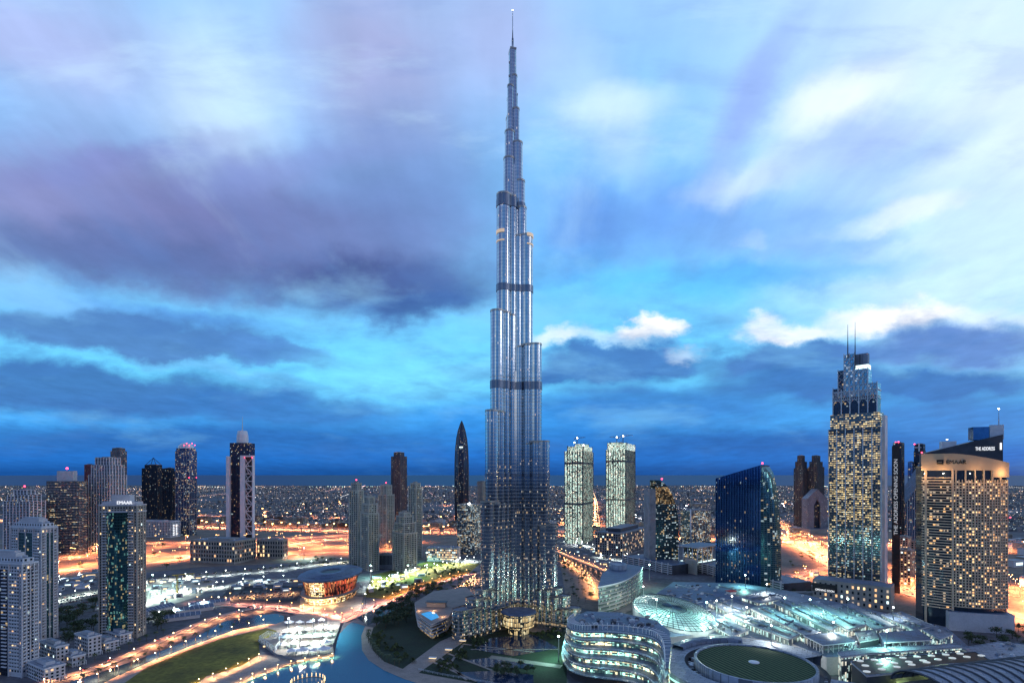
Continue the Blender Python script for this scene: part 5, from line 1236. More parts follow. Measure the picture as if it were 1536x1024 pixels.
KIND = {'sodium': (22, 0.6, 'l_orange', (1.0, 0.30, 0.11), 280000, 2, False), 'sodiumfar': (22, 1.5, 'l_orange', (1.0, 0.30, 0.11), 420000, 2, False), 'warm': (7, 0.55, 'l_warm', (1.0, 0.38, 0.14), 38000, 1, False),
        'white': (10, 0.6, 'l_white', (0.85, 1.0, 0.86), 50000, 1, False), 'flood': (26, 1.0, 'l_teal', (0.42, 1.0, 0.8), 90000, 0, True), 'floodw': (20, 0.8, 'l_white', (0.95, 1.0, 0.9), 50000, 0, True), 'warmsmall': (5, 0.4, 'l_warm', (1, .55, .22), 9000, 1, False),
        'floodg': (20, 1.0, 'l_teal', (0.6, 1.0, 0.8), 20000, 0, True), 'floodm': (26, 1.0, 'l_teal', (0.6, 1.0, 0.88), 150000, 0, True), 'floodmw': (20, 0.8, 'l_white', (0.95, 1.0, 0.95), 80000, 0, True), 'townwhite': (22, 1.5, 'l_white', (0.95, 0.95, 1.0), 500000, 2, False), 'garden': (9, 0.6, 'l_orange', (1.0, 0.46, 0.18), 42000, 1, False), 'pink': (9, 0.5, 'l_orange', (1.0, 0.34, 0.2), 45000, 1, False)}
def put_lamp(key, p, rz, label, group=None):
    if key not in PROTO:
        r_ = lamp_proto(key, *KIND[key]); PROTO[key] = r_; r_.location = p; r_.rotation_euler = (0, 0, rz); r_['label'] = label
        if group: r_['group'] = group
        return r_
    r_ = copy_tree(PROTO[key], p, rz, 1.0, label)
    if group: r_['group'] = group
    elif 'group' in r_: del r_['group']
    return r_
def lamps(key, c, step, label, group, off=0.0, z=0.0, start=0):
    nn = []
    for p, a in resample(c, step)[start:]:
        q = (p.x - math.sin(a) * off, p.y + math.cos(a) * off, z); put_lamp(key, q, a + PI / 2, label, group)
HW = ROADS['highway'][0]; BV = ROADS['boulevard'][0]
for o_ in (-26, 26): lamps('sodiumfar', [p for p in HW if -2300 < p.x < 1700], 72, 'twin armed sodium street lamp on the highway running behind the towers', 'street lamps along the far highway', o_)
for o_ in (-20, 20): lamps('sodium', [p for p in BV if p.y < 2300], 64, 'twin armed sodium street lamp on the wide boulevard between the two hotels', 'street lamps along the boulevard', o_)
# ------------------------------------------------------------------ more lamps
def pxs(*pts): return [G(x, y) for x, y in pts]
for nm, lab, grp in (('slip_road', 'twin armed sodium street lamp on a slip road beside the highway', 'street lamps along the slip roads'),):
    pass
for pts in ([(-1180, 1060, 0), (-930, 1120, 0), (-800, 1240, 0), (-730, 1420, 0), (-500, 1700, 0), (-330, 2000, 0)], [(-1500, 1270, 0), (-1250, 1280, 0), (-930, 1300, 0), (-620, 1330, 0), (-300, 1420, 0)], [(-1300, 1560, 0), (-1100, 1550, 0), (-800, 1600, 0), (-500, 1800, 0)], [(860, 1350, 0), (720, 1180, 0), (590, 1080, 0), (480, 940, 0)], [(1000, 1700, 0), (1060, 1560, 0), (1000, 1420, 0)]):
    lamps('sodium', smooth(pts), 85, 'twin armed sodium street lamp on a slip road beside the highway', 'street lamps along the slip roads', 12)
lamps('warm', smooth(pxs((120, 1034), (167, 1013), (221, 994), (255, 980), (310, 959), (348, 948), (385, 940), (412, 932))), 21, 'warm globe lamp on the promenade between the canal and the lawn', 'lamps along the lawn promenade')
lamps('warm', smooth(pxs((60, 1028), (130, 1006), (200, 979), (270, 950), (330, 926), (400, 914))), 30, 'warm globe lamp on the street between the canal and its houses', 'lamps along the canal street', -8)
lamps('pink', smooth(pxs((290, 905), (370, 908), (440, 916), (500, 930))), 24, 'rosy street lamp on the bridge road before the round hall', 'lamps along the bridge road', 7)
lamps('pink', smooth(pxs((522, 929), (550, 916), (590, 901), (628, 884), (665, 872), (716, 859))), 26, 'rosy street lamp on the road curving towards the supertall', 'lamps along the curving road', 8)
lamps('white', smooth(pxs((160, 884), (221, 872), (300, 865), (400, 856), (470, 847), (540, 840))), 34, 'white street lamp among the palms of the tree lined road', 'lamps along the tree lined road', -10)
lamps('warmsmall', smooth(pxs((345, 1034), (390, 1014), (440, 998), (500, 987))), 14, 'small warm lamp on the quay of the blue lake', 'lamps along the lake quay')
lamps('warmsmall', smooth(pxs((300, 1026), (340, 1010), (372, 996), (398, 984))), 15, 'small warm lamp on the path beside the olive lawn', 'lamps along the lawn path')
for px, py, key, lab in ((229, 884, 'floodm', 'teal white floodlight mast in the yard behind the bowed glass tower'), (242, 897, 'floodm', 'teal white floodlight mast nearer the canal in the floodlit yard'), (262, 890, 'floodw', 'white floodlight mast at the edge of the floodlit yard'),
                    (456, 838, 'floodm', 'green white floodlight mast among trees behind the round hall'), (557, 872, 'floodw', 'white floodlight mast between round hall and sandstone towers'), (433, 951, 'floodmw', 'white floodlight mast at the corner of the market terraces'), (470, 962, 'floodm', 'white floodlight mast in the middle of the market terraces'), (490, 945, 'floodmw', 'white floodlight mast by the far end of the market terraces'), (450, 975, 'floodmw', 'white floodlight mast by the near end of the market terraces'),
                    (796, 946, 'floodg', 'teal floodlight mast before the entrance drum of the supertall'), (838, 990, 'flood', 'teal floodlight mast at the rounded end of the terraced mall'), (548, 910, 'floodw', 'white floodlight mast on the curving road by the round hall'),
                    (640, 862, 'floodw', 'white floodlight mast in the gardens below the green office'), (690, 850, 'floodw', 'white floodlight mast between the gardens and green office'), (866, 818, 'floodmw', 'white floodlight mast at the foot of the unfinished tower by the supertall'), (880, 812, 'flood', 'teal floodlight mast at the foot of the unfinished tower by the supertall')):
    put_lamp(key, tuple(G(px, py)), 0, lab)
for px, py, z, key, lab in ((1271.7, 914, 26, 'flood', 'dazzling teal floodlight mast on the roof before the crowned hotel podium'), (1177, 912, 26, 'flood', 'teal floodlight mast between the long pale mall roofs'), (1118, 874, 12, 'flood', 'teal floodlight mast at the end of the louvred parking deck'), (1157, 952, 26, 'floodw', 'white floodlight mast beside the round green roof'), (974, 858, 20, 'flood', 'teal floodlight mast between the oval office and louvred deck'), (1139, 862, 8, 'flood', 'teal floodlight mast at the foot of the slanted glass tower'), (1098, 905, 22, 'floodw', 'white floodlight mast on the bright mall roof near the red kiosk'), (1075, 912, 22, 'floodw', 'white floodlight mast on the bright mall roof near the glazed canopy')):
    q = G(px, py + (26 if key == 'flood' else 20) * F / ((CH - z) * F / (py - HZ)) * 0.55, z); put_lamp(key, tuple(q), 0, lab)

# ------------------------------------------------------------------ trees
M['leaf'] = mat('dark_leaf', (0.045, 0.07, 0.03), 0.8, var=0.5, scale=0.4); M['leaf2'] = mat('mid_leaf', (0.075, 0.10, 0.035), 0.8, var=0.5, scale=0.4); M['bark'] = mat('bark', (0.10, 0.075, 0.05), 0.9, var=0.3, scale=1.0); M['frond'] = mat('palm_frond', (0.07, 0.09, 0.04), 0.7, var=0.4, scale=0.5)
def tree_proto(h, w_, m_, n=230):
    r_ = thing('tree', 'tree', 'tree', (0, 0, 0)); b = MB(); b.bar((0, 0, 0), (0.2, 0, h * 0.5), 0.35, 7, r2=0.2); rn = random.Random(n + int(h * 10))
    tips = []
    for k in range(5):
        a = k * 1.26 + rn.random(); e = Vector((math.cos(a) * w_ * 0.3, math.sin(a) * w_ * 0.3, h * rn.uniform(0.6, 0.85))); b.bar((0.15, 0, h * rn.uniform(0.3, 0.5)), tuple(e), 0.16, 5, r2=0.06); tips.append(e)
    b.build('trunk', M['bark'], r_); b = MB(); tips.append(Vector((0, 0, h * 0.85)))
    for k in range(n):
        t_ = rn.choice(tips); q = t_ + Vector((rn.gauss(0, w_ * 0.17), rn.gauss(0, w_ * 0.17), rn.gauss(0, h * 0.09)))
        s = rn.uniform(0.35, 0.85) * w_ * 0.13; u = Vector((rn.gauss(0, 1), rn.gauss(0, 1), rn.gauss(0, 0.6))).normalized(); v_ = u.cross(Vector((rn.gauss(0, 1), rn.gauss(0, 1), 1))).normalized(); v0 = len(b.v)
        b.v += [tuple(q - u * s), tuple(q + v_ * s * 0.6), tuple(q + u * s), tuple(q - v_ * s * 0.6)]; b.face([v0, v0 + 1, v0 + 2, v0 + 3])
    b.build('crown', M[m_], r_); return r_
def palm_proto(h):
    r_ = thing('palm_tree', 'palm', 'palm', (0, 0, 0)); b = MB(); b.bar((0, 0, 0), (0.25, 0, h), 0.28, 6, r2=0.2); b.build('trunk', M['bark'], r_); b = MB()
    for k in range(16):
        a = 2 * PI * k / 16 + 0.2 * (k % 3); e = Vector((math.cos(a), math.sin(a), 0)); s = Vector((-e.y, e.x, 0)); up = 0.9 if k % 2 else 0.35; pts = [Vector((0.25, 0, h)) + e * (3.4 * t_) + Vector((0, 0, up * 2.4 * t_ - 3.4 * t_ * t_ * (0.8 if k % 2 else 1.0))) for t_ in (0, .33, .66, 1)]; ww = (0.1, 0.5, 0.45, 0.08)
        b.strip([p - s * q + Vector((0, 0, -0.15)) for p, q in zip(pts, ww)], pts); b.strip(pts, [p + s * q + Vector((0, 0, -0.15)) for p, q in zip(pts, ww)])
    b.build('crown', M['frond'], r_); return r_
def bush_proto():
    r_ = thing('bush', 'bush', 'bush', (0, 0, 0)); b = MB(); rn = random.Random(4)
    for k in range(4): b.bar((0, 0, 0), (rn.uniform(-1, 1), rn.uniform(-1, 1), 1.6), 0.1, 4)
    b.build('stem', M['bark'], r_); b = MB()
    for k in range(150):
        a, el = rn.uniform(0, 6.28), rn.uniform(0.1, 1.5); rr = 2.2 * rn.uniform(0.6, 1.1); q = Vector((rr * math.cos(a) * math.cos(el), rr * math.sin(a) * math.cos(el), 0.5 + 2.6 * math.sin(el) * rn.uniform(0.7, 1.1))); s = rn.uniform(0.3, 0.7)
        u = Vector((rn.gauss(0, 1), rn.gauss(0, 1), rn.gauss(0, 1))).normalized(); v_ = u.orthogonal().normalized(); v0 = len(b.v)
        b.v += [tuple(q - u * s), tuple(q + v_ * s * 0.6), tuple(q + u * s), tuple(q - v_ * s * 0.6)]; b.face([v0, v0 + 1, v0 + 2, v0 + 3])
    b.build('foliage', M['leaf2'], r_); return r_
TP = {'a': tree_proto(9, 9, 'leaf'), 'b': tree_proto(7, 7.5, 'leaf2', 200), 'c': tree_proto(11, 10, 'leaf', 260), 'p': palm_proto(8.5), 's': bush_proto()}
used = set()
def plant(kind, p, label, group, sc=1.0):
    if kind not in used:
        used.add(kind); o = TP[kind]; o.location = p; o.scale = (sc, sc, sc); o['label'] = label; o['group'] = group; return o
    return copy_tree(TP[kind], p, random.random() * 6.28, sc, label, group)
def inside(p, poly):
    c = False; n = len(poly)
    for i in range(n):
        a, b_ = poly[i], poly[i - 1]
        if (a[1] > p[1]) != (b_[1] > p[1]) and p[0] < (b_[0] - a[0]) * (p[1] - a[1]) / (b_[1] - a[1]) + a[0]: c = not c
    return c
def grove(pts, n, kinds, label, group, sc=(0.8, 1.3), mind=4.5):
    poly = [(q.x, q.y) for q in P(pts)]; xs = [p[0] for p in poly]; ys = [p[1] for p in poly]; got = []; tries = 0
    while len(got) < n and tries < n * 60:
        tries += 1; p = (random.uniform(min(xs), max(xs)), random.uniform(min(ys), max(ys)))
        if inside(p, poly) and all((p[0] - q[0]) ** 2 + (p[1] - q[1]) ** 2 > mind ** 2 for q in got): got.append(p); plant(random.choice(kinds), (*p, 0.4), label, group, random.uniform(*sc))
def row(kind, c, step, label, group, off=0, sc=(0.85, 1.15), jit=1.0):
    for p, a in resample(c, step): plant(kind, (p.x - math.sin(a) * off + random.uniform(-jit, jit), p.y + math.cos(a) * off + random.uniform(-jit, jit), 0.4), label, group, random.uniform(*sc))
grove([(86, 950), (100, 918), (148, 905), (150, 950), (100, 970)], 26, 'aac', 'dark tree in the unlit garden behind the canal houses', 'trees of the garden behind the canal houses', (0.9, 1.5))
grove([(218, 940), (225, 915), (258, 930), (240, 950)], 10, 'ac', 'dark tree at the foot of the bowed glass tower', 'trees at the foot of the bowed glass tower')
grove([(562, 930), (575, 912), (610, 902), (625, 925), (590, 942), (566, 945)], 34, 'aac', 'dark tree in the grove between canal arm and pool terrace', 'trees of the grove by the canal arm', (0.9, 1.5))
grove([(596, 898), (622, 884), (662, 880), (664, 890), (625, 902), (602, 903)], 20, 'aac', 'dark tree beside the curving road behind the pool terrace', 'trees behind the pool terrace', (0.9, 1.4))
grove([(556, 960), (566, 945), (590, 955), (622, 990), (618, 1000), (580, 990)], 26, 's', 'bush on the bank above the lakeside path', 'bushes above the lakeside path', (0.9, 1.6))
row('p', smooth(pxs((557, 955), (562, 972), (580, 990), (606, 1001))), 8, 'palm on the lakeside path', 'palms along the lakeside path', -4)
row('p', smooth(pxs((160, 888), (221, 876), (300, 868), (400, 859), (470, 850), (540, 843))), 13, 'palm beside the tree lined road', 'palms along the tree lined road', 12)
row('p', smooth(pxs((130, 1026), (167, 1010), (221, 990), (276, 969), (331, 950), (385, 937))), 17, 'palm on the promenade between canal and lawn', 'palms along the lawn promenade', 3)
row('p', smooth(pxs((60, 1022), (130, 1000), (200, 974), (262, 948))), 14, 'palm before the canal houses', 'palms before the canal houses', 6, (0.8, 1.0))
grove([(640, 876), (700, 852), (716, 858), (716, 905), (690, 912), (655, 893)], 56, 'abpp', 'lit garden tree beside the flank of the supertall, on its curving road', 'garden trees between curving road and supertall', (0.6, 1.0))
grove([(843, 838), (880, 862), (898, 885), (896, 910), (850, 905)], 50, 'abpp', 'lit garden tree between the supertall and oval office', 'garden trees between supertall and oval office', (0.6, 1.0))
grove([(640, 872), (560, 868), (560, 886), (600, 892)], 22, 's', 'green lit bush in the gardens beside the round hall', 'garden bushes beside the round hall', (0.9, 1.6))
grove([(430, 852), (470, 838), (545, 842), (540, 850), (452, 858)], 20, 'bba', 'green lit tree behind the round hall', 'trees behind the round hall', (0.7, 1.1))
grove([(630, 856), (680, 846), (700, 856), (650, 866)], 24, 's', 'green lit bush in the bright garden below the green office', 'bushes below the green office', (0.9, 1.6))
grove([(800, 950), (838, 944), (842, 958), (806, 962)], 12, 's', 'bright green bush by the teal floodlight of the entrance drum', 'bushes by the entrance drum', (0.9, 1.5))
grove([(706, 960), (722, 957), (738, 964), (708, 972)], 12, 's', 'dark bush on the park wedge closest to the supertall', 'bushes on the far park wedge', (0.8, 1.4)); grove([(652, 1000), (671, 987), (686, 1003), (662, 1010)], 14, 's', 'dark bush on the park wedge closest to the lake', 'bushes on the lake park wedge', (0.8, 1.4)); grove([(680, 983), (695, 974), (702, 986), (690, 991)], 10, 's', 'dark bush on the middle park wedge', 'bushes on the middle park wedge', (0.8, 1.4))
grove([(740, 1005), (800, 998), (800, 1015), (745, 1018)], 16, 'aa', 'dark park tree by the black pools', 'trees by the park pools', (0.5, 0.9))
grove([(655, 955), (690, 935), (696, 942), (668, 958)], 10, 's', 'lit bush at the tip of the pool terrace', 'bushes at the tip of the pool terrace', (0.8, 1.4))
grove([(1440, 960), (1536, 945), (1590, 965), (1536, 985), (1470, 975)], 24, 'aac', 'dark tree on the terrace beyond the bowed hotel podium', 'trees beyond the bowed hotel podium', (0.7, 1.2))
grove([(1250, 884), (1335, 890), (1340, 902), (1255, 896)], 1, 'b', 'small tree at the podium of the crowned hotel', 'trees at the crowned hotel podium')
grove([(1165, 845), (1235, 815), (1240, 830), (1190, 870)], 16, 'bb', 'orange lit tree inside the loop of the slip road', 'trees inside the slip road loop', (0.8, 1.2))
grove([(1170, 872), (1215, 872), (1225, 890), (1180, 895)], 18, 'aa', 'dark tree at the foot of the slanted glass tower', 'trees at the slanted tower', (0.7, 1.1))
for px, py in ((231, 834), (120, 850), (205, 826), (270, 842), (170, 858), (245, 820), (250, 852)): plant('a', tuple(G(px, py)), 'lone tree on the orange lit sand by the slip roads', 'lone trees on the orange sand', 1.2)

# ------------------------------------------------------------------ canal houses
def house(l, c, r, base, top, a, lab, rl=None):
    poly, Y = corner_fp(l, c, r, base, a, rl); zt = Zat(top, Y); r_ = thing('canal_house', lab, 'house', (*centre(poly), 0)); b = MB(); b.prism(poly, 0, zt, 0, 1); b.build('wall', [M['pale'], M['roofw']], r_)
    panes(r_, poly, 0.5, zt - 1, 3.6, 4.0, 0.45, 0.55, 0.12, depth=0.2, maxp=60)
    b = MB(); b.prism(inset(poly, -0.5), zt - 0.9, zt + 0.7, 0, None); b.prism(inset(poly, -0.4), 3.7, 4.3, 0, 0, bottom=True); b.build('cornice', M['white'], r_)
    q = scalep(poly, 0.45, 0.5); b = MB(); b.prism(q, zt, zt + 3.2, 0, 1); b.build('stair_house', [M['pale'], M['roofw']], r_)
    for k in range(3): p = along(poly[k], centre(poly), 0.35); b = MB(); b.box((*p, zt + 0.7), (2, 1.6, 1.4), a); b.build('roof_unit', M['alu'], r_)
    # arcade of posts at street level
    f = MB(); u, v_ = poly[0], poly[1]; n = 6
    for j in range(n + 1):
        p = along(u, v_, j / n); e = Vector((v_[0] - u[0], v_[1] - u[1])).normalized(); f.bar((p[0] + e.y * 2.2, p[1] - e.x * 2.2, 0), (p[0] + e.y * 2.2, p[1] - e.x * 2.2, 4.4), 0.35, 6)
    f.build('arcade_frame', M['white'], r_)
for args in ((40, 66, 98, 1026, 1003, R(30), 'pale canal house by the white grid tower, lowest of the row'), (58, 84, 103, 1000, 970, R(30), 'tall pale canal house with cornice, second along the canal'), (88, 108, 128, 1000, 985, R(30), 'low arcaded canal house between two taller ones'), (112, 132, 152, 985, 956, R(30), 'pale canal house beside the foot of the bowed glass tower'), (138, 158, 178, 978, 964, R(30), 'low canal house below the bowed glass tower'), (160, 180, 198, 966, 952, R(30), 'low arcaded canal house at the far end of the row')):
    house(*args)
# long grey sheds and tents behind the canal street
for k, (l, r, y0, y1, lab) in enumerate(((238, 300, 934, 926, 'long grey tent roof closest to the canal street'), (262, 320, 922, 914, 'long grey tent roof in the middle of the yard'), (285, 345, 913, 905, 'long grey tent roof next to the bridge road'), (222, 262, 922, 912, 'grey flat shed beside the dark trees of the yard'))):
    A, B_ = G(l, y0), G(r, y1); e = (B_ - A).normalized(); n_ = Vector((-e.y, e.x, 0)); W_ = 16; r_ = thing('market_tent', lab, 'tent', tuple((A + B_) / 2)); b = MB(); v0 = []
    Pn = [A, B_]; b.prism([tuple(A.xy), tuple(B_.xy), tuple((B_ + n_ * W_).xy), tuple((A + n_ * W_).xy)], 0, 5, 0, None); b.build('wall', M['pale'], r_)
    b = MB(); z5, z9 = Vector((0, 0, 4.8)), Vector((0, 0, 8.5)); A2, B2 = A - n_ - e, B_ - n_ + e; A3, B3 = A + n_ * (W_ + 1) - e, B_ + n_ * (W_ + 1) + e; Am, Bm = A + n_ * W_ / 2 - e, B_ + n_ * W_ / 2 + e
    b.strip([A2 + z5, B2 + z5], [Am + z9, Bm + z9]); b.strip([Am + z9, Bm + z9], [A3 + z5, B3 + z5]); b.build('roof', M['roofb'], r_)
    b = MB(); n = 8
    for j in range(n + 1): q = A2 + (B2 - A2) * j / n; q3 = A3 + (B3 - A3) * j / n; qm = Am + (Bm - Am) * j / n; up = Vector((0, 0, 0.15)); b.bar(tuple(q + z5 + up), tuple(qm + z9 + up), 0.25, 4); b.bar(tuple(qm + z9 + up), tuple(q3 + z5 + up), 0.25, 4)
    b.build('roof_rib', M['white'], r_)

# ------------------------------------------------------------------ round hall (dhow-like opera)
OC = (Xat(497, 877), 877.0); r_ = thing('round_hall', 'oval hall with flat overhanging roof and glowing red and gold glass walls', 'concert hall', (*OC, 0))
def osec(name, prof, a0, a1, m_, n=16):
    b = MB(); b.lathe((*OC, 0), prof, n, 0, R(a0), R(a1), 1.0, 1.62, 0, True); return b.build(name, m_, r_)
wallp = [(33, 2), (35, 12), (37.5, 24), (40, 36.5)]
M['op_red'] = glassmat('red_lit_wall', 1.6, 9.0, 0.9, glass=(0.16, 0.05, 0.05), metal=0.2, wall=(0.10, 0.03, 0.03), warm=(1.0, 0.16, 0.07), cool=(1.0, 0.34, 0.12), pcool=0.35, es=0.95, sill=0.04, jamb=0.14)
M['op_gold'] = glassmat('gold_lit_wall', 2.2, 4.0, 0.95, glass=(0.25, 0.18, 0.1), metal=0.2, wall=(0.12, 0.06, 0.03), warm=(1.0, 0.66, 0.28), cool=(1.0, 0.85, 0.55), pcool=0.4, es=2.4, sill=0.1, jamb=0.1)
M['op_dim'] = glassmat('amber_lit_wall', 2.2, 6.0, 0.75, glass=(0.2, 0.1, 0.06), metal=0.2, wall=(0.12, 0.05, 0.03), warm=(1.0, 0.45, 0.16), cool=(1.0, 0.6, 0.3), pcool=0.4, es=1.2, sill=0.08, jamb=0.12)
osec('red_glazing', wallp, -76, 250, M['op_red'], 60).name
osec('entrance_glazing', [(r + 0.4, z) for r, z in wallp], -110, -76, M['op_gold'], 14)
osec('side_glazing', [(r + 0.3, z) for r, z in wallp], -132, -110, M['op_dim'], 8)
osec('lower_gallery_glazing', [(36, 0.4), (40.5, 11)], -150, -30, M['op_gold'], 40); osec('lower_gallery_glazing', [(36, 0.4), (40.5, 11)], -30, 210, M['op_dim'], 40)
b = MB(); b.lathe((*OC, 0), [(40.5, 11), (42.5, 11.3), (42.5, 12.8), (36, 13)], 64, 0, 0, 2 * PI, 1, 1.62); b.build('gallery_rim', M['tan'], r_)
b = MB(); b.lathe((*OC, 0), [(38, 36), (46.5, 37.5), (46.8, 39), (45.5, 40.2), (36, 40.8), (35.8, 41.6), (24, 42.0), (23.8, 42.6), (14.5, 43), (14.2, 41)], 72, 0, 0, 2 * PI, 1, 1.62); b.build('roof', M['roofb'], r_)
b = MB(); b.lathe((*OC, 0), [(14.3, 41.2), (0.05, 41.0)], 40, 0, 0, 2 * PI, 1, 1.62); b.build('roof_void', M['black'], r_)
f = MB()
for k in range(64):
    a = 2 * PI * k / 64
    for (r0, z0), (r1, z1) in zip(wallp, wallp[1:]): f.bar((OC[0] + (r0 + .6) * math.cos(a), OC[1] + (r0 + .6) * 1.62 * math.sin(a), z0), (OC[0] + (r1 + .6) * math.cos(a), OC[1] + (r1 + .6) * 1.62 * math.sin(a), z1), 0.28, 4)
f.build('mullion_rib', M['brown'], r_)
for a in (-100, -85, -120, -60): uplight(r_, (OC[0] + 46 * math.cos(R(a)), OC[1] + 46 * 1.62 * math.sin(R(a)), 6), (1.0, 0.55, 0.24), 16000)

# ------------------------------------------------------------------ floodlit market terraces at the lake
r_ = thing('market_terrace', 'white floodlit terrace of tents and steel frames jutting into the lake', 'terrace', tuple(G(460, 960)))
b = MB(); b.prism([tuple(q.xy) for q in P([(387, 962), (413, 983), (445, 993), (501, 983), (499, 970), (510, 940), (512, 924), (452, 923), (432, 928), (432, 942), (415, 957)])], 0, 3.0, 0, 1); b.build('deck', [M['concrete'], M['paving']], r_)
b = MB()
for px, py in ((399, 968), (416, 976), (432, 984), (450, 990), (470, 988), (488, 985)): q = G(px, py - 1, 3); b.box((q.x, q.y + 1, 1.5), (7, 1.0, 1.4), 0.3)
b.build('quay_opening', M['litwarm'], r_)
tp = 0
for i in range(5):
    for j in range(5):
        if random.random() < 0.25: continue
        px = 428 + i * 16 + j * 3.0 - 6; py = 982 - j * 11 - i * 1.0; c_ = G(px, py, 3)
        s = random.uniform(4.5, 7); hh = random.uniform(5, 9); t_ = thing('market_pavilion', 'white peaked pavilion on the floodlit lake terrace', 'pavilion', tuple(c_), 'pavilions on the floodlit lake terrace')
        b = MB(); rz = random.random()
        for k in range(4): a = rz + PI / 4 + PI / 2 * k; b.bar((c_.x + s * math.cos(a), c_.y + s * math.sin(a), 3), (c_.x + s * math.cos(a), c_.y + s * math.sin(a), 3 + hh * 0.6), 0.25, 4)
        b.build('post_frame', M['steel'], t_)
        b = MB(); b.lathe((c_.x, c_.y, 3), [(s * 1.15, hh * 0.6), (s * 0.5, hh * 0.78), (0.2, hh)], 4 if (i + j) % 2 else 8, 0, rz + PI / 4, rz + PI / 4 + 2 * PI, sm=False); b.build('canvas_roof', M['white'], t_)
b = MB(); q0, q1 = P([(388, 960), (416, 952)], 3)
f = MB(); ring = P([(389, 961), (412, 978), (420, 968), (418, 956), (402, 953)], 3)
for k in range(5):
    a_, c_ = ring[k], ring[(k + 1) % 5]; n = 6
    for j in range(n):
        u, v_ = a_ + (c_ - a_) * j / n, a_ + (c_ - a_) * (j + 1) / n; f.bar(tuple(u), tuple(u + Vector((0, 0, 6))), 0.3, 4); f.bar(tuple(u + Vector((0, 0, 6))), tuple(v_ + Vector((0, 0, 6))), 0.3, 4); f.bar(tuple(u), tuple(v_ + Vector((0, 0, 6))), 0.2, 4)
f.build('steel_lattice', M['white'], r_)
# fountain ring in the lake
r_ = thing('fountain_ring', 'ring of golden lit fountain jets in the blue lake', 'fountain', tuple(G(462, 1024))); b = MB(); c_ = G(462, 1024); b.lathe((c_.x, c_.y, 0.33), [(16, 0), (16, .5), (15, .5), (15, 0)], 48); b.build('basin_rim', M['tan'], r_)
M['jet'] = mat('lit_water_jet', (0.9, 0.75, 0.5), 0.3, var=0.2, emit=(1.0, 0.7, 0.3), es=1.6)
for k in range(22):
    a = 2 * PI * k / 22; b = MB(); x, y = c_.x + 15.5 * math.cos(a), c_.y + 15.5 * math.sin(a); b.lathe((x, y, 0.4), [(0.5, 0), (0.25, 1.2), (0.5, 3.0), (0.05, 4.4)], 6); b.build('water_jet', M['jet'], r_)

# ------------------------------------------------------------------ pool terrace wing at the foot of the great tower
r_ = thing('pool_terrace_wing', 'low prow shaped wing with a blue rooftop pool beside the supertall', 'building', tuple(G(650, 930))); roofz = 20.0
pw = [tuple(q.xy) for q in P([(622, 903), (626, 921), (647, 936), (672, 926), (682, 910), (720, 900), (700, 880), (650, 886)], roofz)]
pw = list(reversed(pw)) if sum((pw[i][0] * pw[(i + 1) % 8][1] - pw[(i + 1) % 8][0] * pw[i][1]) for i in range(8)) < 0 else pw
M['wingglass'] = glassmat('wing_glass', 2.4, 4.0, 0.4, glass=(0.12, 0.1, 0.08), metal=0.4, wall=(0.15, 0.13, 0.12), warm=(1.0, 0.66, 0.3), cool=(1.0, 0.8, 0.5), es=0.9, sill=0.2, jamb=0.12)
b = MB(); b.prism(inset(pw, 3), 0, roofz - 1, 0, 1); b.build('glazing', [M['wingglass'], M['tan']], r_)
b = MB()
for z in (4.2, 8.4, 12.6, 16.8): b.prism(inset(pw, 1.0 - (z / 16.8) * 1.0), z, z + 0.8, 0, 0, bottom=True)
b.build('balcony_rib', M['pale'], r_); b = MB(); b.prism(pw, roofz - 1, roofz, 0, 1); b.build('roof_deck', [M['pale'], M['tan']], r_)
b = MB(); b.poly([tuple(q) for q in P([(631, 920), (647, 930), (659, 925), (655, 920), (645, 916)], roofz + 0.25)]); b.build('pool', lampish := mat('lit_pool_water', (0.02, 0.22, 0.5), 0.08, var=0.1, emit=(0.03, 0.28, 0.7), es=0.45), r_)
b = MB(); q = G(655, 909, roofz); b.box((q.x, q.y, roofz + 3), (26, 8, 6), -0.1); b.build('pavilion', M['stone'], r_); b = MB(); b.box((q.x, q.y, roofz + 6.4), (29, 11, 0.8), -0.1); b.build('pavilion_roof', M['darkc'], r_)
for px, py in ((628, 912), (664, 921), (650, 912)):
    q = G(px, py, roofz + 3); uplight(r_, tuple(q), (1.0, 0.55, 0.25), 2500, 0.4)
# three lit pavilions of the park
for k, (px, py, lab) in enumerate(((649, 991, 'glowing flat lantern pavilion in the park, closest to the lake'), (673, 978, 'glowing flat lantern pavilion in the park, middle of three'), (694, 964.5, 'glowing flat lantern pavilion in the park, closest to the supertall'))):
    q = G(px, py); r_ = thing('lantern_pavilion', lab, 'pavilion', tuple(q)); b = MB()
    for sx in (-3, 3):
        for sy in (-1.2, 1.2): b.bar((q.x + sx, q.y + sy, 0), (q.x + sx, q.y + sy, 3.2), 0.15, 4)
    b.build('post_frame', M['steel'], r_); b = MB(); b.box((q.x, q.y, 3.6), (7.5, 3.2, 0.9), -0.15); b.build('lantern_roof', M['goldglow'], r_); b = MB(); b.box((q.x, q.y, 4.2), (8, 3.6, 0.2), -0.15); b.build('roof_plate', M['white'], r_)
# fence along the lakeside path
fc = smooth(pxs((628, 1005), (660, 1012), (700, 1019), (760, 1030), (820, 1042))); r_ = thing('lakeside_fence', 'thin pale railing along the lakeside path below the park', 'fence', tuple(fc[0])); b = MB()
for p, q in zip(fc, fc[1:]):
    for z in (1.2, 2.2): b.bar((p.x, p.y, z), (q.x, q.y, z), 0.12, 4)
b.build('rail_frame', M['alu'], r_)
for p, a in resample(fc, 6): b = MB(); b.bar((p.x, p.y, 0.3), (p.x, p.y, 2.3), 0.18, 4); b.build('post', M['alu'], r_)
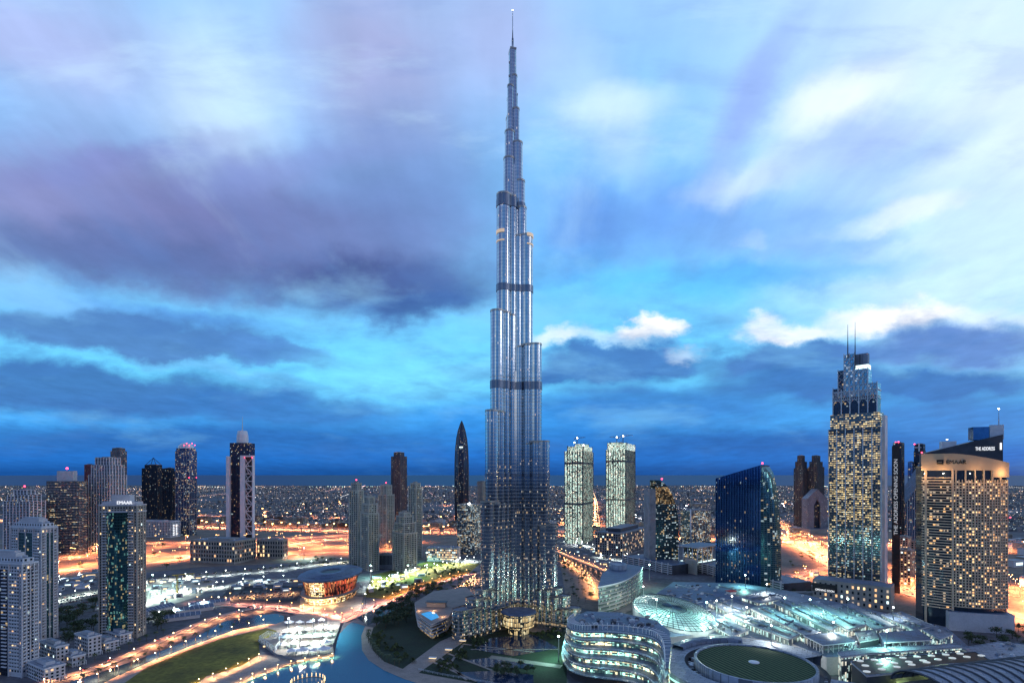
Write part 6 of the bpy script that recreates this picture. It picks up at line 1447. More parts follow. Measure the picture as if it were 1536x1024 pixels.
# ------------------------------------------------------------------ terraced mall front
top_c = [G(x, y, 36) for x, y in ((858, 926), (850, 936), (856, 944), (873, 948), (897, 948), (935, 950), (968, 955), (985, 962), (994, 976), (997, 1004))]
bot_c = [G(x, y, 13) for x, y in ((848, 955), (843, 976), (853, 994), (871, 1002), (897, 1006), (935, 1010), (962, 1017), (978, 1028), (987, 1042), (994, 1072))]
back = [G(1003, 1000, 36).xy, G(1007, 966, 36).xy, G(1004, 945, 36).xy, G(985, 930, 36).xy, G(930, 918, 36).xy, G(880, 916, 36).xy]
M['terr'] = glassmat('lit_mall_gallery', 2.4, 5.5, 0.95, glass=(0.2, 0.3, 0.28), metal=0.2, wall=(0.3, 0.34, 0.32), warm=(1.0, 0.88, 0.52), cool=(0.5, 1.0, 0.84), pcool=0.6, es=2.1, sill=0.02, jamb=0.05)
r_ = thing('terraced_mall', 'curving mall front of stacked terraces lit teal and gold', 'shopping mall', tuple(G(930, 1000)))
LV = [(8.5, 1.12), (14.0, 0.92), (19.5, 0.7), (25.0, 0.46), (30.5, 0.22), (36.0, 0.0)]
def curve(k): return smooth([a + (b_ - a) * k for a, b_ in zip([Vector((q.x, q.y, 0)) for q in top_c], [Vector((q.x, q.y, 0)) for q in bot_c])], 5)
def ccw(p): return p if sum(p[i][0] * p[(i + 1) % len(p)][1] - p[(i + 1) % len(p)][0] * p[i][1] for i in range(len(p))) > 0 else list(reversed(p))
def offc(c, d_):
    n = normals(c); return [Vector((p.x + q.x * d_, p.y + q.y * d_, 0)) for p, q in zip(c, n)]
for i, (z, k) in enumerate(LV):
    c = curve(k); poly = ccw([tuple(p.xy) for p in c] + [tuple(p) for p in back])
    b = MB(); b.prism(poly, z - 0.7, z, 0, 1, bottom=True); sl_ = b.build('terrace_slab', [M['darkc'], M['roofb']], r_)
    inn = offc(c, 4.5); wp = ccw([tuple(p.xy) for p in inn] + [tuple(Vector(p)) for p in back])
    z0 = LV[i - 1][0] if i else 0
    b = MB(); b.prism(wp, z0, z - 1.1, 0, None); b.build('gallery_glazing', M['terr'] if i else M['brown'], sl_)
    f = MB(); rl = offc(c, 0.6)
    for p, q in zip(rl, rl[1:]): f.bar((p.x, p.y, z + 1.3), (q.x, q.y, z + 1.3), 0.16, 4); f.bar((p.x, p.y, z), (p.x, p.y, z + 1.3), 0.12, 4)
    f.build('railing_frame', M['alu'], sl_)
    if i:
        for p, a in resample(offc(c, 3.4), 7.5): b = MB(); b.bar((p.x, p.y, z0), (p.x, p.y, z - 0.7), 0.3, 6); b.build('column', M['darkc'], sl_)
    if i < 5:
        cc = offc(c, 2.0)
        for p, a in resample(cc, 30)[:10]: uplight(r_, (p.x, p.y, z + 3.6), (0.55, 1.0, 0.85) if random.random() < 0.65 else (1.0, 0.85, 0.5), 900, 0.4, 'gallery_light')
gc = curve(1.12); f = MB(); inn = offc(gc, 4.3)
for j, (p, q) in enumerate(zip(inn, inn[1:])):
    for t_ in (0.0, 0.5): u = p + (q - p) * t_; f.bar((u.x, u.y, 0), (u.x, u.y, 7.4), 0.35, 4)
    for z in (2, 4, 6): f.bar((p.x, p.y, z), (q.x, q.y, z), 0.25, 4)
f.build('brown_grid_frame', M['darkc'], r_)
# roof clutter of the mall top
for k in range(46):
    px, py = random.uniform(872, 985), random.uniform(921, 947); q = G(px, py, 36)
    if py > 944 - abs(px - 930) * 0.05 + (px > 960) * 4: continue
    s = random.uniform(1.2, 3.6); b = MB(); b.box((q.x, q.y, 36 + s * 0.45), (s * random.uniform(1, 2.4), s, s * 0.9), 0.2 * random.random()); b.bar((q.x, q.y, 36 + s * 0.9), (q.x, q.y, 36 + s * 1.15), s * 0.3, 8); b.build('roof_unit', random.choice((M['alu'], M['roofw'], M['darkc'], M['concrete'])), r_)
f = MB(); rc = curve(-0.22); 
for p, q in zip(rc, rc[1:]): f.bar((p.x, p.y, 41), (q.x, q.y, 41), 0.4, 4); f.bar((p.x, p.y, 36), (p.x, p.y, 41), 0.3, 4)
rc2 = offc(rc, 8)
for p, q in list(zip(rc, rc2)): f.bar((p.x, p.y, 41), (q.x, q.y, 41.5), 0.25, 4)
f.build('roof_pergola_frame', M['white'], r_)

# ------------------------------------------------------------------ oval office with curved white bands
r_ = thing('oval_office', 'lens shaped office with curved white floor bands and a blue roof drum', 'office', tuple(G(930, 900))); zt = 40.0
fr = [G(x, y, zt) for x, y in ((897, 880), (915, 876.5), (935, 871), (950, 863), (960, 855), (964, 850))]; bk_ = [G(x, y, zt) for x, y in ((955, 848), (938, 846), (918, 850), (904, 860))]
op = ccw([tuple(p.xy) for p in smooth([Vector((*q.xy, 0)) for q in fr], 4)] + [tuple(q.xy) for q in bk_])
b = MB(); b.prism(inset(op, 1.2), 0, zt - 1, 0, 1); b.build('glazing', [glassmat('oval_glass', 2.6, 5.6, 0.42, glass=(0.12, 0.2, 0.2), metal=0.6, wall=(0.2, 0.22, 0.22), warm=(1, .9, .65), cool=(.6, 1, .85), pcool=.6, es=.8, sill=.1, jamb=.06), M['roofb']], r_)
b = MB()
for k in range(7): b.prism(inset(op, -0.2), 5.2 + k * 5.6 - 1.6, 5.2 + k * 5.6, 0, 0, bottom=True)
b.build('floor_rib', M['concrete'], r_); b = MB(); b.prism(inset(op, -0.6), zt - 1, zt + 0.6, 0, 1); b.build('roof', [M['white'], M['roofb']], r_)
c_ = G(927, 853, zt); b = MB(); b.lathe((c_.x, c_.y, zt + 0.6), [(14, 0), (14, 9), (12.6, 9), (12.6, 8), (0.1, 8.2)], 32, 0, 0, 2 * PI, 1, 1.5); b.build('roof_drum', M['roofw'], r_)

# ------------------------------------------------------------------ glazed canopy like a shell
cc_ = G(1008, 910, 26); r_ = thing('shell_canopy', 'domed glazed canopy of radiating ribs glowing green white from below', 'canopy', (cc_.x, cc_.y, 0)); A_, B2 = 47.0, 96.0
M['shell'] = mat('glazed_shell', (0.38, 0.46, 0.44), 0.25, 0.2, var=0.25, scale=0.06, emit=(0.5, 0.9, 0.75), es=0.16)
b = MB(); b.lathe((cc_.x, cc_.y, 20), [(1.0, -20), (1.0, 1), (0.995, 1.5)], 60, 0, 0, 2 * PI, A_, B2); b.build('wall', M['pale'], r_)
prof = [(1.0, 1.5), (0.85, 3.4), (0.68, 5), (0.5, 6), (0.34, 6.4), (0.15, 6.7), (0.02, 6.8)]
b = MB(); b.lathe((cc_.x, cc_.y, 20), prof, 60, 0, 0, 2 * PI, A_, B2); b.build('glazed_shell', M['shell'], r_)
f = MB()
for k in range(48):
    a = 2 * PI * k / 48
    for (r0, z0), (r1, z1) in zip(prof, prof[1:]): f.bar((cc_.x + A_ * r0 * math.cos(a), cc_.y + B2 * r0 * math.sin(a), 20.3 + z0), (cc_.x + A_ * r1 * math.cos(a), cc_.y + B2 * r1 * math.sin(a), 20.3 + z1), 0.3, 4)
for rr, z in ((0.99, 1.6), (0.92, 2.5), (0.85, 3.4), (0.76, 4.3), (0.68, 5.0), (0.59, 5.5), (0.5, 6.0), (0.42, 6.2), (0.34, 6.4)):
    for k in range(48):
        a, c = 2 * PI * k / 48, 2 * PI * (k + 1) / 48; f.bar((cc_.x + A_ * rr * math.cos(a), cc_.y + B2 * rr * math.sin(a), 20.3 + z), (cc_.x + A_ * rr * math.cos(c), cc_.y + B2 * rr * math.sin(c), 20.3 + z), 0.42 if rr in (0.99, .34) else 0.24, 4)
f.build('rib_frame', M['dglass'], r_)
for a, rr in ((180, 1.06), (215, 1.08), (250, 1.06), (285, 1.1), (330, 1.08), (150, 1.05)): uplight(r_, (cc_.x + A_ * rr * math.cos(R(a)), cc_.y + B2 * rr * math.sin(R(a)), 34), (0.7, 1.0, 0.85), 24000, 1.0, 'canopy_light')

# ------------------------------------------------------------------ round deck with the striped green roof
gx, gy = G(1131, 993, 30).xy; r_ = thing('round_green_roof', 'circular roof of striped dark turf with a white disc, ringed by a grey deck', 'rotunda', (gx, gy, 0))
m_ = bpy.data.materials.new('striped_turf'); m_.use_nodes = True; q = NT(m_.node_tree); g = q.new('ShaderNodeNewGeometry', out=0); x_, y_, _z = q.sep(g)
s_ = q.m('FRACT', q.m('DIVIDE', q.m('ADD', q.m('MULTIPLY', x_, 0.94), q.m('MULTIPLY', y_, 0.34)), 4.2)); sm_ = q.smooth(q.m('ABSOLUTE', q.m('SUBTRACT', s_, 0.5)), 0.2, 0.3)
tn = q.linr(q.noise(g, 0.5, 5, 0.7), 0.3, 0.7, 0.6, 1.4); tc = q.mix(sm_, (0.010, 0.024, 0.012, 1), (0.06, 0.11, 0.04, 1)); sc_ = q.new('ShaderNodeVectorMath', {0: tc}, operation='SCALE'); q.put(sc_.node.inputs['Scale'], tn)
q.put(q.n['Principled BSDF'].inputs['Base Color'], sc_); q.n['Principled BSDF'].inputs['Roughness'].default_value = 0.95; M['turf'] = m_
b = MB(); b.lathe((gx, gy, 0), [(49, 29.8), (0.05, 30.2)], 96); b.build('turf_roof', M['turf'], r_)
b = MB(); b.lathe((gx, gy, 0), [(51.5, 22), (51.5, 31), (49, 31), (49, 29.5)], 96); b.build('parapet', M['roofw'], r_)
b = MB(); b.lathe((gx, gy, 0), [(4.6, 30.2), (4.6, 30.7), (0.05, 30.8)], 32); b.build('white_disc', M['white'], r_)
b = MB(); b.lathe((gx, gy, 0), [(82, 0), (82, 24), (83.5, 24.2), (83.5, 27.6), (81.5, 27.6), (81.5, 26.6), (60, 26.6)], 110, 0, R(20), R(330)); b.build('deck', M['roofw'], r_)
b = MB(); b.lathe((gx, gy, 0), [(60, 26.6), (59, 20), (51.4, 20)], 110); b.build('deck_gutter', M['darkc'], r_)
b = MB(); b.lathe((gx, gy, 0), [(83.9, 22.2), (84.4, 23.2), (83.6, 24.0)], 110, 0, R(120), R(250)); b.build('lit_fascia_rim', M['tealglow'], r_)
for k in range(64):
    a = R(random.uniform(60, 210)) if k < 44 else R(random.uniform(-40, 60)); rr = random.uniform(52.5, 58.5); s = random.uniform(1.2, 2.6); b = MB(); b.box((gx + rr * math.cos(a), gy + rr * math.sin(a), 20 + s * 0.6), (s * 1.5, s, s * 1.2), a); b.build('roof_unit', random.choice((M['alu'], M['concrete'], M['darkc'])), r_)
b = MB(); b.lathe((gx, gy, 0), [(66, 26.6), (66, 30), (77, 31), (77, 26.6)], 40, 0, R(75), R(140)); b.build('curved_plant_house', M['roofb'], r_)

# ------------------------------------------------------------------ long mall roofs
def hall(name, label, pts, z, m_='roofw', wallm='pale', cat='roof', under=None, kit=0, edge=True):
    q = ccw([tuple(p.xy) for p in P(pts, z)]); r_ = thing(name, label, cat, (*centre(q), 0)); b = MB(); b.prism(inset(q, 0.6), 0, z - 1.2, 0, None); b.build('wall', under or M[wallm], r_)
    b = MB(); b.prism(q, z - 1.2, z, 0, 1, bottom=True); b.build('roof', [M['pale'], M[m_]], r_)
    if edge:
        f = MB()
        for i in range(len(q)): a_, c_ = q[i], q[(i + 1) % len(q)]; f.bar((*a_, z + 0.35), (*c_, z + 0.35), 0.4, 4)
        f.build('parapet', M['roofw'], r_)
    for k in range(kit):
        i = random.randrange(len(q)); p = along(along(q[i], q[(i + 1) % len(q)], random.random()), centre(q), random.uniform(0.15, 0.8)); s = random.uniform(1.2, 3.2); b = MB(); b.box((*p, z + s * 0.4), (s * random.uniform(1, 3), s, s * 0.8), 0.6); b.bar((*p, z + s * 0.8), (*p, z + s), s * 0.3, 8); b.build('roof_unit', random.choice((M['alu'], M['roofw'], M['concrete'])), r_)
    return r_, q
M['galr'] = glassmat('lit_roof_gallery', 2.0, 6.0, 0.6, glass=(0.2, 0.25, 0.25), metal=0.2, wall=(0.25, 0.27, 0.27), warm=(1.0, .95, .75), cool=(.7, 1, .92), pcool=.6, es=1.2, sill=.05, jamb=.06)
for args in (('long pale mall roof strip beside the round green roof', [(1086, 922), (1104, 917), (1200, 951), (1183, 958)], 25), ('long pale mall roof strip with dark flank, next towards the hotels', [(1126, 912), (1146, 906), (1232, 948), (1210, 953)], 27), ('long pale mall roof strip in the middle of the row', [(1160, 903), (1176, 898), (1262, 937), (1246, 945)], 25), ('long pale mall roof strip below the dazzling floodlight', [(1198, 905), (1226, 900), (1300, 936), (1272, 944)], 27), ('long pale mall roof strip before the crowned hotel podium', [(1246, 908), (1278, 904), (1346, 938), (1312, 944)], 25), ('short pale roof strip by the red topped kiosk', [(1062, 903), (1084, 895), (1126, 912), (1102, 922)], 24), ('low pale roof strip along the louvred parking deck', [(1112, 895), (1150, 886), (1180, 896), (1140, 904)], 23), ('short pale roof strip above the round green roof', [(1062, 934), (1084, 926), (1124, 944), (1098, 954)], 23), ('dark long roof beside the bowed hotel podium', [(1322, 922), (1352, 917), (1400, 938), (1372, 945)], 23)):
    hr_, hq_ = hall('mall_roof_strip', args[0], args[1], args[2], under=M['galr'], kit=12, m_='roofw' if 'dark long' not in args[0] else 'roofb')
    e4 = sorted(((Vector(hq_[(i + 1) % 4]) - Vector(hq_[i])).length, i) for i in range(4)); i4 = e4[-1][1]; a4, b4, c4, d4 = (Vector(hq_[(i4 + k) % 4]) for k in range(4)); s4, t4 = (a4 + d4) / 2, (b4 + c4) / 2; u4 = t4 - s4; g4 = math.atan2(u4.y, u4.x)
    for t0, t1 in ((0.06, 0.30), (0.36, 0.62), (0.68, 0.94)):
        m4 = s4 + u4 * (t0 + t1) / 2; b = MB(); b.box((m4.x, m4.y, args[2] + 0.9), (u4.length * (t1 - t0), 3.4, 1.8), g4); cl_ = b.build('clerestory', M['galr'], hr_)
        b = MB(); b.box((m4.x, m4.y, args[2] + 2.0), (u4.length * (t1 - t0) + 1, 5.2, 0.4), g4); b.build('roof_plate', M['roofb'], cl_)
b = MB(); b.prism(ccw([tuple(p.xy) for p in P([(958, 930), (970, 900), (1010, 872), (1110, 874), (1180, 885), (1420, 940), (1460, 975), (1240, 985), (1180, 962), (1060, 950), (1000, 955)], 18)]), 0, 18, 0, 1); ob = own(b, 'mall_base', [M['pale'], M['roofb']], 'broad blue grey mall roof level under the long roof strips', 'shopping mall', (*centre([tuple(p.xy) for p in P([(1100, 900), (1300, 950)], 18)]), 0))
def canopy(label, pts, z, ncol=6):
    q = ccw([tuple(p.xy) for p in P(pts, z)]); r_ = thing('roof_canopy', label, 'canopy', (*centre(q), 18)); b = MB(); b.prism(q, z - 1, z, 0, 1, bottom=True); b.build('roof', [M['white'], M['roofb']], r_)
    f = MB()
    for i in range(len(q)):
        a_, c_ = inset(q, 1)[i], inset(q, 1)[(i + 1) % len(q)]
        for j in range(ncol):
            p, p2 = along(a_, c_, j / ncol), along(a_, c_, (j + 1) / ncol); b = MB(); b.bar((*p, 18), (*p, z - 1), 0.35, 6); b.build('column', M['white'], r_)
            if j % 2: f.bar((*p, 18.4), (*p2, z - 1.2), 0.2, 4); f.bar((*p2, 18.4), (*p, z - 1.2), 0.2, 4)
    f.build('brace_frame', M['white'], r_); b = MB(); b.prism(inset(q, 9), 18, z - 3, 0, 1); b.build('plant_room', [M['concrete'], M['roof']], r_); return r_
canopy('flat blue roof canopy on white columns beside the round green roof', [(1205, 952), (1259, 947), (1283, 962), (1234, 967)], 27)
canopy('wide flat blue roof canopy with cross bracing near the bowed hotel', [(1318, 948), (1378, 944), (1399, 959), (1326, 963)], 29)
hall('louvred_plant_block', 'pale block with lit louvres between canopy and bowed hotel', [(1384, 944), (1404, 938), (1430, 950), (1410, 958)], 28, under=M['galr'], kit=4)
hall('plant_block', 'dark louvred plant block between the two flat canopies', [(1283, 948), (1312, 944), (1318, 957), (1290, 962)], 25, 'concrete', 'darkc', kit=6)
hall('glazed_gallery', 'long white glazed gallery before the dark skylight roof', [(1256, 978), (1300, 972), (1440, 965), (1444, 970), (1300, 980), (1262, 985)], 27, 'roofw', under=M['galr'])
r_, q_ = hall('skylight_roof', 'black panelled roof dotted with pale oval skylights', [(1276, 992), (1330, 985), (1463, 977), (1490, 992), (1412, 996), (1345, 1009), (1300, 1013)], 25, 'black', 'darkc')
n_s = 0
for row_, (xa, ya, xb, yb, n) in enumerate(((1298, 998, 1472, 983, 9), (1290, 991, 1440, 980, 8), (1300, 1007, 1390, 993, 5))):
    for j in range(n):
        q = G(xa + (xb - xa) * j / max(1, n - 1), ya + (yb - ya) * j / max(1, n - 1), 25); b = MB(); b.lathe((q.x, q.y, 25), [(1, 0), (1, 0.7), (0.8, 0.9), (0.01, 1.0)], 16, 0, 0, 2 * PI, 3.2, 2.2); b.build('skylight', M['litskyl'] if 'litskyl' in M else M.setdefault('litskyl', mat('pale_skylight', (0.6, 0.62, 0.6), 0.3, var=0.1, emit=(0.9, 0.95, 0.85), es=0.35)), r_)
hall('roof_terrace', 'grey stepped terraces beyond the skylight roof under the bowed hotel', [(1440, 972), (1500, 962), (1600, 972), (1600, 995), (1490, 992)], 22, 'roofw', 'concrete', kit=14)
# green-lit gap and barrel vault at the bottom corner
sheet('green_court', [(1310, 1045), (1330, 1035), (1400, 1016), (1470, 1008), (1560, 1004), (1560, 1014), (1420, 1030)], 0.6, 'lawn')
A = G(1338, 1021, 22); B_ = G(1640, 984, 22); e = (B_ - A).normalized(); n_ = Vector((e.y, -e.x, 0)); r_ = thing('barrel_vault', 'pale barrel vaulted roof with broad curved ribs', 'roof', ((A.x + B_.x) / 2, (A.y + B_.y) / 2, 0)); RR = 26; L = (B_ - A).length
def vp(s, a, rr=RR): return A + e * s + n_ * (RR - rr * math.cos(a)) + Vector((0, 0, 2 + rr * 0.5 * math.sin(a)))
b = MB()
for k in range(12): b.strip([vp(L * j / 20, PI * (k + 1) / 12) for j in range(21)], [vp(L * j / 20, PI * k / 12) for j in range(21)])
b.build('vault_roof', M['roofw'], r_); n = 22
for j in range(n + 1):
    f = MB()
    for k in range(12): f.bar(tuple(vp(L * j / n, PI * k / 12, RR + .6)), tuple(vp(L * j / n, PI * (k + 1) / 12, RR + .6)), 1.0, 4)
    f.build('vault_rib', M['darkc'], r_)
b = MB(); b.prism(ccw([tuple(A.xy), tuple(B_.xy), tuple((B_ + n_ * 52).xy), tuple((A + n_ * 52).xy)]), 0, 20, 0, None); b.build('wall', M['pale'], r_)
for s in (0.1, 0.3, 0.5, 0.7): q = A + e * L * s - n_ * 6; uplight(r_, (q.x, q.y, 12), (0.75, 1.0, 0.35), 5000, 0.6, 'court_light')

# ------------------------------------------------------------------ louvred parking decks
def louvres(label, A, B_, dep, h, base=0.0):
    A, B_ = Vector((*A.xy, 0)), Vector((*B_.xy, 0)); e = (B_ - A).normalized(); n_ = Vector((e.y, -e.x, 0)); ang = math.atan2(e.y, e.x); L = (B_ - A).length; r_ = thing('parking_deck', label, 'parking deck', tuple((A + B_) / 2)); k = -n_ * dep
    b = MB(); q = ccw([tuple((A - n_ * .8).xy), tuple((B_ - n_ * .8).xy), tuple((B_ + k).xy), tuple((A + k).xy)]); b.prism(q, base, h - 1, 0, 1); b.build('deck', [M['darkc'], M['roofb']], r_)
    f = MB(); m_ = (A + B_) / 2
    for j in range(5): f.box((m_.x, m_.y, base + 3 + j * (h - base - 4) / 4), (L, 0.8, 1.7), ang)
    f.build('louvre_rib', M['pale'], r_)
    for j in range(int(L / 17) + 1):
        p = A + e * (j * 17) + n_ * 0.8; b = MB(); b.box((p.x, p.y, (h + base) / 2 + 1), (1.6, 2.6, h - base + 2), ang); b.build('fin', M['pale'], r_)
    for j in range(14):
        p = A + e * random.uniform(4, L - 4) - n_ * random.uniform(5, dep - 5); b = MB(); b.box((p.x, p.y, h - 0.3), (4.5, 1.9, 1.4), ang + PI / 2); 
    return r_
louvres('white louvred parking deck with upright fins below the slanted glass tower', G(1046, 857), G(1175, 892), 60, 20)
louvres('white louvred parking deck between the oval office and sail tower', G(935, 846), G(1008, 862), 60, 20)
b = MB(); A, B_ = G(1028, 858), G(1046, 862); q = ccw([tuple(A.xy), tuple(B_.xy), tuple((B_ + Vector((6, 30, 0))).xy), tuple((A + Vector((6, 30, 0))).xy)]); r_ = thing('stair_tower', 'plain sandstone stair tower between the louvred decks', 'building', (*centre(q), 0)); b.prism(q, 0, 27, 0, 0); b.build('wall', M['stone'], r_); b = MB(); b.box((centre(q)[0] - 3, A.y - 1.2, 14), (5, 0.6, 5)); b.build('sign_panel', M['litwarm'], r_)
# link bridge and elevated road
A, B_ = G(1142, 892, 8), G(1226, 892, 8); r_ = thing('link_bridge', 'long lit footbridge from the parking deck to the crowned hotel', 'bridge', ((A.x + B_.x) / 2, (A.y + B_.y) / 2, 0)); e = (B_ - A); m_ = (A + B_) / 2; ang = math.atan2(e.y, e.x)
b = MB(); b.box((m_.x, m_.y, 8), (e.length, 7, 1.6), ang); b.box((m_.x, m_.y, 13), (e.length, 7.4, 0.8), ang); b.build('deck', M['concrete'], r_); b = MB(); b.box((m_.x, m_.y, 10.6), (e.length - 2, 6, 3.6), ang); b.build('glazing', M['galr'], r_)
for k in range(5): p = A + e * (k / 4) * 0.96 + e * 0.02; b = MB(); b.box((p.x, p.y, 3.6), (1.6, 3, 7.2), ang); b.build('pier', M['concrete'], r_)
ec = smooth([Vector((*G(x, y).xy, 0)) for x, y in ((832, 834), (868, 850), (905, 866), (938, 880))]); r_ = thing('elevated_road', 'sand coloured elevated road descending between the supertall and oval office', 'bridge', tuple(ec[len(ec) // 2])); nr = normals(ec); b = MB()
for p, q, n, n2 in zip(ec, ec[1:], nr, nr[1:]): m_ = (p + q) / 2; b.box((m_.x, m_.y, 14), ((q - p).length + 0.5, 15, 1.8), math.atan2((q - p).y, (q - p).x)); 
b.build('deck', M['tan'], r_); b = MB()
for p, q, n in zip(ec, ec[1:], nr):
    for s in (-7.3, 7.3): m_ = (p + q) / 2 + Vector((*(n * s), 0)); b.box((m_.x, m_.y, 15.5), ((q - p).length + 0.5, 0.5, 1.6), math.atan2((q - p).y, (q - p).x))
b.build('parapet', M['stone'], r_)
for p, a in resample(ec, 26): b = MB(); b.box((p.x, p.y, 6.5), (2, 6, 13), a); b.build('pier', M['stone'], r_)
lamps('warm', ec, 28, 'warm lamp on the elevated road beside the supertall', 'lamps along the elevated road', 6.5, 14.9)
lamps('garden', smooth(pxs((845, 842), (880, 866), (892, 900))), 24, 'amber lamp in the gardens between supertall and oval office', 'lamps in the gardens by the oval office')
lamps('garden', smooth(pxs((712, 868), (690, 886), (672, 894), (655, 898))), 22, 'amber lamp in the gardens between curving road and supertall', 'lamps in the gardens by the curving road')
# red kiosk on the mall roof, small roof things
q = G(1097, 890, 18); r_ = thing('roof_kiosk', 'red topped kiosk on the bright mall roof', 'kiosk', tuple(q)); b = MB(); b.box((q.x, q.y, 20), (12, 8, 4), 0.4); b.build('wall', M['pale'], r_); b = MB(); b.box((q.x, q.y, 22.4), (14, 10, 0.9), 0.4); b.build('roof', mat('red_roof', (0.5, 0.06, 0.06), 0.6), r_)

# metro viaduct beside the highway
vc = [Vector((p.x + 20, p.y - 70, 0)) for p in HW if -1900 < p.x < 1300]; r_ = thing('metro_viaduct', 'pale metro viaduct on round piers running beside the highway', 'viaduct', tuple(vc[len(vc) // 2])); b = MB()
for p, q in zip(vc, vc[1:]): m_ = (p + q) / 2; b.box((m_.x, m_.y, 12), ((q - p).length + 1, 10, 2.4), math.atan2((q - p).y, (q - p).x)); 
b.build('deck', M['stone'], r_)
for p, a in resample(vc, 34)[:96]: b = MB(); b.bar((p.x, p.y, 0), (p.x, p.y, 9), 1.3, 8); b.bar((p.x, p.y, 9), (p.x, p.y, 10.9), 1.3, 8, r2=3.4); b.build('pier', M['stone'], r_)
q = Vector((-330, 1985, 0)); r_ = thing('metro_station', 'rounded lit metro station shell over the highway viaduct', 'station', tuple(q)); b = MB(); b.lathe((q.x, q.y, 0), [(1, 9), (1.0, 14), (0.85, 20), (0.5, 25), (0.02, 26.5)], 24, 0, 0, 2 * PI, 60, 16, R(-14)); b.build('shell_roof', M['tan'], r_); b = MB(); b.lathe((q.x, q.y, 0), [(1.01, 10), (1.012, 13)], 24, 0, 0, 2 * PI, 60, 16, R(-14)); b.build('lit_band', M['litwarm'], r_)

# ------------------------------------------------------------------ low blocks along the highway
def lowblock(x, y, w_, d_, h, rz, label, m_, group):
    r_ = thing('roadside_block', label, 'building', (x, y, 0), group); b = MB(); ca, sa = math.cos(rz), math.sin(rz); q = [(x + u * ca - v_ * sa, y + u * sa + v_ * ca) for u, v_ in ((-w_/2, -d_/2), (w_/2, -d_/2), (w_/2, d_/2), (-w_/2, d_/2))]
    b.prism(q, 0, h, 0, 1); b.build('wall', [g_low if random.random() < 0.7 else M[m_], M['roof']], r_); b = MB(); b.prism(scalep(q, 0.3, 0.4), h, h + 3.5, 0, 0); b.prism(inset(q, -0.4), h - 0.8, h + 0.8, 0, None); b.build('parapet', M[m_], r_)
g_low = glassmat('low_block_wall', 4.0, 4.0, 0.22, glass=(0.07, 0.07, 0.07), metal=0.3, wall=(0.36, 0.29, 0.24), es=1.2, sill=0.3, jamb=0.2)
rnb = random.Random(5); nb = 0
for p, a in resample(HW, 52):
    for side in (1, 2):
        if not (-2400 < p.x < 2000): continue
        off = (80 if side == 1 else 132) + rnb.uniform(0, 14)
        if -200 < p.x + 0 < -100 or 300 < p.x < 380 or 880 < p.x < 1180: continue
        lowblock(p.x - math.sin(a) * off, p.y + math.cos(a) * off, rnb.uniform(28, 46), rnb.uniform(22, 34), rnb.choice((9, 12, 16, 20, 26) if side == 1 else (12, 16, 24, 32)), a, 'low flat roofed block on the far side of the highway', rnb.choice(('stone', 'pale', 'brown')), 'low blocks along the far side of the highway')
# ------------------------------------------------------------------ low town between highway and sea
M['villa'] = glassmat('villa_wall', 4.5, 4.0, 0.10, glass=(0.06, 0.06, 0.07), metal=0.2, wall=(0.27, 0.26, 0.27), es=4.0, sill=0.35, jamb=0.3, pcool=0.4)
M['villa2'] = glassmat('villa_wall_dim', 4.5, 4.0, 0.08, glass=(0.05, 0.05, 0.06), metal=0.2, wall=(0.12, 0.12, 0.13), es=4.0, sill=0.35, jamb=0.3, pcool=0.4)
def villa_mesh(w_, d_, h, m_, k):
    b = MB(); q = [(-w_/2, -d_/2), (w_/2, -d_/2), (w_/2, d_/2), (-w_/2, d_/2)]; b.prism(q, 0, h, 0, 1); b.prism(scalep(q, 0.4, 0.45, ((k % 3 - 1) * w_ * .2, 0)), h, h + 3, 0, 1)
    if k % 2: b.prism([(w_/2, -d_/4), (w_/2 + 5, -d_/4), (w_/2 + 5, d_/2), (w_/2, d_/2)], 0, h * 0.55, 0, 1)
    for i in range(4): a_, c_ = q[i], q[(i + 1) % 4]; b.bar((*a_, h + .4), (*c_, h + .4), 0.35, 4, 2)
    return b.mesh('villa', [M[m_], M['roof'], M['pale']])
VM = [villa_mesh(w_, d_, h, m_, k) for k, (w_, d_, h, m_) in enumerate(((15, 13, 8, 'villa'), (20, 15, 8, 'villa2'), (17, 17, 11, 'villa'), (26, 15, 12, 'villa2'), (14, 12, 7, 'villa'), (30, 18, 15, 'villa')))]
rnv = random.Random(11)
def on_road(x, y):
    for nm in ('distant_avenue', 'highway', 'boulevard'):
        c, wd, z = ROADS[nm]
        for p in c[::2]:
            if (p.x - x) ** 2 + (p.y - y) ** 2 < (wd * 0.5 + 26) ** 2: return True
    return False
def hw_y(x):
    best = min(HW, key=lambda p: abs(p.x - x)); return best.y
spots = []
y = 1900.0
while y < 9600:
    step = 30 + (y - 1900) * 0.008; x = -1.15 * y
    while x < 1.15 * y:
        spots.append((x + rnv.uniform(-6, 6), y + rnv.uniform(-6, 6), rnv)); x += step * rnv.uniform(0.8, 1.25) * (1 if rnv.random() > 0.12 else 2.4)
    y += step * 1.25
spots = [(x, y_) for x, y_, _ in spots if abs(x) / y_ < 1.05 and y_ > hw_y(x) + 190 and y_ < 9500 and math.sin(x * 0.0043 + y_ * 0.002) + math.sin(y_ * 0.0031 - x * 0.0017) > -1.05]
spots = [s_ for s_ in spots if not (s_[1] < 4200 and on_road(*s_))]
near = sorted(spots, key=lambda s_: s_[1] * s_[1] + s_[0] ** 2 * 0.3)
for x, y_ in near[:300]:
    o = bpy.data.objects.new('villa', rnv.choice(VM)); COL.objects.link(o); o.location = (x, y_, 0); o.rotation_euler = (0, 0, rnv.choice((0.2, -0.3, 0.2 + PI / 2))); tag(o, 'flat roofed villa in the low town just beyond the highway blocks', 'house', 'villas of the low town beyond the highway')
b = MB()
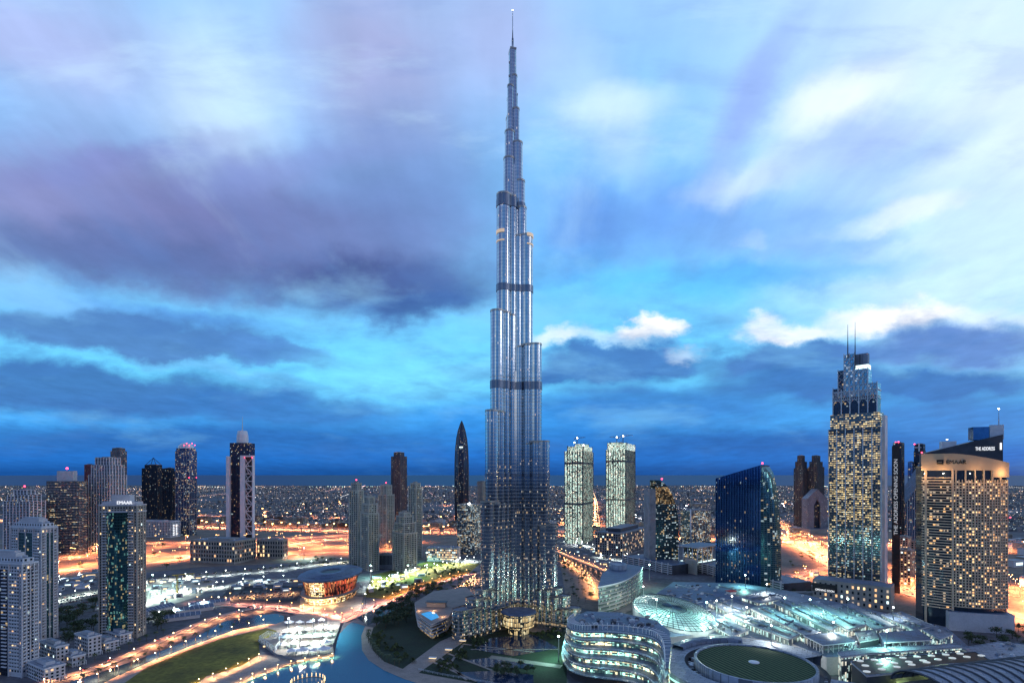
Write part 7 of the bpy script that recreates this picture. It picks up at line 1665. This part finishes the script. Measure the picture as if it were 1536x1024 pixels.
for x, y_ in near[300:]:
    w_, d_, h = rnv.uniform(11, 24), rnv.uniform(10, 17), rnv.choice((6, 7, 8, 8, 11, 14)); rz = rnv.choice((0.2, -0.3, 0.2 + PI / 2)); ca, sa = math.cos(rz), math.sin(rz)
    if rnv.random() < 0.02: h *= 2.4
    q = [(x + u * ca - v_ * sa, y_ + u * sa + v_ * ca) for u, v_ in ((-w_/2, -d_/2), (w_/2, -d_/2), (w_/2, d_/2), (-w_/2, d_/2))]; b.prism(q, 0, h, rnv.choice((0, 0, 2)), rnv.choice((1, 3)), u0=rnv.uniform(0, 900))
ob = b.build('distant_houses', [M['villa'], M['roof'], M['villa2'], M['darkplot']]); tag(ob, 'low pale houses spreading from the highway to the sea', 'houses', kind='stuff')
# tree clumps of the town
b = MB()
for k in range(2600):
    y_ = 2100 + 7200 * rnv.random() ** 1.6; x = rnv.uniform(-1.05, 1.05) * y_
    if y_ < hw_y(x) + 190: continue
    if on_road(x, y_) and y_ < 4200: continue
    for j in range(7):
        c_ = Vector((x + rnv.gauss(0, 7), y_ + rnv.gauss(0, 7), rnv.uniform(3, 8))); s = rnv.uniform(2, 5); v0 = len(b.v)
        b.v += [tuple(c_ + Vector((rnv.uniform(-s, s), rnv.uniform(-s, s), rnv.uniform(-s, s) * .7))) for _ in range(4)]; b.face([v0, v0 + 1, v0 + 2]); b.face([v0, v0 + 2, v0 + 3]); b.face([v0 + 1, v0 + 3, v0 + 2]); b.face([v0, v0 + 3, v0 + 1])
ob = b.build('distant_trees', M['leaf']); tag(ob, 'dark tree clumps scattered among the low houses', 'trees', kind='stuff')
# street lights of the town, strung along its streets
b = MB()
def glint(x, y_, z, r, mi):
    v0 = len(b.v); b.v += [(x + r, y_, z), (x - r, y_, z), (x, y_ + r, z), (x, y_ - r, z), (x, y_, z + r), (x, y_, z - r)]
    for f_ in ((0, 2, 4), (2, 1, 4), (1, 3, 4), (3, 0, 4), (2, 0, 5), (1, 2, 5), (3, 1, 5), (0, 3, 5)): b.face([v0 + q for q in f_], None, mi)
def okl(x, y_): return 2100 < y_ < 9500 and abs(x) < 1.05 * y_ and y_ > hw_y(x) + 120
for k in range(150):
    y_ = 2150 + 7000 * rnv.random() ** 1.2; x = rnv.uniform(-1, 1) * y_; a = rnv.choice((0.2, 0.2, 0.2 + PI / 2, -0.35)); L_ = rnv.uniform(250, 1400); n = int(L_ / rnv.choice((35, 45, 60))); mi = rnv.choices((0, 1, 2, 3), (6, 3, 2, 0.4))[0]; rr = rnv.choice((0.7, 0.9, 1.3))
    for j in range(n):
        px_, py_ = x + math.cos(a) * L_ * j / n, y_ + math.sin(a) * L_ * j / n
        if okl(px_, py_): glint(px_, py_, 10, (0.6 + py_ / 3600.0) * rr * 0.8, mi)
for k in range(2600):
    y_ = 2100 + 7300 * rnv.random() ** 1.3; x = rnv.uniform(-1.05, 1.05) * y_
    if okl(x, y_): glint(x, y_, rnv.uniform(6, 12), (0.7 + y_ / 3200.0) * rnv.choice((0.4, 0.6, 0.7, 1.0, 1.7)) * 0.9, rnv.choices((0, 1, 2, 3), (5, 4, 2, 0.5))[0])
for cx_, cy_, n, sp in ((-2600, 8600, 40, 380), (-1400, 9100, 26, 260), (600, 8800, 22, 200), (3300, 8800, 30, 300), (5200, 8900, 24, 300), (-4600, 8300, 30, 420), (2100, 3900, 30, 160), (-900, 3300, 30, 130), (260, 3000, 24, 90)):
    for k in range(n): glint(rnv.gauss(cx_, sp), rnv.gauss(cy_, sp * 0.3), 12, rnv.uniform(2, 5) * cy_ / 8000, rnv.choice((1, 1, 0, 3)))
for nm_ in range(2): pass
for c, wd, z in (ROADS['distant_avenue'],):
    for p, a in resample(c, 40):
        for s in (-14, 14):
            r = 1.0 + p.y / 5000.0; c_ = (p.x - math.sin(a) * s, p.y + math.cos(a) * s, 11); v0 = len(b.v); b.v += [(c_[0] + r, c_[1], c_[2]), (c_[0] - r, c_[1], c_[2]), (c_[0], c_[1] + r, c_[2]), (c_[0], c_[1] - r, c_[2]), (c_[0], c_[1], c_[2] + r), (c_[0], c_[1], c_[2] - r)]
            for f_ in ((0, 2, 4), (2, 1, 4), (1, 3, 4), (3, 0, 4), (2, 0, 5), (1, 2, 5), (3, 1, 5), (0, 3, 5)): b.face([v0 + q for q in f_], None, 0)
ob = b.build('distant_street_lights', [lamp('far_sodium', (1.0, 0.6, 0.3), 3.0), lamp('far_white', (1.0, 0.95, 0.9), 3.0), lamp('far_rose', (1.0, 0.55, 0.5), 2.5), lamp('far_green', (0.7, 1.0, 0.8), 3.0)]); tag(ob, 'countless street lights twinkling in the low town', 'lights', kind='stuff')
for x, y_, w_, h, lab in ((-620, 3900, 60, 30, 'pale mid rise block in the low town beyond the highway, far down the avenue'), (-1250, 4200, 80, 22, 'long pale block in the low town behind the slab sided tower'), (420, 3000, 70, 26, 'broad pale block in the low town behind the floodlit unfinished towers'), (1150, 3300, 90, 24, 'long pale block in the low town behind the slanted glass tower'), (260, 2300, 40, 46, 'sand coloured block lit from below between supertall and unfinished tower')):
    lowblock(x, y_, w_, 30, h, 0.1, lab, 'pale', None)
lamps('sodiumfar', [Vector(p) for p in ((-2300, 2860, 0), (-1400, 2600, 0), (-500, 2330, 0), (300, 2120, 0), (800, 1940, 0))], 130, 'twin armed sodium lamp on the service road behind the highway blocks', 'street lamps behind the highway blocks')
for c in (ROADS['distant_avenue'][0],):
    lamps('sodiumfar', [p for p in c if p.y < 4200], 110, 'twin armed sodium lamp on the avenue running out through the low town', 'street lamps along the far avenue')
lamps('sodiumfar', smooth([(-150, 2020, 0), (-230, 2500, 0), (-190, 3300, 0), (-60, 4600, 0)]), 110, 'twin armed sodium lamp on the avenue aimed at the needle tower', 'street lamps along the needle avenue', 10)

for k in range(46):
    y_ = rnv.uniform(2150, 3600); x = rnv.uniform(-1.0, 1.0) * y_
    if y_ > hw_y(x) + 230: put_lamp('sodiumfar' if k % 3 else 'townwhite', (x, y_, 0), 0.2, 'tall street light among the low houses beyond the highway'); 
for o in list(COL.objects):
    if o.get('label') == 'tall street light among the low houses beyond the highway': o['group'] = 'tall street lights of the low town'
# ------------------------------------------------------------------ cars
CM = []
for nm_, c in (('silver', (0.5, 0.5, 0.52)), ('white', (0.75, 0.75, 0.75)), ('black', (0.03, 0.03, 0.035)), ('red', (0.35, 0.03, 0.03))):
    pm = mat(nm_ + '_car_paint', c, 0.25, 0.4, var=0); b = MB()
    b.prism([(-2.2, -.9), (2.2, -.9), (2.2, .9), (-2.2, .9)], 0.45, 0.95, 0, 0, bottom=True)
    v0 = len(b.v); b.v += [(-1.6, -.85, .95), (1.2, -.85, .95), (1.2, .85, .95), (-1.6, .85, .95), (-1.1, -.7, 1.5), (.5, -.7, 1.5), (.5, .7, 1.5), (-1.1, .7, 1.5)]
    for q in ((0, 1, 5, 4), (1, 2, 6, 5), (2, 3, 7, 6), (3, 0, 4, 7)): b.face([v0 + k for k in q], None, 1)
    b.face([v0 + 4, v0 + 5, v0 + 6, v0 + 7], None, 0)
    for x in (-1.4, 1.4):
        for y_ in (-.92, .92): b.bar((x, y_ - .1, .38), (x, y_ + .1, .38), .38, 8, 2)
    for y_ in (-.6, .6): b.box((2.24, y_, .72), (.12, .45, .22), 0, 3); b.box((-2.24, y_, .75), (.12, .45, .2), 0, 4)
    CM.append((nm_, b.mesh('car', [pm, M['pane'], M['black'], lamp('headlight', (1, .95, .85), 12), lamp('taillight', (1, .06, .05), 7)])))
rc_ = random.Random(3)
def cars(c, n, offs, z, where, group):
    c = [p for p in c]; L = [0]
    for p, q in zip(c, c[1:]): L.append(L[-1] + (q - p).length)
    for k in range(n):
        s = rc_.uniform(0.02, 0.98) * L[-1]; i = max(j for j in range(len(L)) if L[j] <= s); i = min(i, len(c) - 2); e = c[i + 1] - c[i]; p = c[i] + e * ((s - L[i]) / max(L[i + 1] - L[i], 1e-6)); a = math.atan2(e.y, e.x); o_ = rc_.choice(offs); nm_, me = rc_.choice(CM)
        o = bpy.data.objects.new('car', me); COL.objects.link(o); o.location = (p.x - math.sin(a) * o_, p.y + math.cos(a) * o_, z + 0.02); o.rotation_euler = (0, 0, a if o_ > 0 else a + PI); tag(o, nm_ + ' car driving on ' + where, 'car', nm_ + ' ' + group)
cars([p for p in BV if p.y < 1600], 60, (-30, -23, -16, -8, 8, 16, 23, 30), 0.34, 'the wide boulevard between the hotels', 'cars on the boulevard')
cars([p for p in HW if -1500 < p.x < 1400], 70, (-38, -30, -22, -14, 14, 22, 30, 38), 0.3, 'the highway behind the towers', 'cars on the highway')
cars(smooth(pxs((60, 1028), (130, 1005), (215, 972), (270, 948), (330, 924), (400, 910))), 16, (-2.6, 2.6), 0.46, 'the street beside the canal', 'cars on the canal street')
cars(smooth(pxs((300, 908), (370, 910), (440, 918), (500, 932), (522, 929), (550, 916), (590, 901), (628, 884), (665, 872), (716, 859))), 26, (-3, 3), 0.5, 'the rosy lit road before the round hall', 'cars on the bridge road')
cars(smooth([(860, 1350, 0), (720, 1180, 0), (590, 1080, 0), (480, 940, 0), (470, 800, 0)]), 16, (-3.5, 3.5), 0.42, 'the slip road by the slanted glass tower', 'cars on the slip road')
cars(smooth(pxs((170, 878), (221, 869), (300, 862), (400, 853), (470, 845))), 14, (-3.5, 3.5), 0.44, 'the tree lined road behind the round hall', 'cars on the tree lined road')

# ------------------------------------------------------------------ clutter of the big mall roof
def roofbits(r_, pts, z, n, ducts, lab=None):
    poly = [(q.x, q.y) for q in P(pts, z)]; xs = [p[0] for p in poly]; ys = [p[1] for p in poly]; k = 0; tr = 0
    while k < n and tr < 5000:
        tr += 1; p = (rc_.uniform(min(xs), max(xs)), rc_.uniform(min(ys), max(ys)))
        if not inside(p, poly): continue
        k += 1; s = rc_.uniform(0.9, 2.8); b = MB(); b.box((*p, z + s * .45), (s * rc_.uniform(1, 2.6), s, s * .9), 0.5)
        if s > 1.6: b.bar((*p, z + s * .9), (*p, z + s * 1.1), s * .32, 8)
        b.build('roof_unit', M[rc_.choice(('alu', 'roofw', 'concrete', 'darkc', 'white'))], r_)
    k = 0
    while k < ducts and tr < 9000:
        tr += 1; p = (rc_.uniform(min(xs), max(xs)), rc_.uniform(min(ys), max(ys))); L_ = rc_.uniform(10, 34); a = rc_.choice((0.5, 0.5 + PI / 2)); q = (p[0] + L_ * math.cos(a), p[1] + L_ * math.sin(a))
        if not (inside(p, poly) and inside(q, poly)): continue
        k += 1; b = MB(); b.box(((p[0] + q[0]) / 2, (p[1] + q[1]) / 2, z + 0.9), (L_, 1.1, 1.0), a)
        for j in range(int(L_ / 6)): t_ = (j + .5) / int(L_ / 6); b.box((p[0] + (q[0] - p[0]) * t_, p[1] + (q[1] - p[1]) * t_, z + .25), (.4, 1.5, .5), a)
        b.build('duct', M[rc_.choice(('alu', 'alu', 'concrete'))], r_)
mb_ = [o for o in COL.objects if o.name == 'mall_base'][0]
roofbits(mb_, [(990, 900), (1012, 876), (1110, 878), (1100, 905), (1050, 930)], 18, 50, 16)
roofbits(mb_, [(1050, 905), (1110, 880), (1180, 887), (1420, 940), (1455, 970), (1240, 980), (1180, 960), (1060, 948)], 18, 95, 40)
for pts in ([(1058, 915), (1120, 948)], [(1110, 890), (1200, 900)], [(1290, 930), (1330, 945)], [(1140, 950), (1240, 972)]): pass
for px, py, key, lab in ((1120, 935, 'floodw', 'added white floodlight mast between the first pale roof strips'), (1215, 930, 'flood', 'added teal floodlight mast in the middle of the pale roof strips'), (1250, 960, 'floodw', 'added white floodlight mast by the flat blue roof canopy'), (1340, 935, 'floodw', 'added white floodlight mast by the dark long roof'), (1060, 935, 'flood', 'added teal floodlight mast between the shell canopy and round green roof'), (1150, 896, 'floodw', 'added white floodlight mast behind the first pale roof strips'), (1330, 985, 'flood', 'added teal floodlight mast at the skylight roof'), (985, 930, 'flood', 'added teal floodlight mast between terraced mall and shell canopy'), (965, 900, 'floodw', 'added white floodlight mast between the oval office and shell canopy')):
    put_lamp(key, tuple(G(px, py, 18)), 0, lab)  # extra masts added to wash the mall roofs with more light
# ------------------------------------------------------------------ yards, car parks and small sheds
def lot(pts, rows, n, where, group):
    A, B_, C_, D_ = P(pts)
    for i in range(rows):
        t_ = (i + 0.5) / rows; u, v_ = A + (D_ - A) * t_, B_ + (C_ - B_) * t_; a = math.atan2((v_ - u).y, (v_ - u).x)
        for j in range(n):
            if rc_.random() < 0.25: continue
            p = u + (v_ - u) * ((j + 0.5) / n); nm_, me = rc_.choice(PCM); o = bpy.data.objects.new('car', me); COL.objects.link(o); o.location = (p.x, p.y, 0.45); o.rotation_euler = (0, 0, a + PI / 2); tag(o, nm_ + ' car parked in ' + where, 'car', nm_ + ' ' + group)
PCM = []
for nm_, me in CM:
    k = me.copy(); k.materials[3] = M['alu']; k.materials[4] = M['red']; PCM.append((nm_, k))
sheet('car_park', [(86, 893), (150, 882), (150, 915), (92, 926)], 0.24, 'asphalt'); sheet('car_park', [(300, 903), (322, 897), (352, 901), (330, 909)], 0.26, 'asphalt'); sheet('car_park', [(340, 900), (440, 898), (448, 886), (352, 886)], 0.27, 'asphalt')
lot([(90, 922), (148, 912), (148, 886), (90, 896)], 6, 14, 'the lot between beige tower and bowed glass tower', 'cars parked between the towers'); lot([(345, 899), (438, 897), (445, 887), (355, 887)], 5, 16, 'the dark lot before the round hall', 'cars parked before the round hall')
def shed(l, w_, h, rz, m_, label, group):
    r_ = thing('site_shed', label, 'shed', tuple(l), group); b = MB(); b.box((l.x, l.y, h / 2 + .2), (w_, w_ * .5, h), rz); b.build('wall', M[m_], r_); b = MB(); b.box((l.x, l.y, h + .45), (w_ + .8, w_ * .5 + .8, .5), rz); b.build('roof', M['roofw'], r_); b = MB(); e = Vector((math.sin(rz), -math.cos(rz))) * (w_ * .25 + .08); b.box((l.x + e.x, l.y + e.y, h * .5), (w_ * .6, .1, h * .4), rz); b.build('window', M[rc_.choice(('pane', 'litcool', 'litwarm'))], r_)
def sheds(pts, n, label, group, wr=(6, 16), hr=(3, 7)):
    poly = [(q.x, q.y) for q in P(pts)]; xs = [p[0] for p in poly]; ys = [p[1] for p in poly]; got = []; k = 0
    while len(got) < n and k < 4000:
        k += 1; p = (rc_.uniform(min(xs), max(xs)), rc_.uniform(min(ys), max(ys)))
        if inside(p, poly) and all((p[0] - q[0]) ** 2 + (p[1] - q[1]) ** 2 > 196 for q in got): got.append(p); shed(Vector((*p, 0)), rc_.uniform(*wr), rc_.uniform(*hr), rc_.choice((0.3, 0.35, 1.9)), rc_.choice(('pale', 'concrete', 'stone', 'white')), label, group)
sheds([(216, 912), (220, 872), (300, 864), (328, 874), (300, 892), (262, 904)], 26, 'small shed in the floodlit yard behind the bowed glass tower', 'sheds of the floodlit yard')
sheds([(560, 866), (628, 852), (640, 870), (600, 890), (556, 888)], 12, 'small shed in the gardens between round hall and green office', 'sheds in the gardens')
sheds([(90, 868), (148, 858), (148, 878), (90, 890)], 14, 'low shed on the dark ground behind the beige tower', 'sheds behind the beige tower', (10, 26), (4, 8))
sheds([(845, 815), (900, 822), (935, 838), (900, 850), (850, 828)], 18, 'site hut at the foot of the floodlit unfinished towers', 'huts of the tower building site')
sheds([(1170, 870), (1240, 862), (1240, 882), (1190, 888)], 8, 'low shed by the curving slip road', 'sheds by the slip road', (8, 20), (4, 9))
sheds([(1516, 800), (1640, 800), (1640, 905), (1520, 905)], 26, 'dusky low block beyond the bowed hotel', 'low blocks beyond the bowed hotel', (24, 50), (10, 30))
q = G(266, 893); r_ = thing('yellow_crane_mast', 'yellow crane mast standing in the floodlit yard', 'crane', tuple(q)); M['yellow'] = mat('yellow_paint', (0.55, 0.38, 0.06), 0.5); b = MB()
for sx in (-1, 1):
    for sy in (-1, 1): b.bar((q.x + sx, q.y + sy, 0), (q.x + sx, q.y + sy, 34), 0.3, 4)
for k in range(11): b.bar((q.x - 1, q.y - 1, k * 3), (q.x + 1, q.y - 1, k * 3 + 3), 0.2, 4); b.bar((q.x + 1, q.y + 1, k * 3), (q.x + 1, q.y - 1, k * 3 + 3), 0.2, 4)
b.build('mast', M['yellow'], r_); b = MB(); b.bar((q.x - 9, q.y, 34), (q.x + 26, q.y + 5, 36), 0.7, 4); b.build('jib', M['yellow'], r_)
# cool street lights added around the gardens and yards to brighten the ground
lamps('white', smooth(pxs((556, 886), (600, 868), (650, 856), (712, 842))), 32, 'added white street lamp along the gardens below the green office', 'lamps along the gardens')
lamps('white', smooth(pxs((90, 872), (150, 862), (214, 856))), 36, 'added white street lamp behind the beige tower', 'lamps behind the beige tower')
lamps('white', smooth(pxs((900, 836), (960, 846), (1010, 858))), 34, 'added white street lamp by the parking decks', 'lamps by the parking decks')

lamps('white', smooth(pxs((220, 905), (262, 893), (300, 884), (345, 880))), 26, 'added white lamp along the inner lane of the floodlit yard', 'lamps in the floodlit yard')
lamps('white', smooth(pxs((240, 928), (290, 914), (340, 902))), 24, 'added white lamp between the grey tent roofs', 'lamps between the tents')
lamps('white', smooth(pxs((850, 812), (890, 822), (930, 834), (960, 838))), 30, 'added white lamp around the tower building site', 'lamps of the tower building site')
lamps('white', smooth(pxs((560, 880), (610, 862), (660, 850), (712, 838))), 30, 'added white lamp in the bright gardens below green office', 'lamps in the bright gardens')
lamps('sodium', smooth(pxs((60, 858), (150, 846), (230, 838), (290, 834))), 70, 'twin armed sodium lamp on the sand before the sandstone block', 'lamps before the sandstone block')
lamps('sodium', smooth(pxs((385, 812), (450, 815), (520, 822), (640, 812))), 70, 'twin armed sodium lamp behind the sandstone blocks', 'lamps behind the sandstone blocks')
lamps('sodium', smooth(pxs((1165, 812), (1200, 822), (1240, 838))), 60, 'twin armed sodium lamp inside the highway junction', 'lamps inside the highway junction')
lamps('sodium', smooth(pxs((1350, 850), (1375, 868), (1386, 880))), 40, 'twin armed sodium lamp by the rusty apartment blocks', 'lamps by the rusty apartment blocks')
lamps('sodium', smooth(pxs((1516, 880), (1540, 905), (1570, 930))), 50, 'twin armed sodium lamp beyond the bowed hotel', 'lamps beyond the bowed hotel')

sheds([(330, 884), (350, 872), (440, 868), (452, 880), (440, 886)], 18, 'site hut on the dark plot behind the round hall', 'huts of the dark plot', (7, 18), (3, 6))
sheds([(150, 880), (215, 872), (216, 900), (150, 915)], 16, 'low shed behind the bowed glass tower', 'sheds behind the bowed glass tower', (8, 20), (4, 8))
lamps('white', smooth(pxs((335, 880), (380, 874), (440, 870))), 34, 'white lamp on the dark plot behind the round hall', 'lamps of the dark plot')
lamps('garden', smooth(pxs((345, 898), (400, 893), (446, 890))), 30, 'amber lamp between the parked cars before the round hall', 'lamps of the dark car park')
lamps('white', smooth(pxs((92, 900), (120, 893), (148, 886))), 26, 'white lamp in the car park between the towers', 'lamps of the car park between the towers')
grove([(60, 935), (90, 915), (100, 935), (70, 955)], 10, 'aac', 'dark tree between the two near beige towers', 'trees between the beige towers', (0.8, 1.2))

for px, py, lab in ((556, 868, 'greenish floodlight mast before the sandstone tower at the front of its cluster'), (612, 868, 'greenish floodlight mast before the ziggurat topped sandstone tower'), (640, 846, 'greenish floodlight mast between the sandstone cluster and lit low office')): put_lamp('flood', tuple(G(px, py)), 0, lab)

poly_ = [(q.x, q.y) for q in P([(60, 868), (300, 842), (530, 832), (530, 806), (300, 812), (60, 836)])]; got = []  # sodium lamps added over the sand to spread the orange light
for k in range(4000):
    p = (rc_.uniform(-1300, -250), rc_.uniform(1000, 1700))
    if len(got) < 34 and inside(p, poly_) and all((p[0] - q[0]) ** 2 + (p[1] - q[1]) ** 2 > 75 ** 2 for q in got): got.append(p); put_lamp('sodium', (*p, 0), rc_.random(), 'added twin armed sodium lamp on the open sand around the sandstone blocks', 'lamps on the open sand')
